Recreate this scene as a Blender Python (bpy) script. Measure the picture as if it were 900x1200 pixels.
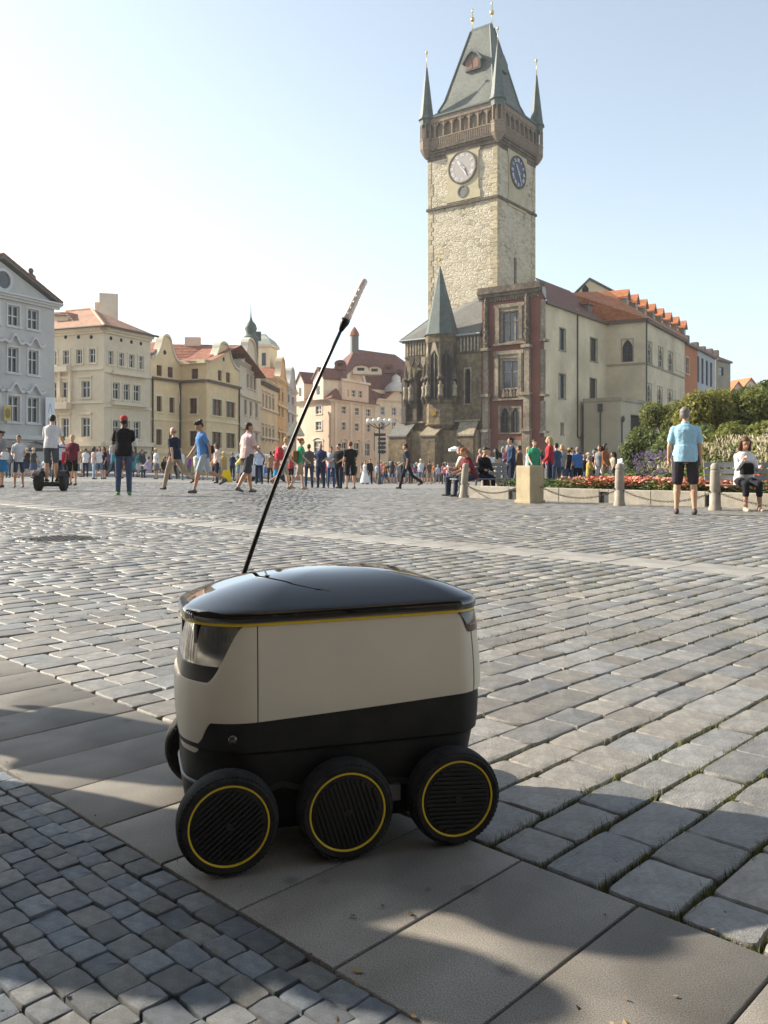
import bpy, bmesh, math, random
import numpy as np
from mathutils import Vector, Matrix, noise
random.seed(7); np.random.seed(7)
for o in list(bpy.data.objects): bpy.data.objects.remove(o, do_unlink=True)
scene = bpy.context.scene
COL = scene.collection
R = math.radians
# ------------------------------------------------------------------ camera
F = 1000.0; HZ = 543.0; CX = 450.0; EYE = 0.85     # pixels of a 900 x 1200 frame, eye height in metres
cam = bpy.data.cameras.new('camera'); cam_o = bpy.data.objects.new('camera', cam); COL.objects.link(cam_o)
cam.sensor_fit = 'VERTICAL'; cam.sensor_height = 24.0; cam.sensor_width = 18.0
cam.lens = 24.0 * F / 1200.0
cam.shift_y = -(600.0 - HZ) / 1200.0
cam.clip_start = 0.05; cam.clip_end = 6000
cam_o.location = (0, 0, EYE); cam_o.rotation_euler = (R(90), 0, 0)
cam.dof.use_dof = True; cam.dof.focus_distance = 1.95; cam.dof.aperture_fstop = 22.0
scene.camera = cam_o
# ------------------------------------------------------------------ sky and sun
SUN_EL = R(31.5); SUN_AZ = math.atan2(-0.935, 0.355)  # from +Y towards +X
world = bpy.data.worlds.new('World'); scene.world = world; world.use_nodes = True
wn = world.node_tree; wn.nodes.clear()
sky = wn.nodes.new('ShaderNodeTexSky'); sky.sky_type = 'NISHITA'; sky.sun_disc = False
sky.sun_elevation = SUN_EL; sky.sun_rotation = SUN_AZ
sky.altitude = 0; sky.air_density = 1.0; sky.dust_density = 1.0; sky.ozone_density = 1.0
bg = wn.nodes.new('ShaderNodeBackground'); bg.inputs['Strength'].default_value = 0.122
wo = wn.nodes.new('ShaderNodeOutputWorld')
hs = wn.nodes.new('ShaderNodeHueSaturation'); hs.inputs['Saturation'].default_value = 0.52   # hazy summer air: paler blue all over
wn.links.new(sky.outputs[0], hs.inputs['Color']); tn = wn.nodes.new('ShaderNodeMix'); tn.data_type = 'RGBA'; tn.blend_type = 'MULTIPLY'; tn.inputs['Factor'].default_value = 1.0; tn.inputs['B'].default_value = (0.93, 1.0, 1.01, 1)
wn.links.new(hs.outputs[0], tn.inputs['A']); wn.links.new(tn.outputs['Result'], bg.inputs['Color']); wn.links.new(bg.outputs[0], wo.inputs['Surface'])
sun = bpy.data.lights.new('sun', 'SUN'); sun.energy = 5.0; sun.angle = R(0.55); sun.color = (1.0, 0.91, 0.76)
sun_o = bpy.data.objects.new('sun', sun); COL.objects.link(sun_o)
to_sun = Vector((math.sin(SUN_AZ) * math.cos(SUN_EL), math.cos(SUN_AZ) * math.cos(SUN_EL), math.sin(SUN_EL)))
sun_o.rotation_euler = to_sun.to_track_quat('Z', 'Y').to_euler(); sun_o.location = (-40, 10, 60)
vs = scene.view_settings; vs.view_transform = 'Standard'; vs.look = 'None'; vs.gamma = 1.0; vs.exposure = 1.0
vs.use_curve_mapping = False
scene.cycles.use_denoising = True
scene.cycles.max_bounces = 8; scene.cycles.diffuse_bounces = 4

# ------------------------------------------------------------------ helpers
def sst(v, a, b):
    t = min(1.0, max(0.0, (v - a) / (b - a))); return t * t * (3 - 2 * t)
def ground_z(x, y):                                 # the square: a slight crown at left, falling towards the tower
    a = x / max(y, 1.0)
    left = sst(-a, 0.05, 0.2); far_left = sst(-a, 0.0, 0.35)
    return 0.11 * sst(y, 10, 20) * left * (1 - sst(y, 30, 52)) - (1 - far_left) * 0.018 * min(120, max(0, y - 25))
def gdist(py): return EYE * F / (py - HZ)
def at(px, D): return ((px - CX) / F * D, D)
def zat(py, D): return EYE + (HZ - py) / F * D

_m = {}
def mat(name, col, rough=0.8, var=0.12, scale=6.0, bump=0.0, bscale=40.0, metal=0.0, spec=0.4, big=0.0, bigscale=0.6, obj_random=0.0, coat=0.0):
    if name in _m: return _m[name]
    m = bpy.data.materials.new(name); m.use_nodes = True; nt = m.node_tree; N = nt.nodes; L = nt.links
    b = N['Principled BSDF']
    b.inputs['Roughness'].default_value = rough; b.inputs['Metallic'].default_value = metal
    b.inputs['Specular IOR Level'].default_value = spec
    if coat: b.inputs['Coat Weight'].default_value = coat; b.inputs['Coat Roughness'].default_value = 0.03
    tc = N.new('ShaderNodeTexCoord')
    src = tc.outputs['Object']
    no = N.new('ShaderNodeTexNoise'); no.inputs['Scale'].default_value = scale; no.inputs['Detail'].default_value = 6; no.inputs['Roughness'].default_value = 0.6
    L.new(src, no.inputs['Vector'])
    rp = N.new('ShaderNodeMapRange'); rp.inputs['From Min'].default_value = 0.28; rp.inputs['From Max'].default_value = 0.72
    rp.inputs['To Min'].default_value = 1 - var; rp.inputs['To Max'].default_value = 1 + var
    L.new(no.outputs['Fac'], rp.inputs['Value']); fac = rp.outputs[0]
    if big:
        n2 = N.new('ShaderNodeTexNoise'); n2.inputs['Scale'].default_value = bigscale; n2.inputs['Detail'].default_value = 4
        L.new(src, n2.inputs['Vector'])
        r2 = N.new('ShaderNodeMapRange'); r2.inputs['From Min'].default_value = 0.3; r2.inputs['From Max'].default_value = 0.7
        r2.inputs['To Min'].default_value = 1 - big; r2.inputs['To Max'].default_value = 1 + big * 0.6
        L.new(n2.outputs['Fac'], r2.inputs['Value'])
        mm = N.new('ShaderNodeMath'); mm.operation = 'MULTIPLY'; L.new(fac, mm.inputs[0]); L.new(r2.outputs[0], mm.inputs[1]); fac = mm.outputs[0]
    if obj_random:
        oi = N.new('ShaderNodeObjectInfo'); ge = N.new('ShaderNodeNewGeometry')
        ad = N.new('ShaderNodeMath'); ad.operation = 'ADD'; L.new(oi.outputs['Random'], ad.inputs[0]); L.new(ge.outputs['Random Per Island'], ad.inputs[1])
        fr = N.new('ShaderNodeMath'); fr.operation = 'FRACT'; L.new(ad.outputs[0], fr.inputs[0])
        r3 = N.new('ShaderNodeMapRange'); r3.inputs['To Min'].default_value = 1 - obj_random; r3.inputs['To Max'].default_value = 1 + obj_random
        L.new(fr.outputs[0], r3.inputs['Value'])
        mm = N.new('ShaderNodeMath'); mm.operation = 'MULTIPLY'; L.new(fac, mm.inputs[0]); L.new(r3.outputs[0], mm.inputs[1]); fac = mm.outputs[0]
    vm = N.new('ShaderNodeVectorMath'); vm.operation = 'SCALE'; vm.inputs[0].default_value = col[:3]
    L.new(fac, vm.inputs['Scale']); L.new(vm.outputs[0], b.inputs['Base Color'])
    if bump:
        n3 = N.new('ShaderNodeTexNoise'); n3.inputs['Scale'].default_value = bscale; n3.inputs['Detail'].default_value = 5
        L.new(src, n3.inputs['Vector'])
        bp = N.new('ShaderNodeBump'); bp.inputs['Strength'].default_value = 1.0; bp.inputs['Distance'].default_value = bump
        L.new(n3.outputs['Fac'], bp.inputs['Height']); L.new(bp.outputs[0], b.inputs['Normal'])
    _m[name] = m
    return m

class MB:
    def __init__(s): s.v = []; s.f = []
    def add(s, vs_, fs):
        k = len(s.v); s.v.extend([tuple(p) for p in vs_]); s.f.extend([tuple(i + k for i in f) for f in fs]); return s
    def quad(s, a, b, c, d): return s.add([a, b, c, d], [(0, 1, 2, 3)])
    def box(s, c, d, rz=0.0, M=None):
        hx, hy, hz = d[0] / 2, d[1] / 2, d[2] / 2
        P = [Vector((x, y, z)) for x in (-hx, hx) for y in (-hy, hy) for z in (-hz, hz)]
        m = Matrix.Translation(c) @ (M if M is not None else Matrix.Rotation(rz, 4, 'Z'))
        return s.add([m @ p for p in P], [(0, 1, 3, 2), (4, 6, 7, 5), (0, 4, 5, 1), (2, 3, 7, 6), (0, 2, 6, 4), (1, 5, 7, 3)])
    def extrude(s, poly, vec):                       # poly: 3-D points, prism along vec
        n = len(poly); P = [Vector(p) for p in poly]; v = Vector(vec)
        fs = [tuple(range(n))[::-1], tuple(range(n, 2 * n))] + [(i, (i + 1) % n, n + (i + 1) % n, n + i) for i in range(n)]
        return s.add(P + [p + v for p in P], fs)
    def rings(s, rs, cap=True, closed=True):         # list of equally long rings
        n = len(rs[0]); vs_ = [p for r in rs for p in r]; fs = []
        for i in range(len(rs) - 1):
            for j in range(n if closed else n - 1):
                a = i * n + j; b = i * n + (j + 1) % n
                fs.append((a, b, b + n, a + n))
        if cap: fs += [tuple(range(n))[::-1], tuple(range((len(rs) - 1) * n, len(rs) * n))]
        return s.add(vs_, fs)
    def tube(s, pts, rad, n=8, cap=True):
        pts = [Vector(p) for p in pts]
        if not hasattr(rad, '__len__'): rad = [rad] * len(pts)
        rs = []; up = None
        for i, p in enumerate(pts):
            d = (pts[min(i + 1, len(pts) - 1)] - pts[max(i - 1, 0)]).normalized()
            if up is None: up = Vector((0, 0, 1)) if abs(d.z) < 0.9 else Vector((1, 0, 0))
            a = d.cross(up).normalized(); b = a.cross(d).normalized(); up = b
            rs.append([p + (a * math.cos(2 * math.pi * k / n) + b * math.sin(2 * math.pi * k / n)) * rad[i] for k in range(n)])
        return s.rings(rs, cap)
    def lathe(s, prof, c=(0, 0, 0), n=24, M=None, cap=True):   # prof (r, z)
        M = M or Matrix.Identity(4); c = Vector(c)
        rs = [[c + (M @ Vector((r * math.cos(2 * math.pi * k / n), r * math.sin(2 * math.pi * k / n), z))) for k in range(n)] for r, z in prof]
        return s.rings(rs, cap)
    def ell(s, c, r, n=12, m=8, M=None):
        prof = []
        M = M or Matrix.Identity(4); c = Vector(c); rs = []
        for i in range(m + 1):
            t = -math.pi / 2 + math.pi * i / m; cr = max(0.02, math.cos(t))
            rs.append([c + M @ Vector((r[0] * cr * math.cos(2 * math.pi * k / n), r[1] * cr * math.sin(2 * math.pi * k / n), r[2] * math.sin(t))) for k in range(n)])
        return s.rings(rs, True)
    def capsule(s, p0, p1, r0, r1, n=10):
        p0 = Vector(p0); p1 = Vector(p1); d = (p1 - p0); d = d.normalized() if d.length > 1e-6 else Vector((0, 0, 1))
        up = Vector((0, 0, 1)) if abs(d.z) < 0.9 else Vector((1, 0, 0))
        a = d.cross(up).normalized(); b = a.cross(d); rs = []
        for t in (-80, -45, -10):
            rs.append((p0 + d * r0 * math.sin(R(t)), r0 * math.cos(R(t))))
        for t in (10, 45, 80):
            rs.append((p1 + d * r1 * math.sin(R(t)), r1 * math.cos(R(t))))
        return s.rings([[c + (a * math.cos(2 * math.pi * k / n) + b * math.sin(2 * math.pi * k / n)) * r for k in range(n)] for c, r in rs], True)
    def mesh(s, name='m', smooth=False, fix=True):
        me = bpy.data.meshes.new(name); me.from_pydata(s.v, [], s.f)
        if fix:
            bm = bmesh.new(); bm.from_mesh(me); bmesh.ops.recalc_face_normals(bm, faces=bm.faces); bm.to_mesh(me); bm.free()
        if smooth: me.polygons.foreach_set('use_smooth', [True] * len(me.polygons))
        me.update(); return me
    def build(s, name, m, parent=None, smooth=False, fix=True, bevel=0.0, angle=None):
        if parent is not None and parent.get('_world'):
            o = Vector(parent['_world']); s.v = [tuple(Vector(p) - o) for p in s.v]
        me = s.mesh(name, smooth, fix)
        ob = bpy.data.objects.new(name, me); COL.objects.link(ob)
        if m is not None: me.materials.append(m)
        if parent is not None:
            ob.parent = parent
            if parent.get('_world'): ob['_world'] = list(parent['_world'])
        if angle is not None:
            me.polygons.foreach_set('use_smooth', [True] * len(me.polygons)); me.set_sharp_from_angle(angle=R(angle))
        if bevel:
            bv = ob.modifiers.new('bevel', 'BEVEL'); bv.width = bevel; bv.segments = 2; bv.limit_method = 'ANGLE'; bv.angle_limit = R(40)
        return ob

def tag(o, label=None, cat=None, group=None, kind=None):
    if label: o['label'] = label
    if cat: o['category'] = cat
    if group: o['group'] = group
    if kind: o['kind'] = kind
    return o
def thing(name, label, cat, loc=(0, 0, 0), rz=0.0, group=None, world=False):
    o = bpy.data.objects.new(name, None); COL.objects.link(o); o.location = loc; o.rotation_euler = (0, 0, rz)
    o.empty_display_size = 0.2
    if world: o['_world'] = list(loc)                # children are given in world coordinates
    return tag(o, label, cat, group)
# ------------------------------------------------------------------ the square: ground sheet, setts, slabs, mosaic
U = Vector((0.7187, -0.695)); NV = Vector((0.695, 0.7187))       # along / across the slab strip
U = U.normalized(); NV = Vector((-U.y, U.x))
def un(u, n): return (U.x * u + NV.x * n, U.y * u + NV.y * n)
A_EDGE, B_EDGE = 0.967, 1.520                                    # slab strip between mosaic and setts
C_EDGE, D_EDGE = 6.55, 7.12                                      # second, flat slab band
FAR = 36.0
def in_region(x, y, m=0.0): return -1.2 + m < y < FAR - m and abs(x) < 0.60 * max(y, 0) + 2.6 - m
def stone_mat(name, col, rough, var, objr, scale, bump, bscale, spec=0.35, speck=0.0, stain=0.25, tint=0.0, spots=False):
    m = mat(name, col, rough=rough, var=var, scale=scale, bump=bump, bscale=bscale, spec=spec, obj_random=objr, big=stain, bigscale=2.3)
    if speck:
        nt = m.node_tree; N = nt.nodes; L = nt.links; b = N['Principled BSDF']
        lk = b.inputs['Base Color'].links[0]; src = lk.from_socket
        tc = [n for n in N if n.type == 'TEX_COORD'][0]
        no = N.new('ShaderNodeTexNoise'); no.inputs['Scale'].default_value = 420; no.inputs['Detail'].default_value = 2
        L.new(tc.outputs['Object'], no.inputs['Vector'])
        mr = N.new('ShaderNodeMapRange'); mr.inputs['From Min'].default_value = 0.35; mr.inputs['From Max'].default_value = 0.65
        mr.inputs['To Min'].default_value = 1 - speck; mr.inputs['To Max'].default_value = 1 + speck
        L.new(no.outputs['Fac'], mr.inputs['Value'])
        vm = N.new('ShaderNodeVectorMath'); vm.operation = 'SCALE'; L.new(src, vm.inputs[0]); L.new(mr.outputs[0], vm.inputs['Scale'])
        L.new(vm.outputs[0], b.inputs['Base Color'])
    nt = m.node_tree; N = nt.nodes; L = nt.links; b = N['Principled BSDF']; tc = [n for n in N if n.type == 'TEX_COORD'][0]
    if tint:                                             # stones of two quarries: some bluish, some brownish
        src = b.inputs['Base Color'].links[0].from_socket; oi = N.new('ShaderNodeObjectInfo'); ge = N.new('ShaderNodeNewGeometry')
        ad = N.new('ShaderNodeMath'); ad.operation = 'MULTIPLY_ADD'; ad.inputs[1].default_value = 7.31; L.new(oi.outputs['Random'], ad.inputs[0]); L.new(ge.outputs['Random Per Island'], ad.inputs[2])
        m7 = N.new('ShaderNodeMath'); m7.operation = 'MULTIPLY'; m7.inputs[1].default_value = 5.77; L.new(ad.outputs[0], m7.inputs[0]); fr = N.new('ShaderNodeMath'); fr.operation = 'FRACT'; L.new(m7.outputs[0], fr.inputs[0])
        mx = N.new('ShaderNodeMix'); mx.data_type = 'RGBA'; mx.inputs['A'].default_value = (1 + .10 * tint, 1.0, 1 - .16 * tint, 1); mx.inputs['B'].default_value = (1 - .14 * tint, 1 - .02 * tint, 1 + .12 * tint, 1); L.new(fr.outputs[0], mx.inputs['Factor'])
        mu = N.new('ShaderNodeMix'); mu.data_type = 'RGBA'; mu.blend_type = 'MULTIPLY'; mu.inputs['Factor'].default_value = 1.0; L.new(src, mu.inputs['A']); L.new(mx.outputs['Result'], mu.inputs['B']); L.new(mu.outputs['Result'], b.inputs['Base Color'])
    if spots:                                            # trodden gum and oil spots
        src = b.inputs['Base Color'].links[0].from_socket; ge = N.new('ShaderNodeNewGeometry'); vo = N.new('ShaderNodeTexVoronoi'); vo.inputs['Scale'].default_value = 6.5; L.new(ge.outputs['Position'], vo.inputs['Vector'])
        mr = N.new('ShaderNodeMapRange'); mr.inputs['From Min'].default_value = .08; mr.inputs['From Max'].default_value = .16; mr.inputs['To Min'].default_value = .68; mr.inputs['To Max'].default_value = 1.0; L.new(vo.outputs['Distance'], mr.inputs['Value'])
        vm = N.new('ShaderNodeVectorMath'); vm.operation = 'SCALE'; L.new(src, vm.inputs[0]); L.new(mr.outputs[0], vm.inputs['Scale']); L.new(vm.outputs[0], b.inputs['Base Color'])
    return m
M_SETT = stone_mat('granite sett', (0.198, 0.186, 0.172), 0.52, 0.18, 0.26, 9, 0.0025, 30, 0.5, speck=0.14, tint=0.5)
M_SLAB = stone_mat('granite slab', (0.198, 0.180, 0.157), 0.66, 0.16, 0.26, 6, 0.0004, 420, 0.3, speck=0.40, spots=True, stain=.42)
M_BAND = stone_mat('pale worn slab', (0.30, 0.282, 0.255), 0.6, 0.10, 0.08, 5, 0.002, 120, 0.3, speck=0.15)
M_MOS = stone_mat('mosaic cobble', (0.20, 0.208, 0.222), 0.5, 0.26, 0.40, 20, 0.005, 60, 0.5, speck=0.2, tint=0.8)

# one sheet to the horizon; under the setts it is the sandy bed, beyond them worn paving
gm = bpy.data.materials.new('ground bed and far paving'); gm.use_nodes = True
nt = gm.node_tree; Nn = nt.nodes; L = nt.links; b = Nn['Principled BSDF']; b.inputs['Roughness'].default_value = 0.85
tc = Nn.new('ShaderNodeTexCoord'); mp = Nn.new('ShaderNodeMapping'); mp.inputs['Rotation'].default_value = (0, 0, R(-46))
L.new(tc.outputs['Object'], mp.inputs['Vector'])
br = Nn.new('ShaderNodeTexBrick'); br.inputs['Scale'].default_value = 1.0; br.inputs['Brick Width'].default_value = 0.24; br.inputs['Row Height'].default_value = 0.16
br.inputs['Mortar Size'].default_value = 0.012; br.inputs['Color1'].default_value = (0.235, 0.222, 0.205, 1); br.inputs['Color2'].default_value = (0.19, 0.18, 0.168, 1); br.inputs['Mortar'].default_value = (0.10, 0.09, 0.075, 1)
L.new(mp.outputs[0], br.inputs['Vector'])
no = Nn.new('ShaderNodeTexNoise'); no.inputs['Scale'].default_value = 30; no.inputs['Detail'].default_value = 6; L.new(tc.outputs['Object'], no.inputs['Vector'])
cr = Nn.new('ShaderNodeValToRGB'); cr.color_ramp.elements[0].position = 0.35; cr.color_ramp.elements[0].color = (0.028, 0.024, 0.018, 1); cr.color_ramp.elements[1].position = 0.7; cr.color_ramp.elements[1].color = (0.12, 0.10, 0.07, 1)
L.new(no.outputs['Fac'], cr.inputs['Fac'])
atn = Nn.new('ShaderNodeAttribute'); atn.attribute_name = 'paved'
mx = Nn.new('ShaderNodeMix'); mx.data_type = 'RGBA'; L.new(atn.outputs['Fac'], mx.inputs['Factor']); L.new(cr.outputs[0], mx.inputs['A']); L.new(br.outputs['Color'], mx.inputs['B'])
L.new(mx.outputs['Result'], b.inputs['Base Color'])
ys = list(np.arange(-4, 44, 0.8)) + list(np.geomspace(45, 3000, 40)); ys = [-3000, -900, -300, -100, -30, -10] + ys
xp = list(np.arange(0, 30, 0.8)) + list(np.geomspace(31, 3000, 30)); xs = sorted(set([-x for x in xp] + xp))
gv = []; paved = []
for y in ys:
    for x in xs:
        ins = in_region(x, y, 0.5)
        gv.append((x, y, ground_z(x, y) - (0.027 if ins else 0.004))); paved.append(0.0 if in_region(x, y) else 1.0)
nx = len(xs)
gf = [(j * nx + i, j * nx + i + 1, (j + 1) * nx + i + 1, (j + 1) * nx + i) for j in range(len(ys) - 1) for i in range(nx - 1)]
me = bpy.data.meshes.new('ground'); me.from_pydata(gv, [], gf); me.materials.append(gm)
at_ = me.attributes.new('paved', 'FLOAT', 'POINT'); at_.data.foreach_set('value', paved); me.update()
ground = bpy.data.objects.new('ground', me); COL.objects.link(ground); tag(ground, 'wide paved square with dark earth showing in its joints', kind='structure')

def stone_template(npt, lvl, seed, soft=1.0):
    """a worn stone of unit size (x, y in -.5...5); rings from foot to crown; returns (verts, faces)"""
    rnd = random.Random(seed); ang = []; ring = []
    corner = 0.06
    if npt == 4: base = [(-.5, -.5), (.5, -.5), (.5, .5), (-.5, .5)]
    elif npt == 8: c = .07; base = [(-.5 + c, -.5), (.5 - c, -.5), (.5, -.5 + c), (.5, .5 - c), (.5 - c, .5), (-.5 + c, .5), (-.5, .5 - c), (-.5, -.5 + c)]
    else:
        c = .055; q = []
        for (sx, sy) in ((-1, -1), (1, -1), (1, 1), (-1, 1)):
            p = [(sx * (.5), sy * (.5 - 2 * c)), (sx * (.5 - .3 * c), sy * (.5 - .3 * c)), (sx * (.5 - 2 * c), sy * .5)]
            if sx * sy < 0: p = p[::-1]
            q += p
            nxt = {(-1, -1): (0, -.5), (1, -1): (.5, 0), (1, 1): (0, .5), (-1, 1): (-.5, 0)}[(sx, sy)]
            q.append(nxt)
        base = q
    base = [(x + rnd.uniform(-.022, .022) * soft, y + rnd.uniform(-.022, .022) * soft) for x, y in base]
    n = len(base)
    lv = {3: [(1.0, -1.0), (1.0, -.17), (.984, -.06), (.95, -.008), (.5, .012)], 2: [(1.0, -1.0), (1.0, -.10), (.965, 0.0)], 1: [(1.0, -.7), (0.985, 0.0)]}[lvl]
    vs_ = []
    for k, (s, z) in enumerate(lv):
        for (x, y) in base:
            vs_.append((x * s, y * s, z + (rnd.uniform(-.014, .014) * soft if k >= 2 else 0)))
    fs = [(i * n + j, i * n + (j + 1) % n, (i + 1) * n + (j + 1) % n, (i + 1) * n + j) for i in range(len(lv) - 1) for j in range(n)]
    if lvl == 3:
        vs_.append((0, 0, .012)); c = len(vs_) - 1; k = (len(lv) - 1) * n
        fs += [(k + j, k + (j + 1) % n, c) for j in range(n)]
    else: fs.append(tuple((len(lv) - 1) * n + j for j in range(n)))
    return np.array(vs_, float), fs
class StoneSet:
    def __init__(s): s.v = []; s.f = []; s.n = 0
    def add(s, tv, tf, c, du, dn, dz, rot, tilt, zc):
        v = tv * np.array([du, dn, dz]); z = v[:, 2] + v[:, 0] * tilt[0] + v[:, 1] * tilt[1]
        ca, sa = math.cos(rot), math.sin(rot); x = v[:, 0] * ca - v[:, 1] * sa; y = v[:, 0] * sa + v[:, 1] * ca
        w = np.stack([c[0] + U.x * x + NV.x * y, c[1] + U.y * x + NV.y * y, zc + z], 1)
        s.v.append(w); s.f += [tuple(i + s.n for i in f) for f in tf]; s.n += len(w)
    def build(s, name, m, parent):
        me = bpy.data.meshes.new(name); me.from_pydata(np.concatenate(s.v).tolist(), [], s.f); me.materials.append(m)
        me.polygons.foreach_set('use_smooth', [True] * len(me.polygons)); me.set_sharp_from_angle(angle=R(62)); me.update()
        o = bpy.data.objects.new(name, me); COL.objects.link(o); o.parent = parent; o['kind'] = 'stuff'; return o
def piece(name, mesh, c, du, dn, dz, rot, tilt, zc, parent):
    o = bpy.data.objects.new(name, mesh); COL.objects.link(o); o.parent = parent
    o.scale = (du, dn, dz); o.rotation_euler = (tilt[1], -tilt[0], math.atan2(U.y, U.x) + rot); o.location = (c[0], c[1], zc)
    return o
def tmesh(t, m, name):
    me = bpy.data.meshes.new(name); me.from_pydata(t[0].tolist(), [], t[1]); me.materials.append(m)
    me.polygons.foreach_set('use_smooth', [True] * len(me.polygons)); me.set_sharp_from_angle(angle=R(62)); me.update(); return me
def seen(x, y, top=0.0): 
    if y < 0.6: return 0.0
    px = CX + F * x / y; py = HZ + F * (EYE - ground_z(x, y)) / y
    return 1.0 / y ** 3 if -25 < px < 925 and py < 1225 else 0.0
def lay(items, name, m, parent, tmpl_hi, tmpl_lo, tmpl_far, restname, n_ind=300):
    items.sort(key=lambda t: -t[0]); meshes = [tmesh(t, m, name) for t in tmpl_hi]; st = StoneSet()
    for k, (w, c, du, dn, dz, rot, tilt, zc) in enumerate(items):
        if k < n_ind and w > 0: piece(name, meshes[k % len(meshes)], c, du, dn, dz, rot, tilt, zc, parent)
        else:
            t = tmpl_hi if c[1] < 6 else (tmpl_lo if c[1] < 14 else tmpl_far)
            tv, tf = t[k % len(t)]; st.add(tv, tf, c, du, dn, dz, rot, tilt, zc)
    if st.n: st.build(restname, m, parent)
T3 = [stone_template(16, 3, 100 + i) for i in range(14)]; T2 = [stone_template(8, 2, 200 + i) for i in range(8)]; T1 = [stone_template(4, 1, 300 + i, 1.6) for i in range(8)]
MH = Vector((-3.64, 9.66))                                       # manhole centre
sett_root = tag(bpy.data.objects.new('sett_paving', None), 'grey granite setts laid in rows across the square', kind='structure'); COL.objects.link(sett_root)
items = []; joints = []; rnd = random.Random(11)
u = -44.0
while u < 34:
    w = rnd.uniform(0.135, 0.175)
    for n0, n1 in ((B_EDGE + 0.012, C_EDGE), (D_EDGE + 0.008, 46.0)):
        n = n0 + (0 if n0 < 3 else rnd.uniform(-.15, 0) * 0)
        first = True
        while n < n1 - 0.03:
            l = rnd.uniform(0.15, 0.27) if not first else rnd.uniform(0.10, 0.25); first = False
            if n + l > n1 - 0.09: l = n1 - n
            cu, cn = u + w / 2, n + l / 2; x, y = un(cu, cn)
            if in_region(x, y, 0.15) and y > 0.5 and (Vector((x, y)) - MH).length > 0.50:
                gap = rnd.uniform(0.004, 0.016) if n0 < 3 else rnd.uniform(0.004, 0.013)
                items.append((seen(x, y), (x, y), w - gap, l - rnd.uniform(0.002, 0.008), 0.055, rnd.uniform(-.02, .02), (rnd.uniform(-.013, .013), rnd.uniform(-.011, .011)), ground_z(x, y) + rnd.uniform(-.004, .002)))
                joints.append((cu - w / 2, cn, l))
            n += l
    u += w
lay(items, 'sett', M_SETT, sett_root, T3, T2, T1, 'far_setts')
# slab strip in the foreground and the pale band farther off
slab_root = tag(bpy.data.objects.new('slab_strip', None), 'strip of smooth granite slabs running under the delivery robot', kind='structure'); COL.objects.link(slab_root)
def slab_mesh(seed, ch=0.004):
    rnd = random.Random(seed); mb = MB(); 
    x, y = .5, .5
    bm = bmesh.new(); bmesh.ops.create_cube(bm, size=1.0); 
    for v in bm.verts: v.co.z = 0.0 if v.co.z > 0 else -1.0
    me = bpy.data.meshes.new('slab'); bm.to_mesh(me); bm.free(); return me
uu = -0.510 - 0.2675 * 22; k = 0; rnd = random.Random(3)
seams = []
while uu < 2.2:
    L_ = 0.2675 + rnd.uniform(-.008, .008); 
    if -1.3 < uu + L_ / 2: L_ = 0.2675
    cu = uu + L_ / 2; cn = (A_EDGE + B_EDGE) / 2; x, y = un(cu, cn)
    mb = MB(); hx, hy = L_ / 2 - 0.0022, (B_EDGE - A_EDGE) / 2 - 0.004; c = 0.0035
    mb.rings([[(sx * (hx - a), sy * (hy - a), z) for sx, sy in ((-1, -1), (1, -1), (1, 1), (-1, 1))] for a, z in ((0, -.06), (0, -c), (c * .4, -c * .3), (c, 0))])
    if y > 0.5:
        o = mb.build('slab', M_SLAB, slab_root, angle=30); o.location = (x, y, 0.002 + rnd.uniform(-.001, .0012)); o.rotation_euler = (rnd.uniform(-.003, .003), rnd.uniform(-.003, .003), math.atan2(U.y, U.x) + rnd.uniform(-.004, .004))
    uu += L_
band_root = tag(bpy.data.objects.new('pale_slab_band', None), 'pale flat band of slabs crossing the setts', kind='structure'); COL.objects.link(band_root)
uu = -24.0
while uu < 12:
    L_ = rnd.uniform(.42, .75); x, y = un(uu + L_ / 2, (C_EDGE + D_EDGE) / 2)
    if in_region(x, y, 0.3) and y > 1:
        mb = MB(); hx, hy = L_ / 2 - 0.005, (D_EDGE - C_EDGE) / 2 - 0.008
        mb.rings([[(sx * (hx - a), sy * (hy - a), z) for sx, sy in ((-1, -1), (1, -1), (1, 1), (-1, 1))] for a, z in ((0, -.06), (0, -.006), (.006, 0))])
        o = mb.build('slab', M_BAND, band_root, angle=30); o.location = (x, y, ground_z(x, y) + rnd.uniform(0, .003)); o.rotation_euler = (0, 0, math.atan2(U.y, U.x))
    uu += L_
# mosaic of small cobbles at lower left
mos_root = tag(bpy.data.objects.new('mosaic_paving', None), 'footway of small blue grey mosaic cobbles beside the slabs', kind='structure'); COL.objects.link(mos_root)
items = []; rnd = random.Random(5); row = 0; n = A_EDGE + 0.002
while n > -1.2:
    w = rnd.uniform(0.052, 0.063); u = -3.6 + rnd.uniform(0, .08)
    while u < 0.9:
        l = rnd.uniform(0.055, 0.082); x, y = un(u + l / 2 + 0.01 * math.sin(n * 9), n - w / 2 + 0.006 * math.sin(u * 7 + n * 3) * (0 if n > .96 else 1))
        if y > 0.45 and x > -2.4 - 0 * y:
            items.append((seen(x, y), (x, y), l - rnd.uniform(.001, .005), w - rnd.uniform(.001, .005), 0.034, rnd.uniform(-.05, .05), (rnd.uniform(-.035, .035), rnd.uniform(-.035, .035)), rnd.uniform(-.002, .0015)))
        u += l
    n -= w
TM = [stone_template(16, 3, 400 + i, 1.35) for i in range(14)]
lay(items, 'mosaic_cobble', M_MOS, mos_root, TM, TM, T1, 'more_mosaic_cobbles')
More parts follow.
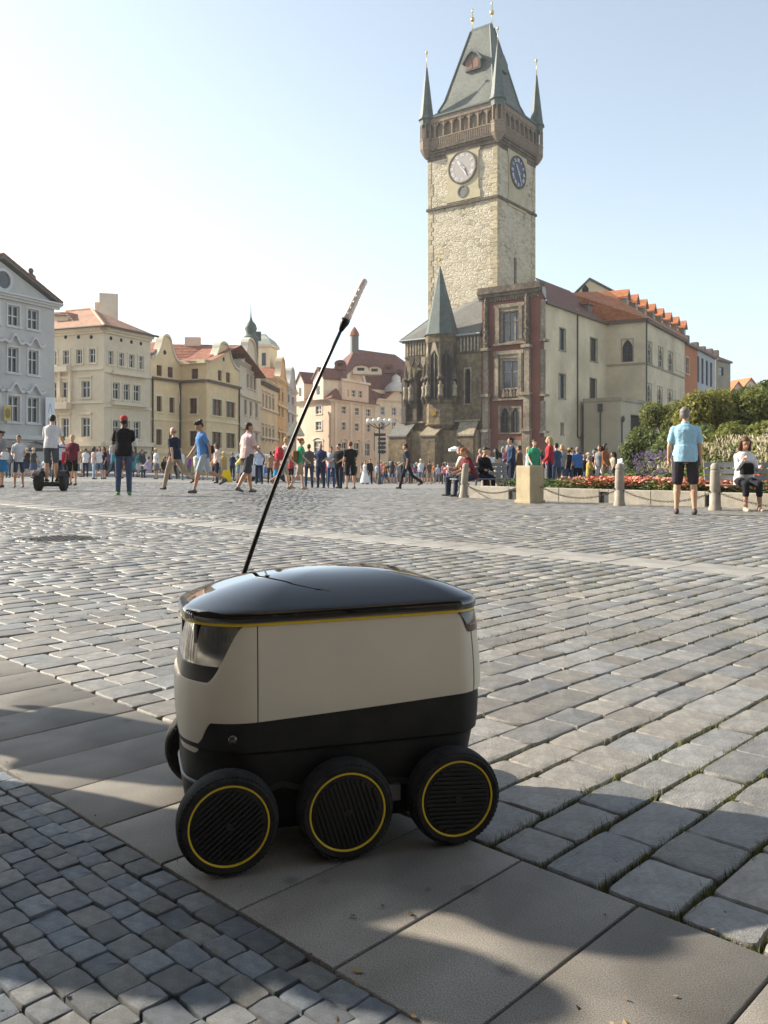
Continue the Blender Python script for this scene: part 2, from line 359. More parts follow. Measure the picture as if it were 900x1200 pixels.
# manhole with a ring of small stones
mh = thing('manhole_cover', 'round dark iron manhole cover set in the setts at left', 'manhole cover', (MH.x, MH.y, ground_z(MH.x, MH.y)))
M_IRON = mat('cast iron', (0.07, 0.065, 0.06), 0.55, 0.25, 30, 0.002, 90, metal=0.4)
MB().lathe([(.40, -.05), (.40, .002), (.35, .004), (.345, -.012), (.01, -.012)], n=40).build('rim', M_IRON, mh, angle=30)
mb = MB()
for i in range(-4, 5):
    for j in range(-4, 5):
        if (i * i + j * j) * .0055 < .105: mb.box((i * .073, j * .073, -.004), (.05, .05, .016), (0.3))
mb.build('cover', M_IRON, mh)
for k in range(26):
    a = 2 * math.pi * k / 26; o = MB()
    o.rings([[(sx * (.048 - c), sy * (.038 - c), z) for sx, sy in ((-1, -1), (1, -1), (1, 1), (-1, 1))] for c, z in ((0, -.05), (0, -.005), (.006, .002))])
    ob = o.build('ring_stone', M_SETT, mh, angle=30); ob.location = (.455 * math.cos(a), .455 * math.sin(a), random.uniform(-.004, .004)); ob.rotation_euler = (0, 0, a + math.pi / 2)
# grass and moss in the joints
M_GRASS = mat('joint grass', (0.13, 0.14, 0.032), 0.75, 0.45, 14, spec=0.2, obj_random=0.4)
gv = []; gf = []; rnd = random.Random(21)
for (ju, jn, l) in joints:
    x, y = un(ju, jn)
    if y > 9 or y < 0.9: continue
    dens = noise.noise(Vector((x * 1.1, y * 1.1, 3.1))) + (0.30 if x > -0.05 else -0.10) + (0.3 if (jn < B_EDGE + .45 and x > 0) else 0)
    if dens < 0.06: continue
    nb = int((110 if y < 3.2 else 30) * min(1.0, dens * 1.5))
    for _ in range(nb):
        q = un(ju + rnd.gauss(0, .004), jn + rnd.uniform(-.5, .5) * l * 1.2); h = rnd.uniform(.002, .017) * (1.0 if y < 4 else 1.3); a = rnd.uniform(0, 6.28); wd = rnd.uniform(.0012, .0022) * (1 if y < 4 else 2.0)
        z = ground_z(*q) - .022; k = len(gv); lx, ly = rnd.gauss(0, .9) * h, rnd.gauss(0, .9) * h
        gv += [(q[0] - wd * math.cos(a), q[1] - wd * math.sin(a), z), (q[0] + wd * math.cos(a), q[1] + wd * math.sin(a), z), (q[0] + lx, q[1] + ly, z + h + .020)]
        gf.append((k, k + 1, k + 2))
# along the slab edge
for _ in range(2600):
    uu = rnd.uniform(-1.75, .25); x0 = noise.noise(Vector((uu * 6, 0, 9)))
    if x0 < -.05: continue
    q = un(uu, B_EDGE + .004 + rnd.gauss(0, .006)); h = rnd.uniform(.001, .013); a = rnd.uniform(0, 6.28); wd = .0016; k = len(gv)
    gv += [(q[0] - wd * math.cos(a), q[1] - wd * math.sin(a), -.022), (q[0] + wd * math.cos(a), q[1] + wd * math.sin(a), -.022), (q[0] + rnd.gauss(0, .6) * h, q[1] + rnd.gauss(0, .6) * h, -.008 + h)]
    gf.append((k, k + 1, k + 2))
me = bpy.data.meshes.new('joint_grass'); me.from_pydata(gv, [], gf); me.materials.append(M_GRASS)
go = bpy.data.objects.new('joint_grass', me); COL.objects.link(go); tag(go, 'short yellowish grass and moss growing in the joints between setts', 'grass', kind='stuff')

# fallen leaves and crumbs lying on the stones
gv = []; gf = []; rnd = random.Random(31)
for _ in range(230):
    y = 1.15 + 9 * rnd.random() ** 2; x = rnd.uniform(-.5, .5) * y; z = ground_z(x, y) + .004; a = rnd.uniform(0, 6.28); l = rnd.uniform(.002, .006) if rnd.random() < .85 else rnd.uniform(.007, .012); k = len(gv); c, s_ = math.cos(a), math.sin(a); w = l * rnd.uniform(.35, .7)
    gv += [(x - c * l, y - s_ * l, z + .002), (x + s_ * w, y - c * w, z + rnd.uniform(0, .006)), (x + c * l, y + s_ * l, z + rnd.uniform(.002, .008)), (x - s_ * w, y + c * w, z + rnd.uniform(0, .005))]; gf.append((k, k + 1, k + 2, k + 3))
me = bpy.data.meshes.new('fallen_leaves'); me.from_pydata(gv, [], gf); me.materials.append(mat('dry leaf crumbs', (.17, .12, .06), .8, .4, 5, obj_random=.7)); fo = bpy.data.objects.new('fallen_leaves', me); COL.objects.link(fo); tag(fo, 'scattered dry leaf crumbs lying on the paving', 'leaves', kind='stuff')
# ------------------------------------------------------------------ the delivery robot
M_SHELL = mat('off white painted shell', (0.73, 0.655, 0.535), 0.42, 0.035, 5, 0.00008, 420, spec=0.45, big=.05, bigscale=3)
M_HULL = mat('black textured plastic', (0.018, 0.0172, 0.017), 0.55, 0.4, 14, 0.0004, 300, spec=0.3)
M_LID = mat('gloss black lid', (0.006, 0.006, 0.007), 0.045, 0.05, 2, spec=0.6, coat=0.8)
M_YEL = mat('yellow trim', (0.86, 0.58, 0.04), 0.4, 0.06, 20, spec=0.4)
M_RUB = mat('tyre rubber', (0.024, 0.023, 0.022), 0.8, 0.5, 30, 0.0006, 200, spec=0.25)
M_HUB = mat('hub plastic', (0.02, 0.0195, 0.019), 0.55, 0.2, 30, spec=0.35)
M_VIS = mat('smoked mirror visor', (0.50, 0.48, 0.45), 0.12, 0.2, 40, metal=1.0, spec=0.5)
M_VISD = mat('dark visor band', (0.045, 0.04, 0.038), 0.3, 0.1, 10, spec=0.4)
M_LENS = mat('smoked tail lamp lens', (0.05, 0.035, 0.035), 0.08, 0.1, 10, spec=0.6, coat=0.5)
M_RED = mat('red lamp strip', (0.80, 0.11, 0.09), 0.25, 0.2, 60, spec=0.5)
M_RIBLIGHT = mat('bumper rib highlight grey', (0.13, 0.135, 0.145), 0.35, 0.1, 20)  # lighter than the hull: a highlight painted along the black bumper bevel
M_STEEL = mat('dull steel', (0.18, 0.18, 0.18), 0.4, 0.2, 30, metal=0.8)
M_ANT = mat('black antenna rod', (0.014, 0.011, 0.011), 0.35, 0.1, 20, spec=0.4)
M_TUBE = mat('milky antenna lamp', (0.95, 0.86, 0.84), 0.25, 0.05, 30, spec=0.5)
_b = M_TUBE.node_tree.nodes['Principled BSDF']; _b.inputs['Transmission Weight'].default_value = 0.25
ROB_RZ = math.atan2(0.29, 0.957)
rob = thing('delivery_robot', 'six wheeled delivery robot with off white sides, gloss black lid and yellow trim', 'delivery robot', (-0.159, 2.086, 0.002), ROB_RZ)
AX, BY = 0.342, 0.225; AR = 0.362
def outline(off=0.0, rf=0.165, rr=0.075, step=0.0025):
    """closed plan outline from the front centre along the near side (-y) to the rear and back"""
    pts = []
    def seg(p, q):
        n = max(1, int(math.hypot(q[0] - p[0], q[1] - p[1]) / step))
        for i in range(n): t = i / n; pts.append((p[0] + (q[0] - p[0]) * t, p[1] + (q[1] - p[1]) * t))
    def arc(c, r, a0, a1):
        n = max(4, int(abs(a1 - a0) * r / step))
        for i in range(n): a = a0 + (a1 - a0) * i / n; pts.append((c[0] + r * math.cos(a), c[1] + r * math.sin(a)))
    pi = math.pi
    seg((-AX, 0), (-AX, -BY + rf)); arc((-AX + rf, -BY + rf), rf, pi, 1.5 * pi); seg((-AX + rf, -BY), (AR - rr, -BY)); arc((AR - rr, -BY + rr), rr, 1.5 * pi, 2 * pi)
    seg((AR, -BY + rr), (AR, BY - rr)); arc((AR - rr, BY - rr), rr, 0, .5 * pi); seg((AR - rr, BY), (-AX + rf, BY)); arc((-AX + rf, BY - rf), rf, .5 * pi, pi); seg((-AX, BY - rf), (-AX, 0))
    out = []
    n = len(pts)
    for i in range(n):
        # gentle bow of the long sides and the ends
        x, y = pts[i]; y *= 1.0 - 0.03 * (x / AX) ** 2 ; x *= 1.0 - 0.02 * (y / BY) ** 2
        pts[i] = (x, y)
    for i in range(n):
        (x0, y0), (x1, y1) = pts[i - 1], pts[(i + 1) % n]; dx, dy = x1 - x0, y1 - y0; l = math.hypot(dx, dy) or 1
        nx_, ny_ = dy / l, -dx / l                                # outward (outline runs counter-clockwise from -x through -y)
        out.append((pts[i][0] + nx_ * off, pts[i][1] + ny_ * off, nx_, ny_))
    return out
OUT = outline()
def side_inset(z):
    if z > 0.33: return 0.016 * ((z - 0.33) / 0.17) ** 2
    return 0.010 * ((0.33 - z) / 0.12) ** 2
def band(idx, zlo, zhi, off, nz=10, thick=0.004, closed=False):
    """strip of surface over outline samples idx between zlo(x,y) and zhi(x,y)"""
    mb = MB(); o_rows = []; i_rows = []
    for k in range(nz + 1):
        ro = []; ri = []
        for i in idx:
            x, y, a, b_ = OUT[i]; z = zlo(x, y) + (zhi(x, y) - zlo(x, y)) * k / nz; s = side_inset(z) - off
            e = 0.0
            if k in (0, nz): e = 0.0012
            ro.append((x - a * (s + e), y - b_ * (s + e), z)); ri.append((x - a * (s + thick), y - b_ * (s + thick), z))
        o_rows.append(ro); i_rows.append(ri)
    rows = o_rows + i_rows[::-1]
    n = len(idx); m = len(rows); vs_ = [p for r in rows for p in r]; fs = []
    for r in range(m):
        r2 = (r + 1) % m
        for j in range(n if closed else n - 1):
            j2 = (j + 1) % n; fs.append((r * n + j, r * n + j2, r2 * n + j2, r2 * n + j))
    if not closed:
        fs.append(tuple(r * n for r in range(m))); fs.append(tuple(r * n + n - 1 for r in range(m))[::-1])
    return mb.add(vs_, fs)
def shell_lo(x, y): return (0.215) + (0.294 + 0.052 * (x + 0.2) - 0.215) * sst(x, -0.318, -0.278)
def shell_hi(x, y):
    lip = 0.374 + (0.0 if x > -0.3 else 0.0); return lip + (0.497 + 0.012 * (x + .2) - lip) * sst(x, -0.292, -0.212)
NO = len(OUT); near = [i for i in range(NO) if OUT[i][1] <= 0]; allidx = list(range(NO))
SEAM_F, SEAM_R = -0.183, 0.322
front = [i for i in range(NO) if OUT[i][0] < SEAM_F - .0003]
k0 = [j for j in range(len(front)) if front[j] - front[j - 1] > 1] if front else []
fn = [i for i in front if i < NO // 2]; ff = [i for i in front if i >= NO // 2]; front = ff + fn      # runs from far side round the nose to near side
side_n = [i for i in range(NO) if SEAM_F + .0003 < OUT[i][0] < SEAM_R - .0003 and OUT[i][1] < 0]
side_f = [i for i in range(NO) if SEAM_F + .0003 < OUT[i][0] < SEAM_R - .0003 and OUT[i][1] > 0]
rear = [i for i in range(NO) if OUT[i][0] > SEAM_R + .0003]
band(front, shell_lo, shell_hi, 0.0, 14, 0.010).build('nose_shell', M_SHELL, rob, angle=35)
band(side_n, shell_lo, shell_hi, 0.0, 10, 0.006).build('side_panel', M_SHELL, rob, angle=35)
band(side_f, shell_lo, shell_hi, 0.0, 10, 0.006).build('side_panel', M_SHELL, rob, angle=35)
TL0, TL1 = 0.296, 0.340
def rear_hi(x, y): return shell_hi(x, y)
band(rear, shell_lo, rear_hi, 0.0, 10, 0.006).build('rear_shell', M_SHELL, rob, angle=35)
# black hull with its ledge, tapering to the belly
def hull_ring(ins, z, pinch=0.0, z_front=0.0): return [(x - a * ins - pinch * max(0, x) * 0.9, y - b_ * ins, z) for x, y, a, b_ in OUT[::3]]
hb = MB(); hb.rings([hull_ring(0.09, .042, .20), hull_ring(.045, .046, .19), hull_ring(.022, .07, .16), hull_ring(.014, .12, .10), hull_ring(.013, .17, .06), hull_ring(.013, .222, .025), hull_ring(.006, .230, .016), hull_ring(.005, .26, .008), hull_ring(.005, .30, .001), hull_ring(.007, .335), hull_ring(.045, .34), hull_ring(.055, .495)])
hull = hb.build('hull', M_HULL, rob, angle=35)
rib = [(x - a * .013, y - b_ * .013, .150) for x, y, a, b_ in [OUT[i] for i in front] if x < -.20]
MB().tube(rib, .004, 8).build('bumper_rib_highlight', M_RIBLIGHT, hull, smooth=True)
mb = MB(); mb.ell((-.235, -.222, .262), (.010, .006, .011)); mb.build('sensor', M_LENS, hull, smooth=True)
# visor behind the nose lip
vis_idx = [i for i in front if OUT[i][0] < -0.205]
band(vis_idx, lambda x, y: .409, lambda x, y: .498, -0.007, 6, 0.004).build('visor', M_VIS, rob, angle=35)
band(vis_idx, lambda x, y: .355, lambda x, y: .4085, -0.0055, 4, 0.004).build('visor_band', M_VISD, rob, angle=35)
mb = MB()
for yy, w in ((-.135, .010), (.0, .008), (.10, .008)):
    i = min(front, key=lambda i: abs(OUT[i][1] - yy) + (0 if OUT[i][0] < -.2 else 9)); x, y, a, b_ = OUT[i]
    MB().box((x - a * .0175, y - b_ * .0175, .452), (.004, w, .086), math.atan2(b_, a)).build('visor_pillar', M_VISD, rob)
# trim, lid
band(allidx, lambda x, y: .498 + .012 * (x + .2), lambda x, y: .5035 + .012 * (x + .2), 0.0035, 1, 0.012, True).build('trim', M_YEL, rob, angle=35)
lid_o = outline(-0.013); CXL = 0.03
def lid_pt(i, rho, z, grow=0.0):
    x, y, a, b_ = lid_o[i]; x += a * grow; y += b_ * grow
    return (CXL + (x - CXL) * rho, y * rho, z + .012 * (x * rho + .2))
LH = 0.066
def lid_h(rho): return 0.528 + LH * (1 - rho ** 2.5)
lb = MB(); idx = range(0, NO, 3)
prof = [(1.0, .5040, -.006), (1.0, .5045, .002), (1.0, .514, .003), (.9985, .522, .002), (.992, .5275, .001), (.98, lid_h(.98), .0)]
lrs = [[lid_pt(i, r, z, g) for i in idx] for r, z, g in prof] + [[lid_pt(i, r, lid_h(r)) for i in idx] for r in (.96, .92, .86, .78, .68, .56, .42, .28, .14, .04)]
lid = lb.rings(lrs).build('lid', M_LID, rob, angle=40)
def lid_z(x, y):
    best = 9; th = math.atan2(y, x - CXL); r = math.hypot(x - CXL, y)
    ta = sorted((math.atan2(q[1], q[0] - CXL), math.hypot(q[0] - CXL, q[1])) for q in lid_o); rr = float(np.interp(th, [q[0] for q in ta], [q[1] for q in ta], period=2 * math.pi))
    return lid_h(min(1, r / rr)) + .012 * (x + .2)
mb = MB(); gp = []
for k in range(13):
    t = k / 12; x = -.115 - .02 * t; y = .178 - .228 * t; gp.append((x, y, lid_z(x, y) - .0002))
M_SEAMD = mat('lid seam', (0.05, 0.035, 0.03), 0.5, 0.1, 10)
MB().tube(gp, .0022, 6).build('lid_seam', M_SEAMD, lid)
MB().lathe([(.006, -.001), (.006, .0015), (.004, .002)], gp[-1], n=12).build('latch', M_SEAMD, lid)
# tail lamps wrapped round the rear corners
for sgn in (-1, 1):
    ti = [i for i in range(NO) if OUT[i][0] > .285 and OUT[i][1] * sgn > BY * 0.45]
    if sgn > 0 and False: ti = ti[::-1]
    zl = lambda x, y: .458 + .042 * sst(-x, -.312, -.288)
    tl = band(ti, zl, lambda x, y: .4985 + .004, 0.003, 4, 0.010).build('tail_lamp', M_LENS, rob, angle=35)
    ri = [i for i in ti if OUT[i][0] > .316]
    band(ri, lambda x, y: .473, lambda x, y: .491, 0.0042, 1, 0.002).build('lamp_strip', M_RED, tl)
# wheels
WR, WW = 0.106, 0.062
def wheel(x, sgn, spin):
    c = Vector((x, sgn * .255, WR)); M = Matrix.Rotation(R(90) * sgn, 4, 'X') @ Matrix.Identity(4)   # lathe z -> outward
    M = Matrix.Rotation(R(90), 4, 'X') if sgn < 0 else Matrix.Rotation(R(-90), 4, 'X')
    h = WW / 2
    ty = MB(); ty.lathe([(.070, -h * .6), (.082, -h * .92), (.094, -h), (.101, -h * .80), (.1048, -h * .45), (.1052, 0), (.1048, h * .45), (.101, h * .80), (.094, h), (.085, h * .98), (.0835, h * .86), (.074, h * .84)], c, 56, M)
    for k in range(60):
        a = 2 * math.pi * k / 60
        for off, tw in ((-.55, .35), (.55, -.35)):
            q = Matrix.Translation(c) @ M @ Matrix.Rotation(a, 4, 'Z') @ Matrix.Translation((.0990, 0, off * h)) @ Matrix.Rotation(tw, 4, 'X')
            ty.box((0, 0, 0), (.004, .0072, h * .70), M=q)
    t = ty.build('wheel', M_RUB, rob, angle=35)
    MB().lathe([(.0795, h * .82), (.0795, h * .93), (.0825, h * .97), (.0838, h * .93), (.0838, h * .82)], c, 56, M).build('rim_ring', M_YEL, t, smooth=True)
    hub = MB(); hub.lathe([(.0795, h * .80), (.0795, h * .86), (.070, h * .90), (.001, h * .92)], c, 48, M)
    d = hub.build('hub_disc', M_HUB, t, angle=30)
    rb = MB()
    for k in range(-7, 8):
        yy = k * .0095; ln = 2 * math.sqrt(max(0, .071 ** 2 - yy ** 2))
        if ln < .03: continue
        q = Matrix.Translation(c) @ M @ Matrix.Rotation(spin, 4, 'Z') @ Matrix.Translation((0, yy, h * .97))
        rb.box((0, 0, 0), (ln, .0048, .0055), M=q)
    q = Matrix.Translation(c) @ M
    rb.lathe([(.008, h * .90), (.008, h * 1.06), (.005, h * 1.08)], c, 12, M)
    rb.build('hub_ribs', M_HUB, t)
for x, sp in ((-.25, R(38)), (0, R(-72)), (.25, R(-4))):
    wheel(x, -1, sp); wheel(x, 1, -sp)
# rocker arms and axles
for sgn in (-1, 1):
    mb = MB(); mb.tube([(-.25, sgn * .20, WR), (-.13, sgn * .205, WR + .045), (0, sgn * .20, WR)], .014, 8); mb.tube([(.25, sgn * .20, WR), (.10, sgn * .205, WR + .03), (.03, sgn * .2, WR + .03)], .014, 8)
    mb.build('rocker_arm', M_HULL, rob, angle=40)
    for x in (-.25, 0, .25): MB().tube([(x, sgn * .12, WR), (x, sgn * .25, WR)], .016, 10).build('axle', M_STEEL, rob, angle=40)
    MB().box((.12, sgn * .215, WR + .008), (.03, .03, .035)).build('rocker_joint', M_STEEL, rob)
# antenna: rod leaning back, milky lamp on its tip
a0 = Vector((-.176, .205, .50)); a1 = Vector((.164, .205, 1.33)); ap = []
for k in range(15):
    t = k / 14; p = a0.lerp(a1, t); p.x += -.018 * math.sin(math.pi * t); ap.append(p)
mb = MB(); rod_n = 12; mb.tube(ap[:rod_n + 1], [.0068 - .0022 * k / rod_n for k in range(rod_n + 1)], 10)
mb.lathe([(.014, -.012), (.016, 0), (.013, .02), (.007, .035)], a0, 14)
rod = mb.build('antenna', M_ANT, rob, smooth=True)
d = (ap[-1] - ap[-2]).normalized(); p0 = ap[rod_n]; 
mb = MB(); mb.tube([p0 - d * .004, p0 + d * .012, p0 + d * .02, p0 + d * .03], [.006, .010, .0125, .0125], 12); mb.build('antenna_socket', M_ANT, rod, smooth=True)
mb = MB(); mb.tube([p0 + d * .03, p0 + d * .045, p0 + d * .14, p0 + d * .152, p0 + d * .156], [.0115, .012, .011, .009, .003], 14); lamp = mb.build('antenna_lamp', M_TUBE, rod, smooth=True)
mb = MB()
for k in range(5):
    q = p0 + d * (.045 + .018 * k); mb.ell(q + Vector((-.002, -.0105, 0)), (.0035, .003, .005), 8, 6)
mb.build('lamp_dots', mat('white lamp dots', (.9, .9, .88), .3, .02, 9), lamp, smooth=True)
# ------------------------------------------------------------------ buildings
def plaster(name, col, big=0.12): return mat(name, col, 0.88, 0.07, 1.3, 0.02, 5.0, spec=0.2, big=big, bigscale=0.22)
P_GREY = plaster('grey plaster', (0.515, 0.485, 0.45)); P_GREYL = plaster('pale grey moulding', (0.60, 0.585, 0.565))
P_BEIGE = plaster('beige plaster', (0.72, 0.60, 0.435)); P_BEIGEL = plaster('beige moulding', (0.75, 0.64, 0.48))
P_YEL = plaster('yellow plaster', (0.84, 0.63, 0.365)); P_YELL = plaster('pale yellow moulding', (0.82, 0.70, 0.47))
P_CREAM = plaster('cream plaster', (0.72, 0.615, 0.475)); P_CREAM2 = plaster('warm cream plaster', (0.71, 0.55, 0.365))
P_OCHRE = plaster('ochre plaster', (0.62, 0.39, 0.19)); P_PINK = plaster('pinkish plaster', (0.66, 0.505, 0.385)); P_PINKL = plaster('pale pinkish moulding', (0.72, 0.61, 0.495))
P_WHITE = plaster('white plaster', (0.62, 0.60, 0.56)); P_LBLUE = plaster('pale blue grey plaster', (0.42, 0.42, 0.44))
P_WING = plaster('sandy render', (0.63, 0.525, 0.36), 0.22); P_WINGD = plaster('weathered render', (0.33, 0.29, 0.21), 0.25)
P_RED = plaster('brick red render', (0.20, 0.078, 0.056), 0.25); P_ORED = plaster('orange red render', (0.45, 0.17, 0.075), 0.12)
M_SAND = mat('soot stained sandstone', (0.205, 0.155, 0.096), 0.9, 0.5, 1.6, 0.06, 2.5, spec=0.15, big=0.45, bigscale=0.16)
M_SANDL = mat('pale carved sandstone', (0.33, 0.275, 0.195), 0.9, 0.35, 2.4, 0.05, 4, spec=0.15, big=0.3, bigscale=0.3)
M_SOOT = mat('blackened carved stone', (0.125, 0.10, 0.075), 0.9, 0.5, 2.2, 0.05, 4, spec=0.15, big=0.4, bigscale=0.4)
M_TERRA = mat('terracotta trim', (0.235, 0.18, 0.13), 0.85, 0.3, 3, 0.02, 6, spec=0.2)
M_SLATE = mat('grey slate', (0.13, 0.125, 0.108), 0.65, 0.3, 3.0, 0.03, 7, spec=0.35, big=0.2, bigscale=0.3)
M_COPPER = mat('green copper', (0.088, 0.11, 0.098), 0.6, 0.25, 2, 0.01, 6, spec=0.35, big=0.2)
M_LEAD = mat('lead grey flashing', (0.33, 0.335, 0.32), 0.5, 0.15, 3)
M_GOLD = mat('gilded ball', (0.75, 0.50, 0.14), 0.25, 0.1, 6, metal=0.9)
M_WFRAME = mat('white window frame', (0.62, 0.60, 0.56), 0.6, 0.06, 6); M_BFRAME = mat('brown window frame', (0.20, 0.085, 0.04), 0.6, 0.15, 6)
M_DFRAME = mat('dark window frame', (0.05, 0.045, 0.04), 0.6, 0.15, 6); M_PIPE = mat('dark drainpipe', (0.05, 0.045, 0.04), 0.55, 0.1, 6)
M_GLASS = mat('dark window glass', (0.030, 0.033, 0.038), 0.06, 0.25, 0.9, spec=0.55)
M_DARK = mat('dark interior', (0.02, 0.018, 0.016), 0.9, 0.2, 3)
M_EAVE = mat('brown eave', (0.14, 0.10, 0.075), 0.7, 0.15, 3)
def tile_mat(name, c1, c2):
    m = bpy.data.materials.new(name); m.use_nodes = True; nt = m.node_tree; N = nt.nodes; L = nt.links; b = N['Principled BSDF']; b.inputs['Roughness'].default_value = 0.8
    tc = N.new('ShaderNodeTexCoord'); mp = N.new('ShaderNodeMapping'); mp.inputs['Scale'].default_value = (1, 1, 1.6); L.new(tc.outputs['Object'], mp.inputs['Vector'])
    vo = N.new('ShaderNodeTexVoronoi'); vo.inputs['Scale'].default_value = 2.6; L.new(mp.outputs[0], vo.inputs['Vector'])
    no = N.new('ShaderNodeTexNoise'); no.inputs['Scale'].default_value = 0.5; no.inputs['Detail'].default_value = 6; L.new(tc.outputs['Object'], no.inputs['Vector'])
    sp = N.new('ShaderNodeSeparateColor'); L.new(vo.outputs['Color'], sp.inputs[0])
    ad = N.new('ShaderNodeMath'); ad.operation = 'ADD'; L.new(sp.outputs[0], ad.inputs[0]); L.new(no.outputs['Fac'], ad.inputs[1])
    mr = N.new('ShaderNodeMapRange'); mr.inputs['From Min'].default_value = 0.4; mr.inputs['From Max'].default_value = 1.5; L.new(ad.outputs[0], mr.inputs['Value'])
    mx = N.new('ShaderNodeMix'); mx.data_type = 'RGBA'; mx.inputs['A'].default_value = c1 + (1,); mx.inputs['B'].default_value = c2 + (1,); L.new(mr.outputs[0], mx.inputs['Factor']); L.new(mx.outputs['Result'], b.inputs['Base Color'])
    wv = N.new('ShaderNodeTexWave'); wv.bands_direction = 'Z'; wv.inputs['Scale'].default_value = 1.3; L.new(tc.outputs['Object'], wv.inputs['Vector'])
    bp = N.new('ShaderNodeBump'); bp.inputs['Distance'].default_value = 0.06; L.new(wv.outputs['Fac'], bp.inputs['Height']); L.new(bp.outputs[0], b.inputs['Normal'])
    return m
T_RED = tile_mat('red clay tiles', (0.20, 0.07, 0.04), (0.36, 0.135, 0.07)); T_ORANGE = tile_mat('orange clay tiles', (0.36, 0.115, 0.04), (0.52, 0.19, 0.075)); T_SOFT = tile_mat('faded clay tiles', (0.30, 0.145, 0.085), (0.42, 0.23, 0.14)); T_MAROON = tile_mat('maroon roof tiles', (0.13, 0.048, 0.035), (0.21, 0.08, 0.058))
# rubble stone of the tower
m = bpy.data.materials.new('tower rubble stone'); m.use_nodes = True; nt = m.node_tree; N = nt.nodes; L = nt.links; b = N['Principled BSDF']; b.inputs['Roughness'].default_value = 0.92; b.inputs['Specular IOR Level'].default_value = 0.15
tc = N.new('ShaderNodeTexCoord'); mp = N.new('ShaderNodeMapping'); mp.inputs['Scale'].default_value = (1.0, 1.0, 1.9); L.new(tc.outputs['Object'], mp.inputs['Vector'])
nz_ = N.new('ShaderNodeTexNoise'); nz_.inputs['Scale'].default_value = 1.4; L.new(mp.outputs[0], nz_.inputs['Vector'])
mxv = N.new('ShaderNodeMix'); mxv.data_type = 'RGBA'; mxv.inputs['Factor'].default_value = 0.16; L.new(mp.outputs[0], mxv.inputs['A']); L.new(nz_.outputs['Color'], mxv.inputs['B'])
vo = N.new('ShaderNodeTexVoronoi'); vo.inputs['Scale'].default_value = 1.75; L.new(mxv.outputs['Result'], vo.inputs['Vector'])
ve = N.new('ShaderNodeTexVoronoi'); ve.feature = 'DISTANCE_TO_EDGE'; ve.inputs['Scale'].default_value = 1.75; L.new(mxv.outputs['Result'], ve.inputs['Vector'])
no = N.new('ShaderNodeTexNoise'); no.inputs['Scale'].default_value = 0.28; no.inputs['Detail'].default_value = 7; L.new(tc.outputs['Object'], no.inputs['Vector'])
sp = N.new('ShaderNodeSeparateColor'); L.new(vo.outputs['Color'], sp.inputs[0])
ad = N.new('ShaderNodeMath'); ad.operation = 'MULTIPLY_ADD'; ad.inputs[1].default_value = 0.6; L.new(sp.outputs[0], ad.inputs[0]); L.new(no.outputs['Fac'], ad.inputs[2])
crp = N.new('ShaderNodeValToRGB'); e = crp.color_ramp.elements; e[0].position = 0.30; e[0].color = (0.22, 0.18, 0.12, 1); e[1].position = 1.0; e[1].color = (0.57, 0.50, 0.38, 1); e2 = crp.color_ramp.elements.new(0.6); e2.color = (0.46, 0.395, 0.285, 1)
L.new(ad.outputs[0], crp.inputs['Fac']); L.new(crp.outputs[0], b.inputs['Base Color'])
mr = N.new('ShaderNodeMapRange'); mr.inputs['From Max'].default_value = 0.14; L.new(ve.outputs['Distance'], mr.inputs['Value'])
ad2 = N.new('ShaderNodeMath'); ad2.operation = 'MULTIPLY_ADD'; ad2.inputs[1].default_value = 0.7; L.new(sp.outputs[1], ad2.inputs[0]); L.new(mr.outputs[0], ad2.inputs[2])
bp = N.new('ShaderNodeBump'); bp.inputs['Distance'].default_value = 0.05; L.new(ad2.outputs[0], bp.inputs['Height']); L.new(bp.outputs[0], b.inputs['Normal'])
M_TOWER = m

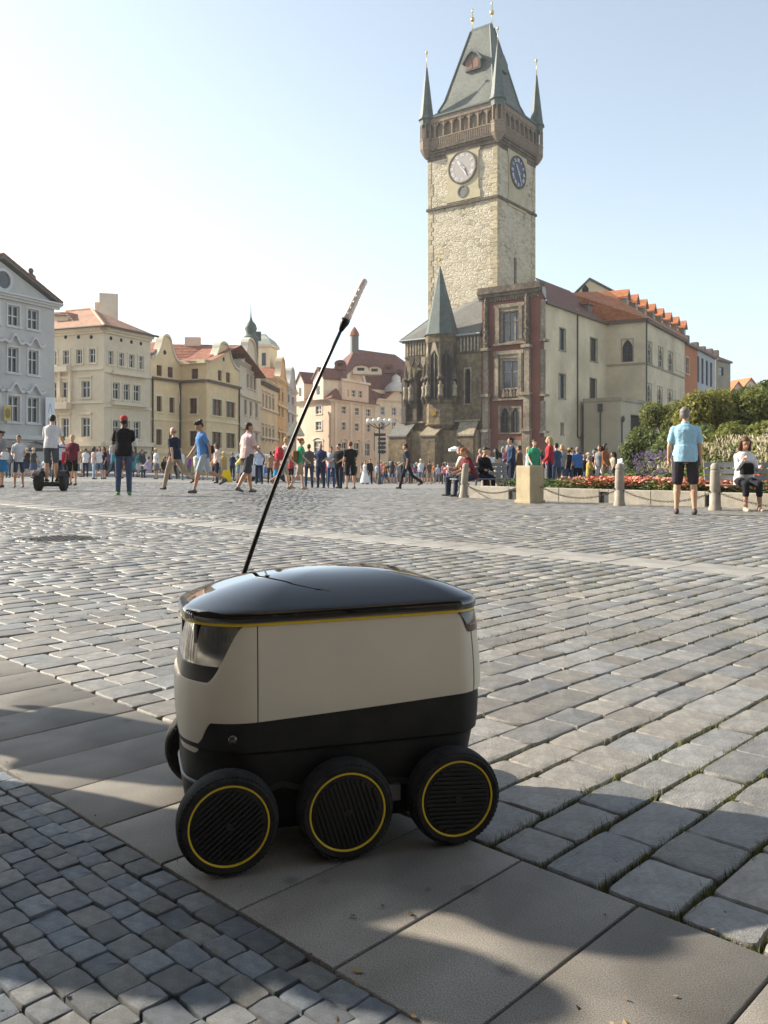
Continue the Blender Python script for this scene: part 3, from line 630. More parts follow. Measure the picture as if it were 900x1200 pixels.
class Fac:
    """a vertical wall plane from plan point a to b (left to right seen from outside)"""
    def __init__(s, a, b):
        s.a = Vector((a[0], a[1])); s.b = Vector((b[0], b[1])); d = s.b - s.a; s.len = d.length; s.t = d / s.len; s.n = Vector((s.t.y, -s.t.x))
    def P(s, u, z, o=0.0): p = s.a + s.t * u + s.n * o; return (p.x, p.y, z)
    def px(s, x, y=None):
        k = (x - CX) / F; u = (k * s.a.y - s.a.x) / (s.t.x - k * s.t.y)
        if y is None: return u
        Y = s.a.y + s.t.y * u; return u, EYE + (HZ - y) / F * Y
    def rect(s, x0, x1, y0, y1):
        u0, u1 = s.px(x0), s.px(x1); Y = s.a.y + s.t.y * (u0 + u1) / 2
        return (u0, u1, EYE + (HZ - y1) / F * Y, EYE + (HZ - y0) / F * Y)
    def box(s, mb, u0, u1, z0, z1, o0, o1): return mb.extrude([s.P(u0, z0, o0), s.P(u1, z0, o0), s.P(u1, z1, o0), s.P(u0, z1, o0)], (s.n.x * (o1 - o0), s.n.y * (o1 - o0), 0))
    def prism(s, mb, pts, o0, o1): return mb.extrude([s.P(u, z, o0) for u, z in pts], (s.n.x * (o1 - o0), s.n.y * (o1 - o0), 0))
    def wall(s, mb, z0, z1, holes=(), u0=0.0, u1=None, depth=0.35):
        u1 = s.len if u1 is None else u1
        us = sorted(set([u0, u1] + [h[i] for h in holes for i in (0, 1)])); zs = sorted(set([z0, z1] + [h[i] for h in holes for i in (2, 3)]))
        for i in range(len(us) - 1):
            for j in range(len(zs) - 1):
                cu, cz = (us[i] + us[i + 1]) / 2, (zs[j] + zs[j + 1]) / 2
                if any(h[0] < cu < h[1] and h[2] < cz < h[3] for h in holes): continue
                if not (u0 <= cu <= u1 and z0 <= cz <= z1): continue
                mb.quad(s.P(us[i], zs[j]), s.P(us[i + 1], zs[j]), s.P(us[i + 1], zs[j + 1]), s.P(us[i], zs[j + 1]))
        for (a, b_, c, d) in [h[:4] for h in holes]:
            for (p, q) in (((a, c), (b_, c)), ((b_, c), (b_, d)), ((b_, d), (a, d)), ((a, d), (a, c))):
                mb.quad(s.P(p[0], p[1]), s.P(q[0], q[1]), s.P(q[0], q[1], -depth), s.P(p[0], p[1], -depth))
def window(root, fc, h, frame, cols=2, rows=2, surround=None, sill=True, hood=None, bar=0.07, deep=0.22, transom=None, arch=0.0, wallm=None, glass=None, trim_w=0.16):
    a, b_, c, d = h; mb = MB(); w = b_ - a; fw = min(0.09, w * .09); o0, o1 = -deep, -deep + 0.06
    fc.box(mb, a, a + fw, c, d, o0, o1); fc.box(mb, b_ - fw, b_, c, d, o0, o1); fc.box(mb, a + fw, b_ - fw, c, c + fw, o0, o1); fc.box(mb, a + fw, b_ - fw, d - fw, d, o0, o1)
    for i in range(1, cols): u = a + w * i / cols; fc.box(mb, u - bar / 2, u + bar / 2, c + fw, d - fw, o0, o1 + .012)
    zs = [c + (d - c) * t for t in (transom if transom else [j / rows for j in range(1, rows)])]
    for z in zs: fc.box(mb, a + fw, b_ - fw, z - bar / 2, z + bar / 2, o0 + .004, o1 + .006)
    wob = mb.build('window', frame, root)
    g = MB(); g.quad(fc.P(a, c, -deep - .03), fc.P(b_, c, -deep - .03), fc.P(b_, d, -deep - .03), fc.P(a, d, -deep - .03)); g.build('pane', glass or M_GLASS, wob)
    if arch:                                             # pointed or round head: spandrels fill the corners of the opening
        for sgn in (0, 1):
            pts = []; za = d - w * arch
            for k in range(9):
                t = k / 8
                if arch > .6: ang = R(90 - 60 + 60 * 0) ; uu = w * (1 - math.cos(t * R(60))) ; zz = za + (d - za) * math.sin(t * R(60)) / math.sin(R(60))
                else: uu = w / 2 * (1 - math.cos(t * R(90))); zz = za + (d - za) * math.sin(t * R(90))
                pts.append((uu, zz))
            pts.append((0, d)); pts = [((a + u) if sgn == 0 else (b_ - u), z) for u, z in pts]
            sm = MB(); fc.prism(sm, pts, -deep - .02, -0.006); sm.build('spandrel', wallm, wob)
    if surround:
        t = trim_w; m2 = MB(); fc.box(m2, a - t, a, c - .02, d + t, 0.0, .07); fc.box(m2, b_, b_ + t, c - .02, d + t, 0.0, .07); fc.box(m2, a, b_, d, d + t, 0.0, .065); m2.build('surround', surround, wob)
    if sill: m3 = MB(); fc.box(m3, a - .22, b_ + .22, c - .16, c - .0, 0, .16); m3.build('sill', surround or frame, wob)
    if hood:
        m4 = MB(); z = d + .38
        if hood == 'flat': fc.box(m4, a - .3, b_ + .3, z, z + .16, 0, .28); fc.box(m4, a - .2, b_ + .2, z - .14, z, 0, .14)
        elif hood == 'wave':
            top = [(a - .55 + (w + 1.1) * k / 16, z + .15 + .55 * math.exp(-((k - 8) / 3.2) ** 2) + .12 * math.cos(k * math.pi / 4)) for k in range(17)]
            fc.prism(m4, [(u, zz - .22) for u, zz in top] + top[::-1], 0, .34)
        elif hood == 'arch':
            top = [(a - .3 + (w + .6) * k / 12, z - .05 + .5 * math.sin(math.pi * k / 12)) for k in range(13)]
            fc.prism(m4, [(u, zz - .18) for u, zz in top] + top[::-1], 0, .25)
        m4.build('hood', surround or frame, wob)
    return wob
def cornice(fc, mb, z, steps=((0, .14, .16), (.14, .3, .3), (.3, .46, .5)), u0=0.0, u1=None, ext=0.0):
    u1 = fc.len if u1 is None else u1
    for (a, b_, o) in steps: fc.box(mb, u0 - ext, u1 + ext, z + a, z + b_, 0.004, o)
BASE = -5.0
def bld(name, label, loc): return thing(name, label, 'building', (loc[0], loc[1], BASE), 0, None, True)
def back_walls(mb, pts, z0, z1):                      # plain hidden sides through plan points
    for p, q in zip(pts[:-1], pts[1:]): mb.quad((p[0], p[1], z0), (q[0], q[1], z0), (q[0], q[1], z1), (p[0], p[1], z1))
def pipe(root, fc, u, z0, z1): mb = MB(); mb.tube([fc.P(u, z0, .14), fc.P(u, z1, .14)], .10, 8); mb.build('drainpipe', M_PIPE, root, smooth=True)

# ---- grey house at the left edge
A0, A1 = Vector((-31.5, 70)), Vector((-29.05, 75.2)); tdir = (A1 - A0).normalized()
fc = Fac(A0 - tdir * 9.0, A1); off = 9.0
root = bld('grey_house', 'grey plastered house with a gabled pediment at the left edge', fc.a)
rows = [[(9, 22, 357, 382), (32, 45.5, 364, 386)], [(9, 21, 407, 436), (33, 45, 411, 440)], [(9, 22, 464, 494), (32, 46, 466, 496)]]
holes = []; wins = []
for r, row in enumerate(rows):
    hs_ = [fc.rect(*q) for q in row]; st = hs_[1][0] - hs_[0][0]; w = (hs_[0][1] - hs_[0][0] + hs_[1][1] - hs_[1][0]) / 2; z0 = (hs_[0][2] + hs_[1][2]) / 2; z1 = (hs_[0][3] + hs_[1][3]) / 2
    for k in range(-2, 2): u = hs_[0][0] + st * k; holes.append((u, u + w, z0, z1)); wins.append(((u, u + w, z0, z1), r))
    if r == 0: zt = z1
_, zc = fc.px(62, 361); mb = MB(); fc.wall(mb, BASE, zc, holes)
ucen = fc.px(0); upk = zat(300, fc.a.y + fc.t.y * ucen)
gable = [(2 * ucen - fc.len, zc + .4), (fc.len, zc + .4), (ucen, upk - .6)]; fc.prism(mb, [(2 * ucen - fc.len, zc), (fc.len, zc), (fc.len, zc + .42), (ucen, upk - .4), (2 * ucen - fc.len, zc + .42)], -1.0, -.02)
bk = fc.P(fc.len, 0, -12); bk0 = fc.P(0, 0, -12); back_walls(mb, [fc.P(fc.len, 0), bk, bk0, fc.P(0, 0)], BASE, zc)
mb.build('wall', P_GREY, root)
for h, r in wins: window(root, fc, h, M_WFRAME, 2, 2, P_GREYL, True, 'wave' if r else None, transom=[.62] if r else [.5], bar=.09)
mb = MB(); cornice(fc, mb, zc - .1, ((0, .2, .25), (.2, .38, .5), (.38, .52, .7)), ext=.4); mb.build('cornice', P_GREYL, root)
mb = MB(); fc.box(mb, 0, fc.len, zat(515, 72), zat(510, 72), .004, .35); mb.build('string_course', P_GREYL, root)
mb = MB()
for k in (-1, 1): fc.prism(mb, [(ucen, upk - .2), (ucen, upk), (ucen + k * (fc.len - ucen + .6), zc + .45), (ucen + k * (fc.len - ucen + .6), zc + .25)], -.5, .45)
mb.build('pediment_moulding', M_SLATE, root)
mb = MB(); rdg = [fc.P(ucen, upk - .1, -.4), fc.P(ucen, upk - .1, -12)]
for k in (-1, 1): e_ = ucen + k * (fc.len - ucen + .6); mb.extrude([fc.P(ucen, upk + .05, .45), fc.P(e_, zc + .5, .45), fc.P(e_, zc + .65, .45), fc.P(ucen, upk + .25, .45)], tuple(Vector(fc.P(0, 0, -12)) - Vector(fc.P(0, 0, 0))))
mb.build('roof', T_RED, root)
mo = MB(); u_, z_ = fc.px(3, 328); Mx = Matrix.Rotation(math.atan2(fc.n.y, fc.n.x), 4, 'Z') @ Matrix.Rotation(R(90), 4, 'Y')
mo.lathe([(.95, -.1), (.95, .14), (.72, .16), (.70, .02)], fc.P(u_, z_), 24, Mx, False); ocu = mo.build('round_window', P_GREYL, root, angle=30); g = MB(); g.lathe([(.74, -.02), (.74, .03)], fc.P(u_, z_), 24, Mx); g.build('pane', M_GLASS, ocu)
# pedestal and bust above the eave
u_ = fc.px(51); zz = zat(350, 76); mb = MB(); fc.box(mb, u_ - .8, u_ + .8, zz - 1.2, zat(337, 76), -2.2, -.9); mb.build('pedestal', P_GREYL, root)
c = Vector(fc.P(u_, zat(337, 76), -1.5)); mb = MB(); mb.lathe([(.3, 0), (.22, .15), (.18, .3), (.42, .45), (.40, .75), (.16, .95), (.2, 1.1), (.23, 1.25), (.14, 1.42), (.02, 1.46)], c, 14); mb.build('bust', M_SOOT, root, smooth=True)
ban = MB(); u0, u1, z0, z1 = fc.rect(49, 59.5, 466, 510); ban_fc = fc
fc.box(ban, u0, u1, z0, z1, .42, .46); bn = ban.build('banner', mat('white banner cloth', (.72, .72, .74), .8, .03, 3), None)
tag(bn, 'tall white banner hanging on the corner of the grey house', 'banner')
lm = mat('grey banner print', (.40, .40, .43), .8, .03, 3)
for k, zz in enumerate((z1 - 1.0, z1 - 2.1)):
    l = MB(); uc = (u0 + u1) / 2; w = (u1 - u0) * .26
    if k == 0: fc.prism(l, [(uc - w, zz - .35), (uc - w * .7, zz - .35), (uc, zz + .35), (uc + w * .7, zz - .35), (uc + w, zz - .35), (uc + w * .15, zz + .5), (uc - w * .15, zz + .5)], .461, .466)
    else:
        ringo = [(uc + w * math.cos(q * .393), zz + .45 * math.sin(q * .393)) for q in range(17)]; ringi = [(uc + w * .6 * math.cos(q * .393), zz + .28 * math.sin(q * .393)) for q in range(17)]
        fc.prism(l, ringo + ringi[::-1], .461, .466)
    l.build('letter', lm, bn)
sg = MB(); u0, u1, z0, z1 = fc.rect(-1, 7, 476, 493); fc.box(sg, u0, u1, z0, z1, .5, .58); so = sg.build('house_sign', mat('gold sign', (.55, .40, .13), .5, .1, 5), None); tag(so, 'golden square house sign with dark emblem on grey house', 'sign')
sg = MB(); uc, zc_ = (u0 + u1) / 2, (z0 + z1) / 2; fc.prism(sg, [(uc + .3 * math.cos(q * .5236) * (1 if q % 2 else .8), zc_ + .42 * math.sin(q * .5236)) for q in range(12)], .581, .6); sg.build('emblem', mat('sign emblem', (.25, .16, .05), .6, .1, 5), so)

# ---- beige corner house
K = Vector((-30.2, 92.0)); fl = Fac((-37.3 - 6.9 * .6, 95.0 + 2.9 * .6), K); fr = Fac(K, (-27.1, 99.0))
root = bld('beige_corner_house', 'beige corner house with hipped tile roof behind the grey house', K)
zE = zat(385, 92); hl = []; hr = []; wl = []
L1 = [(59.5, 66.5, 411, 428), (74, 81, 410.5, 427), (89.5, 96.5, 410, 426), (104.5, 112, 409, 425)]; L2 = [(58.7, 66.5, 447.6, 467), (72.7, 81, 447.4, 467), (95.7, 105.7, 446.8, 466.3)]; L3 = [(58.7, 66.5, 490, 513), (72.4, 81, 490, 512.5), (95.7, 105.7, 489.5, 512)]
R1 = [(126.6, 132.6, 410, 426), (139, 145, 413.5, 429.4), (150.8, 157, 416, 431.4), (162.4, 168, 418, 433)]; R2 = [(132, 140, 448, 467), (144.5, 152, 450, 469), (156.3, 164, 451.5, 471)]; R3 = [(132, 140, 493, 513), (144.5, 152, 493, 514), (156.3, 164, 493.5, 515)]
for f_, sets, hh in ((fl, (L1, L2, L3), hl), (fr, (R1, R2, R3), hr)):
    for r, q in enumerate(sets):
        zz = [f_.rect(*k) for k in q]; z0 = sum(k[2] for k in zz) / len(zz); z1 = sum(k[3] for k in zz) / len(zz)
        for k in zz: hh.append((k[0], k[1], z0, z1)); wl.append((f_, (k[0], k[1], z0, z1), r))
mb = MB(); fl.wall(mb, BASE, zE, hl); fr.wall(mb, BASE, zE, hr)
back_walls(mb, [fr.b, (-36, 105), fl.a], BASE, zE); mb.build('wall', P_BEIGE, root)
for f_, h, r in wl: window(root, f_, h, M_WFRAME, 2, 2, P_BEIGEL, True, 'flat' if r and f_ is fl else None, transom=[.6], bar=.10, trim_w=.2)
mb = MB(); [cornice(f_, mb, zE - .45, ((0, .25, .25), (.25, .5, .55), (.5, .62, .8)), ext=.0) for f_ in (fl, fr)]; mb.build('cornice', P_BEIGEL, root)
mb = MB()
for f_, yy, xx in ((fl, 434, 100), (fr, 440, 150)):
    z = f_.px(xx, yy)[1]; f_.box(mb, 0, f_.len, z, z + .3, .004, .22)
    z = f_.px(xx, yy + 39)[1]; f_.box(mb, 0, f_.len, z, z + .3, .004, .2)
    z = f_.px(xx, 523)[1]; f_.box(mb, 0, f_.len, z, z + .5, .004, .5)
mb.build('string_course', P_BEIGEL, root)
mb = MB(); z0 = zat(468, 93); z1 = zat(434, 93); u0, u1 = fl.px(57), fl.px(84.5); fl.box(mb, u0, u1, z0 - 1.0, z0 - .3, .004, .9); fl.box(mb, u0, u1, z1 - .1, z1 + .5, .004, .9)
for u in (u0, (u0 + u1) / 2 - .15, u1 - .35): fl.box(mb, u, u + .35, z0 - .3, z1 - .1, .004, .3)
for k in range(7): u = u0 + .35 + (u1 - u0 - .7) * k / 6; fl.box(mb, u - .08, u + .08, z0 - .3, z0 + .25, .7, .85)
mb.build('bay_balcony', P_BEIGEL, root)
mb = MB(); u0, u1 = fr.px(129), fr.px(169); z0 = fr.px(150, 472)[1]; fr.box(mb, u0, u1, z0 - .4, z0, .004, .7)
mb.build('balcony', P_BEIGEL, root)
mb = MB(); z1 = fr.px(150, 440)[1]; fr.box(mb, u0, u1, z1 - .1, z1 + .3, .3, .6); mb.build('balcony_hood', P_BEIGEL, root)
for f_, xs_ in ((fl, (62, 77, 92, 107)), (fr, (130, 142, 154, 165))):
    for x in xs_:
        mb = MB(); u_, z_ = f_.px(x, 395 + (0 if f_ is fl else (x - 122) * .18)); f_.prism(mb, [(u_ + .22 * math.cos(q * .628), z_ + .22 * math.sin(q * .628)) for q in range(10)], .005, .02); mb.build('vent_hole', M_DARK, root)
for f_, x0, x1 in ((fl, 66, 80), (fl, 88, 116), (fr, 126, 142), (fr, 148, 170)):
    mb = MB(); u0, u1 = f_.px(x0), f_.px(x1); f_.box(mb, u0, u1, BASE, zat(530, 94), .005, .03); mb.build('shop_front', mat('dark teal shop front', (.05, .09, .10), .4, .2, 3), root)
    mb = MB(); f_.box(mb, u0 - .1, u1 + .1, zat(531, 94), zat(528.5, 94), .03, .25); mb.build('shop_fascia', M_EAVE, root)
# hipped roof
mb = MB(); zr = zat(359, 96); oh = .9
e0 = Vector(fl.P(-.5, zE + .15, oh)); e1 = Vector(fl.P(fl.len, zE + .15, oh)) + Vector((fr.n.x, fr.n.y, 0)) * oh; e2 = Vector(fr.P(fr.len + .3, zE + .15, oh)); e3 = Vector((-37, 107, zE + .15)); e4 = Vector((-46, 104, zE + .15))
g0 = Vector((*at(78, 99), zr)); g1 = Vector((*at(107.5, 97.5), zr))
mb.add([e0, e1, g1, g0, e2, e3, e4], [(0, 1, 2, 3), (1, 4, 2), (4, 5, 2), (5, 6, 3, 2), (6, 0, 3)])
rf_ = mb.build('roof', T_SOFT, root)
mb = MB(); mb.tube([e1, g1], .16, 6); mb.tube([g0, g1], .16, 6); mb.build('ridge_tiles', mat('pale ridge tile', (.50, .30, .19), .8, .1, 3), rf_)
mb = MB(); x, y = at(127.5, 101); mb.box((x, y, zat(361, 101)), (2.1, 1.6, 3.2), .3); mb.box((x - .9, y, zat(372, 101)), (1.4, 1.2, 3.4), .3); mb.build('chimney', P_CREAM, rf_)
mb = MB(); f2 = Fac(fl.P(fl.px(52), 0, -1.2)[:2], fl.P(fl.px(83), 0, -1.2)[:2]); zd = zat(370, 96); f2.prism(mb, [(0, zE), (f2.len * .62, zE), (f2.len * .62, zd - .1), (0, zd)], -3.5, 0); dm = mb.build('dormer', P_BEIGEL, rf_)
mb = MB(); f2.prism(mb, [(-.3, zd + .02), (f2.len * .62, zd - .05), (f2.len * 1.02, zE + .55), (f2.len * 1.02, zE + .9), (f2.len * .62, zd + .3), (-.3, zd + .35)], -4.5, .4); mb.build('dormer_roof', T_SOFT, dm)
mb = MB(); f_ = fr
for (p, q) in ((e0, e1), (e1, e2)): mb.tube([p, q], .13, 6)
mb.build('gutter', M_EAVE, rf_)

# ---- yellow house with two curved gables
q0, q1, q2, q3 = (-27.3, 99.8), (-25.05, 105.2), (-21.45, 103.2), (-19.25, 113.5)
fa, fb, fd = Fac(q0, q1), Fac(q1, q2), Fac(q2, q3)
root = bld('yellow_house', 'yellow house with two curved white edged gables and red tile roof', q2)
zc = zat(446, 103.2); spec_ = {fa: [[(183.6, 190, 428, 440), (196.6, 203, 430, 443)], [(183, 189.6, 464, 482), (198, 204.4, 466, 484.4)], [(182.6, 189.6, 503, 521.6), (197.6, 203.6, 504, 522)]],
    fb: [[(224, 232, 432, 444)], [(222, 231, 466.6, 485)], [(222, 231, 505, 523)]], fd: [[(255.4, 260, 434, 446), (265, 270, 436.6, 448.6)], [(248.4, 260, 468, 487), (264.4, 275.4, 471, 489.6)], [(248, 259.6, 506, 524.4), (264.6, 275.6, 508, 525.6)]]}
mb = MB(); wl = []; zS = zat(424, 103.5)
for f_, sets in spec_.items():
    hh = []
    for r, q in enumerate(sets):
        zz = [f_.rect(*k) for k in q]; z0 = sum(k[2] for k in zz) / len(zz); z1 = sum(k[3] for k in zz) / len(zz)
        for k in zz: hh.append((k[0], k[1], z0, z1)); wl.append((f_, (k[0], k[1], z0, z1), r))
    f_.wall(mb, BASE, zS, hh)
def baroque(f_, pk, zs, zt, wtop=.16, u0=0, u1=None):
    u1 = f_.len if u1 is None else u1; L_ = u1 - u0; pts = []
    for k in range(13):
        t = k / 12; s = t * .5
        # concave sweep then rounded head
        if t < .72: u = (0.0 + (.5 - wtop) * (t / .72) ** .62); z = zs + (zt - zs) * .70 * (t / .72) ** 1.7
        else: q = (t - .72) / .28; u = .5 - wtop * math.cos(q * math.pi / 2); z = zs + (zt - zs) * (.70 + .30 * math.sin(q * math.pi / 2))
        pts.append((u, z))
    full = [(u0 + u * L_, z) for u, z in pts] + [(u0 + (1 - u) * L_, z) for u, z in pts[-2::-1]]
    return full
zt1 = zat(394, 102.5); zt2 = zat(402, 108)
for f_, zt in ((fa, zt1), (fd, zt2)): f_.prism(mb, baroque(f_, 0, zS, zt), -.5, 0)
back_walls(mb, [q3, (-27, 120), (-34, 104), q0], BASE, zS); mb.build('wall', P_YEL, root)
for f_, h, r in wl: window(root, f_, h, M_BFRAME, 2, 2, P_YELL if r else None, bool(r), None, transom=[.6], bar=.10, glass=mat('brown shutters behind glass', (.10, .055, .035), .35, .3, 2) , trim_w=.22)
mb = MB(); 
for f_, zt in ((fa, zt1), (fd, zt2)):
    e_ = baroque(f_, 0, zS, zt); out = [(u, z + .28) for u, z in e_]; f_.prism(mb, e_ + out[::-1], -.8, .2)
mb.build('gable_coping', mat('white coping', (.68, .62, .48), .8, .06, 3), root)
for f_ in (fa, fb, fd):
    mb = MB(); f_.box(mb, 0, f_.len, zc - .15, zc + .15, .004, .35); mb.build('cornice', M_EAVE, root)
    mb = MB(); z = zat(494, 104); f_.box(mb, 0, f_.len, z, z + .25, .004, .12); z = zat(532, 104); f_.box(mb, 0, f_.len, z, z + .3, .004, .2); mb.build('string_course', P_YELL, root)
mb = MB(); z = zS - .2; fb.box(mb, 0, fb.len, z, z + .45, .004, .4); mb.build('eave', P_YELL, root)
for f_, xs_ in ((fa, (193,)), (fd, (262,))):
    for x in xs_: mb = MB(); u_, z_ = f_.px(x, 413 if f_ is fa else 421); f_.prism(mb, [(u_ + .28 * math.cos(q * .628), z_ + .28 * math.sin(q * .628)) for q in range(10)], .005, .03); mb.build('round_vent', M_DARK, root)
pipe(root, fa, fa.len - .3, BASE, zc); pipe(root, fd, fd.len - .3, BASE, zc); pipe(root, fa, .25, BASE, zc)
mb = MB(); zr = zat(403, 110); a_ = Vector(fb.P(-2.2, zS + .1, .3)); b2 = Vector(fb.P(fb.len + 1.2, zS + .1, .3)); r0 = Vector((*at(181, 110), zr)); r1 = Vector((*at(283, 111), zr)); mb.add([a_, b2, r1, r0], [(0, 1, 2, 3)])
mb.add([r0, r1, Vector((-17, 124, zS)), Vector((-32, 121, zS))], [(0, 1, 2, 3)])
for f_, zt in ((fa, zt1), (fd, zt2)):
    c = f_.len / 2; p = f_.P(c, zt - .6, -.3); s_ = Vector((f_.n.x, f_.n.y, 0)) * -9
    for u in (0, f_.len): mb.add([p, f_.P(u, zS + .1, -.3), Vector(f_.P(u, zS + .1, -.3)) + s_ * (.45 if f_ is fa else .3), Vector(p) + s_ * (.45 if f_ is fa else .3)], [(0, 1, 2, 3)])
rf_ = mb.build('roof', T_RED, root)
mb = MB(); x, y = at(226, 110.5); mb.box((x, y, zr + .3), (2.0, .8, 1.2), .1); mb.build('chimney', P_PINK, rf_)

# ---- row of narrow houses running away behind it
def row_house(name, label, a, b, eave_px, wm, tm, wins, frame=M_BFRAME, gable=None, deep=14, roofm=T_RED, ridge=0.0, eaved=True):
    f_ = Fac(a, b); root = bld(name, label, a); zE = f_.px(*eave_px)[1]; hh = []; wl = []
    for r, q in enumerate(wins):
        zz = [f_.rect(*k) for k in q]; z0 = sum(k[2] for k in zz) / len(zz); z1 = sum(k[3] for k in zz) / len(zz)
        for k in zz: hh.append((k[0], k[1], z0, z1))
    mb = MB(); f_.wall(mb, BASE, zE, hh)
    if gable: f_.prism(mb, baroque(f_, 0, zE, f_.px(*gable)[1], .2), -.6, 0)
    b1, b0 = f_.P(f_.len, 0, -deep), f_.P(0, 0, -deep); back_walls(mb, [f_.b, b1, b0, f_.a], BASE, zE); mb.build('wall', wm, root)
    for h in hh: window(root, f_, h, frame, 2, 2, tm, True, 'flat', bar=.08, trim_w=.2)
    mb = MB(); cornice(f_, mb, zE - .45, ext=0)
    if gable: e_ = baroque(f_, 0, zE, f_.px(*gable)[1], .2); f_.prism(mb, e_ + [(u, z + .3) for u, z in e_][::-1], -.8, .25)
    mb.build('cornice', tm, root)
    mb = MB(); zz = zE - 4.6
    while zz > 2: f_.box(mb, 0, f_.len, zz, zz + .28, .004, .3); zz -= 4.4
    mb.build('string_course', tm, root)
    mb = MB(); rz_ = zE + ridge; 
    o_ = .4 if not gable else -.62; A_, B_ = Vector(f_.P(0, zE, o_)), Vector(f_.P(f_.len, zE, o_)); s_ = Vector((f_.n.x, f_.n.y, 0)) * -deep
    if gable: pk = A_.lerp(B_, .5) + Vector((0, 0, .6 * (f_.px(*gable)[1] - zE))); mb.add([A_, B_, pk, A_ + s_, B_ + s_, pk + s_], [(0, 2, 5, 3), (2, 1, 4, 5)])
    else: mb.add([A_, B_, B_ + s_ * .5 + Vector((0, 0, ridge)), A_ + s_ * .5 + Vector((0, 0, ridge)), A_ + s_, B_ + s_], [(0, 1, 2, 3), (3, 2, 5, 4), (0, 3, 4), (1, 5, 2)])
    mb.build('roof', roofm, root); return root, f_
p4, p5, p6, p7, p8 = (-19.2, 113.6), (-18.45, 127.2), (-17.75, 142), (-17.4, 152.5), (-17.2, 168)
r4, f4 = row_house('cream_gabled_house', 'narrow cream house with scrolled gable beside the yellow house', p4, p5, (292, 429), P_CREAM, P_CREAM, [[(289, 291.6, 439, 455), (293, 295.6, 440, 456), (297, 299.6, 441, 457)], [(286, 289, 468, 486), (292.4, 295.2, 471, 488), (299, 301.6, 473, 489)], [(286, 289, 505, 521), (292.4, 295.2, 506, 522), (299, 301.6, 507, 523)]], gable=(293, 398), ridge=2.5, deep=7)
r5, f5 = row_house('cream_long_house', 'cream house with heavy bracketed cornice in the receding row', p5, p6, (312, 446), P_CREAM2, P_CREAM, [[(307, 309, 461, 477), (311, 313, 463, 478), (315, 317, 465, 480), (319, 321, 466, 481)], [(307, 309, 500, 516), (311, 313, 501, 517), (315, 317, 502, 518), (319, 321, 503, 519)]], ridge=3)
r6, f6 = row_house('ochre_house', 'ochre orange house with small gable in the receding row', p6, p7, (330, 446), P_OCHRE, P_CREAM2, [[(326, 328, 458, 470), (330, 332, 459, 471)], [(326, 328, 474, 488), (330, 332, 475, 489)], [(326, 328, 505, 518), (330, 332, 506, 518)]], gable=(329, 419), ridge=4)
r7, f7 = row_house('pale_blue_house', 'narrow blue grey house with pointed gable at the end of the row', p7, p8, (341, 456), P_LBLUE, P_GREYL, [[(337, 339, 463, 473), (342, 344, 464, 474)], [(337, 339, 485, 496), (342, 344, 486, 497)], [(337, 339, 508, 520), (342, 344, 509, 520)]], gable=(339, 429), ridge=4, roofm=M_SLATE)
for (rt, f_, hs_) in ((r5, f5, 9),):
    for k in range(hs_): mb = MB(); u = f_.len * (k + .5) / hs_; z = f_.px(312, 446)[1] - 1.1; f_.box(mb, u - .2, u + .2, z, z + .65, .004, .55); mb.build('bracket', M_EAVE, rt)
# square cream tower with onion spire above the row
tx, ty = at(308, 150); root = bld('cream_roof_tower', 'square cream tower with pale green roof and dark onion spire behind the row', (tx, ty)); root['category'] = 'tower'
mb = MB(); zt = zat(408, 150); mb.box((tx, ty, zt / 2), (4.0, 4.0, zt), -.2); mb.build('wall', P_YELL, root)
mb = MB(); mb.box((tx, ty, zt + .15), (4.7, 4.7, .45), -.2); mb.build('cornice', P_CREAM, root)
for k in (-.9, .9): mb = MB(); mb.box((tx + k * math.cos(-.2) + 2.02 * math.sin(-.2), ty + k * math.sin(-.2) - 2.02 * math.cos(-.2), zt - 2.2), (.7, .1, 2.2), -.2); mb.build('window', M_GLASS, root)
mb = MB(); q = Matrix.Rotation(-.2, 4, 'Z') @ Matrix.Rotation(R(45), 4, 'Z'); mb.lathe([(3.3, 0), (2.4, 1.0), (1.1, 1.7), (.7, 2.1)], (tx, ty, zt + .35), 4, q); mb.build('roof', mat('pale green roof', (.36, .38, .32), .6, .1, 2), root)
ox, oy = at(294, 136); mb = MB(); mb.lathe([(1.2, -6.5), (1.2, -.2), (1.35, 0), (1.35, .3), (.8, .7), (.75, 1.1), (1.0, 1.7), (.8, 2.4), (.3, 3.0), (.12, 3.6), (.06, 4.6), (.04, 5.6)], (ox, oy, zat(398, 136)), 12); mb.build('onion_spire', M_COPPER, root, angle=40)
tx2, ty2 = at(301.5, 140); mb = MB(); mb.box((tx2, ty2, zat(394, 140)), (1.2, 1.2, 1.4), .2); mb.build('lantern', M_COPPER, root)

# ---- pink house and its neighbour at the end of the square
pL, pC, pR, pE = at(346, 174), at(388, 165), at(441, 182), at(492, 190)
fl2, fr2, fe2 = Fac(pL, pC), Fac(pC, pR), Fac(pR, pE)
root = bld('pink_gabled_house', 'pinkish baroque house with scrolled gable and big maroon roof', pC); zE = zat(468, 165)
wl = []; mb = MB()
for f_, sets in ((fl2, [[(370, 377, 476, 485)], [(370, 377, 494, 504)], [(368, 378, 517, 531)]]), (fr2, [[(400, 405.5, 476, 485), (415.5, 420.5, 478, 486), (429, 434, 479.5, 488)], [(400, 405, 494, 504), (415.5, 420.5, 496, 505), (429.5, 434, 498, 506)], [(400, 406, 517, 533), (414.5, 421, 519, 534), (427.5, 433.5, 521, 535)]])):
    hh = []
    for r, q in enumerate(sets):
        zz = [f_.rect(*k) for k in q]; z0 = sum(k[2] for k in zz) / len(zz); z1 = sum(k[3] for k in zz) / len(zz)
        for k in zz: hh.append((k[0], k[1], z0, z1)); wl.append((f_, (k[0], k[1], z0, z1), r))
    f_.wall(mb, BASE, zE, hh)
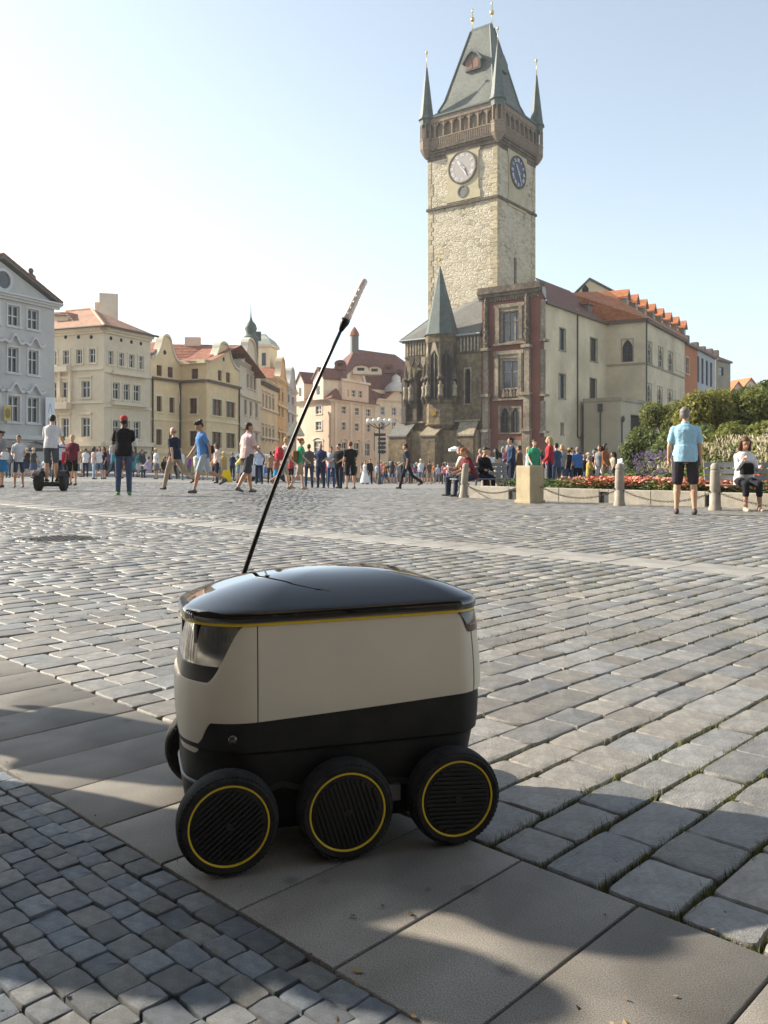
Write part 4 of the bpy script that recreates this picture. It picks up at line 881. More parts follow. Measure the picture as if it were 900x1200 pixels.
# upper gable storey on the right face
u0, u1 = fr2.px(401), fr2.px(432); zg = fr2.px(415, 448)[1]; hg = [fr2.rect(404.5, 408.5, 456, 464.5), fr2.rect(412, 416.5, 457, 465), fr2.rect(420, 424.5, 458, 466)]
fu = Fac(fr2.P(u0, 0, -.02)[:2], fr2.P(u1, 0, -.02)[:2]); hg = [(a - u0, b_ - u0, c, d) for a, b_, c, d in hg]; fu.wall(mb, zE, zg, hg); fu.prism(mb, [(fu.len * .22, zg), (fu.len * .78, zg), (fu.len * .74, zg + 1.2), (fu.len * .6, zg + 2.0), (fu.len * .5, zg + 2.5), (fu.len * .4, zg + 2.0), (fu.len * .26, zg + 1.2)], -.8, 0)
back_walls(mb, [fu.P(fu.len, 0), fu.P(fu.len, 0, -5), fu.P(0, 0, -5), fu.P(0, 0)], zE, zg)
back_walls(mb, [pR, (18, 205), (-12, 200), pL], BASE, zE); mb.build('wall', P_PINK, root)
for f_, h, r in wl: window(root, f_, h, M_WFRAME, 2, 2, P_PINKL, True, 'arch' if r == 2 else None, bar=.12, trim_w=.3)
for h in hg: window(root, fu, h, M_WFRAME, 2, 2, P_PINKL, False, None, bar=.12)
mb = MB()
for f_ in (fl2, fr2): cornice(f_, mb, zE - .4, ((0, .25, .3), (.25, .5, .6)))
fu.box(mb, -.3, fu.len + .3, zg - .1, zg + .35, .004, .4); fu.prism(mb, [(fu.len * .22, zg + .3), (fu.len * .26, zg + 1.2), (fu.len * .5, zg + 2.5), (fu.len * .74, zg + 1.2), (fu.len * .78, zg + .3), (fu.len * .85, zg + .4), (fu.len * .8, zg + 1.5), (fu.len * .5, zg + 2.95), (fu.len * .2, zg + 1.5), (fu.len * .15, zg + .4)], .01, .3)
mb.build('cornice', P_PINKL, root)
mb = MB()
for u in (fr2.px(393), fr2.px(411), fr2.px(425), fr2.len - .6): fr2.box(mb, u - .4, u + .4, 2, zE - .4, .004, .16)
mb.build('pilaster', P_PINKL, root); mb = MB()
for f_ in (fl2, fr2): f_.box(mb, 0, f_.len, zE, zE + .12, .1, .9)
mb.build('tile_ledge', T_RED, root)
zr = zat(410, 180); mb = MB(); E = [Vector((*at(346, 174), zE + .3)), Vector((*at(388, 165), zE + .3)), Vector((*at(441, 182), zE + .3)), Vector((*at(492, 190), zE + .3)), Vector((24, 215, zE)), Vector((-14, 210, zE))]
g0 = Vector((*at(416, 186), zat(409, 186))); g1 = Vector((*at(463, 196), zat(415.5, 196))); mb.add(E + [g0, g1], [(0, 1, 6), (1, 2, 6), (2, 3, 7, 6), (3, 4, 7), (4, 5, 6, 7), (5, 0, 6)]); rf_ = mb.build('roof', T_MAROON, root)
tx, ty, _ = g0; mb = MB(); mb.box((tx - .1, ty - .5, g0.z + .8), (1.5, 1.5, 4.0), .3); mb.build('turret', M_SLATE, rf_); mb = MB(); mb.lathe([(1.1, 0), (.9, .8), (.4, 1.6), (.05, 2.0)], (tx - .1, ty - .5, g0.z + 2.8), 8); mb.build('turret_cap', T_RED, rf_)
for px_, py_, D, w in ((399, 426.5, 172, 2.2), (423, 432, 172, 3.2), (439, 433, 181, 3.0), (455, 431, 186, 2.2), (468, 437, 190, 1.8)):
    x, y = at(px_, D); z = zat(py_, D); fq = Fac((x - w / 2, y - 1.2), (x + w / 2, y - 1.2)); arc_ = [(w / 2 - w / 2 * math.cos(math.pi * q / 8), z - .3 + .8 * math.sin(math.pi * q / 8)) for q in range(9)]; mb = MB(); fq.prism(mb, [(0, z - 1.2)] + arc_ + [(w, z - 1.2)], -3.2, 0); dmo = mb.build('eyebrow_dormer', P_CREAM if px_ in (423, 439) else T_MAROON, rf_); mb = MB(); fq.prism(mb, arc_ + [(u_ * 1.08 - w * .04, z_ + .18) for u_, z_ in arc_[::-1]], -3.2, .2); mb.build('dormer_roof', T_MAROON, dmo)
    mb = MB(); mb.box((x, y - 1.2, z - .25), (w * .45, .06, .6)); mb.build('dormer_window', M_DARK, dmo)
for px_, D, w in ((352, 171, 2.6), (373, 167, 3.4)):     # little gables on the left side
    f_ = Fac(fl2.P(fl2.px(px_) - w / 2, 0, .05)[:2], fl2.P(fl2.px(px_) + w / 2, 0, .05)[:2]); mb = MB(); zt = zat(432 if px_ == 373 else 437, D); f_.prism(mb, [(0, zE), (w, zE), (w, zt - 2), (w * .5, zt), (0, zt - 2)], -6, 0); gb = mb.build('side_gable', P_CREAM, root)
    mb = MB(); f_.box(mb, w * .35, w * .65, zE + 1.2, zE + 2.9, .005, .04); mb.build('gable_window', M_GLASS, gb)
    mb = MB(); f_.prism(mb, [(-.3, zt - 2.1), (w * .5, zt + .05), (w + .3, zt - 2.1), (w + .3, zt - 1.75), (w * .5, zt + .45), (-.3, zt - 1.75)], -6, .25); mb.build('gable_roof', T_MAROON, gb)
root = bld('cream_palace_house', 'cream house with pediment between the pink house and chapel', pR); mb = MB(); hh = []; wl = []
for r, (y0, y1) in enumerate(((477, 486), (494, 504), (520, 533))):
    for x in (446, 459.5, 470, 481): hh.append(fe2.rect(x, x + 4.4, y0 + (x - 446) * .05, y1 + (x - 446) * .05))
zE2 = zat(468, 183); fe2.wall(mb, BASE, zE2, hh); back_walls(mb, [pE, (28, 205), (10, 203), pR], BASE, zE2); mb.build('wall', P_CREAM, root)
for k, h in enumerate(hh): window(root, fe2, h, M_WFRAME, 2, 2, P_WHITE, True, 'arch' if k > 3 else None, bar=.12, trim_w=.25)
mb = MB(); cornice(fe2, mb, zE2 - .4, ((0, .25, .3), (.25, .5, .6))); u0, u1 = fe2.px(452), fe2.px(476); fe2.prism(mb, [(u0, zE2 + .1), (u1, zE2 + .1), ((u0 + u1) / 2, zE2 + 2.4)], -.6, .2); fe2.box(mb, 0, fe2.len, zE2 + .1, zE2 + 2.2, -2.2, -1.6); mb.build('cornice', P_CREAM, root)
mb = MB(); fe2.prism(mb, [(u0 - .4, zE2 + .1), ((u0 + u1) / 2, zE2 + 2.4), (u1 + .4, zE2 + .1), (u1 + .4, zE2 + .6), ((u0 + u1) / 2, zE2 + 2.95), (u0 - .4, zE2 + .6)], -1.2, .5); mb.build('pediment_roof', T_RED, root)
x, y = at(464, 186); mb = MB(); mb.lathe([(2.6, 0), (2.4, 1.0), (1.6, 1.8), (1.0, 2.2), (1.0, 3.2), (.6, 3.6), (.05, 3.9)], (x, y, zE2 + 1.8), 12); mb.build('roof_lantern', P_WHITE, root, angle=40)
# ------------------------------------------------------------------ town hall: tower, chapel, red house, wings
TH = R(36.6); ct, st_ = math.cos(TH), math.sin(TH); TW = 12.1
C0 = Vector((16.6, 125.0)); CL = C0 + Vector((-ct, st_)) * TW; CR = C0 + Vector((st_, ct)) * TW; CB = CL + CR - C0; CC = (C0 + CB) / 2
TFL, TFR = Fac(CL, C0), Fac(C0, CR); TF3, TF4 = Fac(CR, CB), Fac(CB, CL); FACES = (TFL, TFR, TF3, TF4)
root = bld('clock_tower', 'tall square stone clock tower with steep grey roof and corner spires', CC); root['category'] = 'tower'
def tz(y, D=125.0): return zat(y, D)
zG = tz(163)                                            # underside of the gallery
mb = MB(); TFL.wall(mb, BASE, zG)
u_, z_ = TFR.px(604, 322); slit = (u_ - .45, u_ + .45, z_ - 2.6, z_ + 2.6); TFR.wall(mb, BASE, zG, [slit]); TF3.wall(mb, BASE, zG); TF4.wall(mb, BASE, zG); shaft = mb.build('shaft', M_TOWER, root)
g = MB(); g.quad(*[TFR.P(a, b_, -.34) for a, b_ in ((slit[0], slit[2]), (slit[1], slit[2]), (slit[1], slit[3]), (slit[0], slit[3]))]); g.build('slit_window', M_DARK, root)
rnd = random.Random(4)
M_QUOIN = mat('tower quoin stone', (0.45, 0.375, 0.25), 0.9, 0.25, 2, 0.05, 4, spec=.15, obj_random=.2)
qv = [MB(), MB(), MB()]; z = tz(372); 
while z < zG - 1:
    h = rnd.uniform(.55, .8); w = rnd.choice((.7, 1.2)); 
    for mbq, f_, lo in ((qv[0], TFL, False), (qv[1], TFR, True)):
        if lo: f_.box(mbq, -.06, w * .8, z, z + h - .05, .0, .07)
        else: f_.box(mbq, TFL.len - w, TFL.len + .05, z, z + h - .05, 0, .075)
    TFR.box(qv[2], TFR.len - w, TFR.len + .06, z, z + h - .05, 0, .08); TFL.box(qv[2], -.06, w * .7, z, z + h - .05, 0, .06)
    z += h
for q in qv: o = q.build('quoins', M_QUOIN, shaft); o['kind'] = 'stuff'
for f_ in FACES:
    mb = MB(); f_.box(mb, -.25, f_.len + .25, tz(231.5), tz(228.5), .004, .28); mb.build('string_course', M_SOOT, root)
# clocks
M_PANEL = mat('smooth clock panel', (0.47, 0.405, 0.265), .85, .08, 1, spec=.2, big=.1); M_DIAL = mat('pale dial', (0.37, 0.33, 0.305), .7, .06, 2); M_DIALB = mat('blue dial', (0.035, 0.05, 0.105), .6, .1, 2); M_HAND = mat('clock hand', (0.62, 0.60, 0.56), .5, .05, 3); M_NUM = mat('pale numerals', (0.72, 0.70, 0.66), .6, .03, 3); M_HANDD = mat('dark clock hand', (0.05, 0.05, 0.06), .5, .05, 3)
ROM = ['XII', 'I', 'II', 'III', 'IIII', 'V', 'VI', 'VII', 'VIII', 'IX', 'X', 'XI']
def clock(f_, px_, py_, rad, panel, dialm):
    uc, zc = f_.px(px_, py_); mb = MB(); W, H0, H1 = panel; f_.prism(mb, [(uc - W, zc - H0), (uc + W, zc - H0), (uc + W, zc - H0 + 1), (uc + W * .9, zc - H0 + 1.4), (uc + W * .9, zc + H1 - 1.6), (uc + W, zc + H1 - 1.2), (uc + W, zc + H1), (uc - W, zc + H1), (uc - W, zc + H1 - 1.2), (uc - W * .9, zc + H1 - 1.6), (uc - W * .9, zc - H0 + 1.4), (uc - W, zc - H0 + 1)], .0, .16); p = mb.build('clock_panel', M_PANEL, root)
    Mx = Matrix.Rotation(math.atan2(f_.n.y, f_.n.x), 4, 'Z') @ Matrix.Rotation(R(90), 4, 'Y')
    d = MB(); d.lathe([(rad, .1), (rad, .30), (.02, .301)], f_.P(uc, zc), 40, Mx); dial = d.build('clock_dial', dialm, root)
    d = MB(); d.lathe([(rad, .12), (rad + .22, .12), (rad + .22, .36), (rad, .36), (rad, .12)], f_.P(uc, zc), 40, Mx, False); d.build('dial_rim', M_SOOT, dial)
    for k in range(12):
        a = R(90 - 30 * k); nb = MB(); s = ROM[k]; n = len(s); wch = .26
        ex, ez = math.cos(a), math.sin(a); tx_, tz_ = ez, -ex                  # radial, tangential
        def bar(t0, r0, t1, r1, w=.085):
            p0 = (uc + ex * r0 + tx_ * t0, zc + ez * r0 + tz_ * t0); p1 = (uc + ex * r1 + tx_ * t1, zc + ez * r1 + tz_ * t1)
            dx, dz = p1[0] - p0[0], p1[1] - p0[1]; l = math.hypot(dx, dz); nx_, nz2 = -dz / l * w / 2, dx / l * w / 2
            f_.prism(nb, [(p0[0] + nx_, p0[1] + nz2), (p0[0] - nx_, p0[1] - nz2), (p1[0] - nx_, p1[1] - nz2), (p1[0] + nx_, p1[1] + nz2)], .302, .33)
        tot = sum({'I': .17, 'V': .34, 'X': .34}[c] for c in s); t = -tot / 2; ri, ro = rad * .70, rad * .93
        for c in s:
            if c == 'I': bar(t + .085, ri, t + .085, ro); t += .17
            elif c == 'V': bar(t + .05, ro, t + .17, ri); bar(t + .29, ro, t + .17, ri, .06); t += .34
            else: bar(t + .04, ro, t + .30, ri); bar(t + .30, ro, t + .04, ri, .06); t += .34
        nb.build('numeral', M_NUM, dial)
    for ang, ln, w, mt in ((R(-62), rad * .80, .16, M_HAND), (R(128), rad * .62, .26, M_HAND if dialm is not M_DIAL else M_HAND), (R(-48), rad * .5, .1, M_HANDD)):
        hb_ = MB(); ex, ez = math.cos(ang), math.sin(ang); f_.prism(hb_, [(uc - ez * w - ex * .5, zc + ex * w - ez * .5), (uc + ez * w - ex * .5, zc - ex * w - ez * .5), (uc + ez * w * .5 + ex * ln * .8, zc - ex * w * .5 + ez * ln * .8), (uc + ex * ln, zc + ez * ln), (uc - ez * w * .5 + ex * ln * .8, zc + ex * w * .5 + ez * ln * .8)], .36, .40); hb_.build('clock_hand', mt, dial)
    return uc, zc, p, Mx
uc, zc, p, Mx = clock(TFL, 543, 196.5, 2.25, (3.0, 4.9, 3.5), M_DIAL); clock(TFR, 605.5, 202.5, 2.25, (3.0, 5.6, 3.2), M_DIALB)
d = MB(); d.lathe([(.95, .15), (.95, .24), (.75, .26), (.70, .18), (.01, .175)], TFL.P(uc, zc - 3.6), 24, Mx); d.build('moon_dial', M_SLATE, p)
# gallery: corbelled floor, parapet, arcade, eave
def ringbox(mb, off, z0, z1, th=.5):
    for f_ in FACES: f_.box(mb, -off, f_.len + off - th, z0, z1, off - th, off)
GO = 0.5
mb = MB(); 
for off, a, b_ in ((.12, 0, .5), (.26, .5, 1.0), (.42, 1.0, 1.4), (.62, 1.4, 1.75)): ringbox(mb, off, zG - .9 + a, zG - .9 + b_, .9)
mb.build('gallery_corbel', M_SOOT, root)
zP0, zP1, zA1, zE = zG + .85, zG + 2.2, zG + 4.7, zG + 5.5
mb = MB(); ringbox(mb, GO, zP0, zP1, .3); ringbox(mb, GO + .08, zP1, zP1 + .2, .45); mb.build('gallery_parapet', M_TERRA, root)
mb = MB()
for f_ in FACES[:2]:
    n = 34
    for k in range(n): u = -.4 + (f_.len + .8) * (k + .5) / n; f_.box(mb, u - .06, u + .06, zP0 + .15, zP1 - .1, GO, GO + .07)
o = mb.build('parapet_ribs', M_TERRA, root); o['kind'] = 'stuff'
mb = MB(); ringbox(mb, GO + .05, zA1, zE, .4); mb.build('gallery_lintel', M_TERRA, root)
NB = 8
for f_ in FACES:
    for k in range(1, NB):
        u = f_.len * k / NB; mb = MB(); f_.box(mb, u - .14, u + .14, zP1 + .2, zA1, GO - .3, GO); mb.build('gallery_column', M_TERRA, root)
    for k in range(NB):
        u0, u1 = f_.len * k / NB + .14, f_.len * (k + 1) / NB - .14; w = u1 - u0; pts = [(u0, zA1 - .75)] + [(u0 + w * (1 - math.cos(R(t))) / 2, zA1 - .75 + .7 * math.sin(R(t))) for t in (30, 60, 90, 120, 150, 180)] + [(u1, zA1 + .005), (u0, zA1 + .005)]
        mb = MB(); f_.prism(mb, [(u0, zA1 - .75), (u0 + w * .18, zA1 - .42), (u0 + w * .5, zA1 - .1), (u0 + w * .82, zA1 - .42), (u1, zA1 - .75), (u1, zA1 + .004), (u0, zA1 + .004)], GO - .22, GO - .06); mb.build('gallery_arch', M_TERRA, root)
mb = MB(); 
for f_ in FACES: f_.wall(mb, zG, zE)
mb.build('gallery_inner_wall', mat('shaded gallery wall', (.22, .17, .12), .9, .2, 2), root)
mb = MB(); ringbox(mb, GO + .25, zE, zE + .25, 1.4); mb.build('eave', M_COPPER, root)
# corner turrets with spires
q = Matrix.Rotation(-TH, 4, 'Z')
for c in (C0, CL, CR, CB):
    d = (c - CC).normalized(); p = c + d * .28
    mb = MB(); mb.lathe([(.12, -1.35), (.45, -1.0), (.8, -.5), (.98, -.12), (1.05, .0), (1.05, 1.35), (1.12, 1.4), (1.12, 1.6), (.4, 1.6)], (p.x, p.y, zP0), 8, q); tb = mb.build('turret_base', M_TERRA, root)
    for k in range(8):
        a = 2 * math.pi * (k + .5) / 8 - TH; mb = MB(); mb.box((p.x + 0.9 * math.cos(a), p.y + 0.9 * math.sin(a), (zP0 + 1.6 + zA1) / 2), (.2, .2, zA1 - zP0 - 1.6), a); mb.build('turret_post', M_TERRA, tb)
    mb = MB(); mb.lathe([(.4, zP0 + 1.6), (.4, zA1)], (p.x, p.y, 0), 8, q); mb.build('turret_core', M_SOOT, tb)
    mb = MB(); mb.lathe([(1.0, zA1 - .02), (1.08, zE), (1.32, zE + .1), (1.28, zE + .22), (1.1, zE + .6), (.92, zE + 2.0), (.14, zE + 8.2), (.04, zE + 8.4)], (p.x, p.y, 0), 8, q); sp_ = mb.build('turret_spire', M_COPPER, root, angle=20)
    mb = MB(); mb.tube([(p.x, p.y, zE + 8.2), (p.x, p.y, zE + 10.6)], .05, 6); mb.ell((p.x, p.y, zE + 10.6), (.2, .2, .24), 10, 6); mb.build('finial', M_GOLD, sp_, smooth=True)
# steep main roof with a short ridge
def Lc(x, y, z): p = CC + TFL.t * x - TFL.n * y; return (p.x, p.y, z)
zR = 68.6; hb2 = TW / 2 + .35
def rring(hx, hy, z): return [Lc(-hx, -hy, z), Lc(hx, -hy, z), Lc(hx, hy, z), Lc(-hx, hy, z)]
mb = MB(); mb.rings([rring(hb2, hb2, zE + .2), rring(5.0, 4.9, zE + 1.5), rring(4.3, 4.1, zE + 3.2), rring(1.75, .55, zR)]); mr_ = mb.build('main_roof', mat('greenish slate', (.118, .125, .105), .6, .3, 2.5, .03, 7, spec=.35, big=.25, bigscale=.3), root)
mb = MB(); e = [rring(5.02, 4.92, zE + 1.5), rring(4.32, 4.12, zE + 3.2), rring(1.77, .57, zR)]
for k in range(4): mb.tube([e[0][k], e[1][k], e[2][k]], .16, 6)
mb.tube([Lc(-1.75, 0, zR + .05), Lc(1.75, 0, zR + .05)], .55, 6); mb.build('ridge_flashing', M_COPPER, mr_)
for sx in (-1.75, 1.75):
    x, y, z = Lc(sx, 0, zR); mb = MB(); mb.tube([(x, y, z), (x, y, z + 3.6)], .06, 6); mb.ell((x, y, z + 2.2), (.36, .36, .38), 12, 8); mb.ell((x, y, z + 3.6), (.15, .15, .3), 8, 6); mb.build('roof_finial', M_GOLD, root, smooth=True)
def slope_y(z): t = (z - zE - 3.2) / (zR - zE - 3.2); return 4.1 + (.55 - 4.1) * t
# big dormer with two reddish openings, small copper dormers
zd = tz(76, 129.5); yy = slope_y(zd); f_ = Fac(Lc(-1.1, -yy - .55, 0)[:2], Lc(1.6, -yy - .55, 0)[:2]); w = f_.len
mb = MB(); f_.prism(mb, [(0, zd - .2), (w, zd - .2), (w, zd + 1.2), (w * .75, zd + 2.1), (w * .5, zd + 2.5), (w * .25, zd + 2.1), (0, zd + 1.2)], -2.4, 0); dm = mb.build('large_dormer', M_SLATE, mr_)
for k in (.10, .54): mb = MB(); f_.prism(mb, [(w * k, zd), (w * (k + .36), zd), (w * (k + .36), zd + 1.1), (w * (k + .18), zd + 1.8), (w * k, zd + 1.1)], .005, .05); mb.build('dormer_shutter', mat('rusty shutter', (.22, .10, .06), .7, .2, 3), dm)
mb = MB(); f_.prism(mb, [(-.3, zd + .9), (w * .22, zd + 2.05), (w * .5, zd + 2.5), (w * .78, zd + 2.05), (w + .3, zd + .9), (w + .45, zd + 1.1), (w * .8, zd + 2.45), (w * .5, zd + 2.95), (w * .2, zd + 2.45), (-.45, zd + 1.1)], -2.2, .35); mb.build('dormer_hood', M_COPPER, dm)
for lx, py_ in ((-2.6, 124), (1.9, 116)):
    zd = tz(py_ + 3, 127); yy = slope_y(max(zd, zE + 3.2)); f_ = Fac(Lc(lx - .5, -yy - .6, 0)[:2], Lc(lx + .5, -yy - .6, 0)[:2]); mb = MB(); f_.prism(mb, [(0, zd - .4), (1, zd - .4), (1, zd + .6), (.5, zd + 1.2), (0, zd + .6)], -1.5, 0); dm = mb.build('small_dormer', M_COPPER, mr_); mb = MB(); f_.box(mb, .25, .75, zd - .1, zd + .55, .004, .03); mb.build('dormer_opening', M_DARK, dm)
f_ = Fac(Lc(slope_y(tz(76, 129.5)) + 1.1, -1.2, 0)[:2], Lc(slope_y(tz(76, 129.5)) + 1.1, 1.2, 0)[:2]); zd = tz(76, 129.5); mb = MB(); f_.prism(mb, [(0, zd - .2), (2.4, zd - .2), (2.4, zd + 1.2), (1.2, zd + 2.3), (0, zd + 1.2)], -2.6, 0); mb.build('large_dormer', M_COPPER, mr_)

# ---- chapel with its polygonal oriel
HL, HRt = Vector((3.1, 124.9)), Vector((13.4, 117.25)); CF = Fac(HL, HRt)
root = bld('gothic_chapel', 'soot darkened gothic chapel with spired oriel at the tower foot', HRt); root['category'] = 'chapel'
zCe = zat(397.5, 122); mb = MB(); lan = CF.rect(545, 551.5, 432, 473); lanl = CF.rect(487, 499, 434, 488)
CF.wall(mb, BASE, zCe, [lan, lanl], depth=.5); CS = Fac(HL + Vector((CF.n.x, CF.n.y)) * -9.0, HL); CS.wall(mb, BASE, zCe); back_walls(mb, [HRt, HRt + Vector((-CF.n.x, -CF.n.y)) * 8], BASE, zCe); mb.build('wall', M_SAND, root)
window(root, CF, lan, M_DFRAME, 1, 4, M_SANDL, True, None, arch=.866, wallm=M_SAND, deep=.4, glass=M_DARK); window(root, CF, lanl, M_SOOT, 2, 3, M_SOOT, True, None, arch=.6, wallm=M_SAND, deep=.4, bar=.16, glass=mat('reddish stained glass', (.10, .055, .04), .3, .3, 2))
mb = MB(); CF.box(mb, -.3, CF.len, zCe - .25, zCe + .1, .004, .4); z = zat(415, 121); CF.box(mb, 0, CF.len, z - .2, z, .004, .2); mb.build('cornice', M_SOOT, root)
for x0, x1 in ((478.5, 501), (541, 561)):
    n = 7 if x0 < 500 else 5
    for k in range(n + 1): u = CF.px(x0 + (x1 - x0) * k / n); mb = MB(); CF.box(mb, u - .12, u + .12, zat(414, 121), zCe - .25, .004, .22); mb.build('arcade_post', M_SANDL, root)
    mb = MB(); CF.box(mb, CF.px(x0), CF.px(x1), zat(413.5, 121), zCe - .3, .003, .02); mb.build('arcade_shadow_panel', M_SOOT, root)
# shields, statues on consoles, small buttresses
rnd = random.Random(9)
for x in (483, 490, 497): mb = MB(); u, z = CF.px(x, 424); CF.prism(mb, [(u - .42, z + .7), (u + .42, z + .7), (u + .42, z - .1), (u, z - .8), (u - .42, z - .1)], .0, .22); mb.build('shield', M_SOOT if x != 497 else M_SANDL, root)
def statue(u, z, o, h, f_=CF):
    c = Vector(f_.P(u, z, o)); mb = MB(); s = h / 2.0; mb.lathe([(.34 * s, 0), (.36 * s, .25 * s), (.30 * s, .8 * s), (.34 * s, 1.2 * s), (.36 * s, 1.45 * s), (.14 * s, 1.62 * s), (.17 * s, 1.75 * s), (.15 * s, 1.92 * s), (.03, 2.0 * s)], c, 10); mb.capsule(c + Vector((.3 * s, -.1, 1.4 * s)), c + Vector((.2 * s, -.35, .95 * s)), .1 * s, .07 * s, 6); mb.build('statue', M_SANDL, root, smooth=True)
    mb = MB(); mb.lathe([(.1, -1.0), (.5, -.15), (.5, 0)], c, 8); mb.build('console', M_SOOT, root)
    mb = MB(); mb.lathe([(.5, h + .25), (.52, h + .5), (.3, h + .8), (.12, h + 2.0), (.02, h + 2.6)], c, 8); mb.build('canopy', M_SOOT, root)
for x, y in ((485, 470), (479, 470)): statue(*CF.px(x, y), .7, 2.6)
for x, o in ((477.5, 1.0), (489, .7), (500.5, .6)): u = CF.px(x); mb = MB(); CF.box(mb, u - .35, u + .35, zat(495, 121), zat(448, 121), .0, o); CF.prism(mb, [(u - .35, zat(448, 121)), (u + .35, zat(448, 121)), (u, zat(438, 121))], 0, o); mb.build('pinnacle_buttress', M_SOOT, root)
# base storey, projecting, with sloped weatherings
zb1, zb0 = zat(505, 121), zat(512, 121); zL = zat(493, 121)
mb = MB(); CF.box(mb, -.2, CF.len, zL - .25, zL, .004, .55); mb.build('ledge', M_SANDL, root)
blocks = ((467.5, 488, 2.6), (508.5, 525, 3.4), (543, 561.5, 1.6))
mb = MB(); CF.box(mb, -.4, CF.len, BASE, zb1, .0, 1.2); CF.prism(mb, [(-.4, zb1), (CF.len, zb1), (CF.len, zb1 + .02), (-.4, zb1 + .02)], 0, 1.25); mb.build('base_wall', mat('coursed base sandstone', (.30, .225, .135), .9, .35, 1.2, .08, 2.0, spec=.15, big=.3, bigscale=.25), root)
for x0, x1, o in blocks:
    u0, u1 = CF.px(x0), CF.px(x1); mb = MB(); CF.box(mb, u0, u1, BASE, zb0, 1.2, o); b0 = mb.build('buttress', M_SAND, root)
    mb = MB(); pts = [CF.P(u0 - .15, zb0, o + .15), CF.P(u1 + .15, zb0, o + .15), CF.P(u1 + .15, zb1 + .9, .6), CF.P(u0 - .15, zb1 + .9, .6)]; mb.extrude(pts, (0, 0, .22)); mb.build('weathering', M_SANDL if x0 != 467.5 else M_SLATE, b0)
# oriel
uo = CF.px(519.5); ow = 2.15
def opoly(r, dpt, ex=0.0): return [(-r, -.4), (-r, dpt * .45), (-r * .42, dpt), (r * .42, dpt), (r, dpt * .45), (r, -.4)]
def oring(r, dpt, z): return [CF.P(uo + a, z, b_) for a, b_ in opoly(r, dpt)]
z0, z1, z2 = zat(496, 119), zat(472, 119), zat(391.5, 119)
mb = MB(); mb.rings([oring(.5, .3, zat(514, 119)), oring(1.2, 1.1, zat(505, 119)), oring(2.3, 2.5, z0 - .2), oring(2.3, 2.5, z0), oring(ow, 2.35, z0 + .05), oring(ow, 2.35, z1), oring(ow + .15, 2.5, z1 + .05), oring(ow + .15, 2.5, z1 + .3), oring(ow - .05, 2.25, z1 + .35), oring(ow - .05, 2.25, z2 - 1.2), oring(ow + .1, 2.45, z2 - 1.1), oring(ow + .2, 2.55, z2)]); orl = mb.build('oriel', M_SAND, root)
seg = opoly(ow - .05, 2.25); 
for k in range(1, 5):
    if k > 4: break
for (a, b_) in zip(seg[:-1], seg[1:]):
    p, q_ = CF.P(uo + a[0], 0, a[1]), CF.P(uo + b_[0], 0, b_[1]); f_ = Fac(p[:2], q_[:2])
    if f_.len < .3: continue
    w = f_.len; zb, zt = z1 + .6, z2 - 2.3; mb = MB(); f_.prism(mb, [(w * .14, zb), (w * .86, zb), (w * .86, zt - 1), (w * .5, zt), (w * .14, zt - 1)], .004, .03); pn = mb.build('lancet_window', M_DARK, orl)
    mb = MB(); f_.box(mb, w * .47, w * .53, zb, zt - .3, .03, .1); f_.box(mb, w * .08, w * .14, zb, zt - .9, .0, .14); f_.box(mb, w * .86, w * .92, zb, zt - .9, .0, .14); f_.prism(mb, [(w * .08, zt - 1.0), (w * .5, zt + .1), (w * .92, zt - 1.0), (w * .96, zt - .9), (w * .5, zt + 1.7), (w * .04, zt - .9)], .0, .16); mb.build('tracery', M_SANDL if a[0] < 0 else M_SOOT, pn)
    c = Vector(f_.P(0, zb, .12)); mb = MB(); mb.tube([c, c + Vector((0, 0, zt - zb + .6)), c + Vector((0, 0, zt - zb + 2.0))], [.17, .15, .02], 6); mb.build('pinnacle', M_SOOT, orl)
    if a[1] > .5 or b_[1] > .5: statue(0, zb + .3, .42, 2.1, f_)
mb = MB(); u, z = 0, 0; f_ = Fac(CF.P(uo + seg[2][0], 0, seg[2][1] + .1)[:2], CF.P(uo + seg[3][0], 0, seg[3][1] + .1)[:2]); f_.prism(mb, [(f_.len * (.5 + .3 * math.cos(k * .628) * (1 if k % 2 else .55)), (z0 + z1) / 2 + .55 * math.sin(k * .628) * (1 if k % 2 else .55)) for k in range(10)], .0, .12); mb.build('gilded_emblem', M_GOLD, orl)
# spire of the oriel and chapel roof
apex = zat(309, 120); mb = MB(); rr_ = [oring(ow + .38, 2.75, z2), oring(ow + .1, 2.5, z2 + .25)]
top = CF.P(uo, 0, .85)
for t in (.5, .97): rr_.append([tuple(Vector(p).lerp(Vector((top[0], top[1], apex)), t)) for p in rr_[1]])
for r_ in rr_[2:]: pass
mb.rings(rr_); sp_ = mb.build('oriel_spire', M_COPPER, root, angle=15); mb = MB(); mb.tube([(top[0], top[1], apex - .4), (top[0], top[1], apex + 2.2)], .05, 6); mb.ell((top[0], top[1], apex + .6), (.2, .2, .24), 8, 6); mb.build('finial', M_GOLD, sp_)
mb = MB(); za = zat(345, 128); E0, E1 = Vector(CF.P(-.7, zCe + .1, .5)), Vector(CF.P(CF.len, zCe + .1, .5)); T0 = Vector((*(CL + TFL.t * .2 + TFL.n * .05), zat(374, 132))); T1 = Vector((*(C0 + TFL.n * .05), za)); S0 = Vector((*(HL - Vector((CF.n.x, CF.n.y)) * 9 - Vector((CF.t.x, CF.t.y)) * .7), zCe + .1))
mb.add([E0, E1, T1, T0, S0], [(0, 1, 2, 3), (0, 3, 4)]); mb.add([tuple(p - Vector((0, 0, .15))) for p in (E0, E1, T1, T0, S0)], [(0, 1, 2, 3), (0, 3, 4)]); mb.build('roof', M_SLATE, root)
mb = MB(); mb.tube([E0, E1], .12, 6); mb.tube([E0, T0], .14, 6); mb.build('roof_flashing', M_LEAD, root)

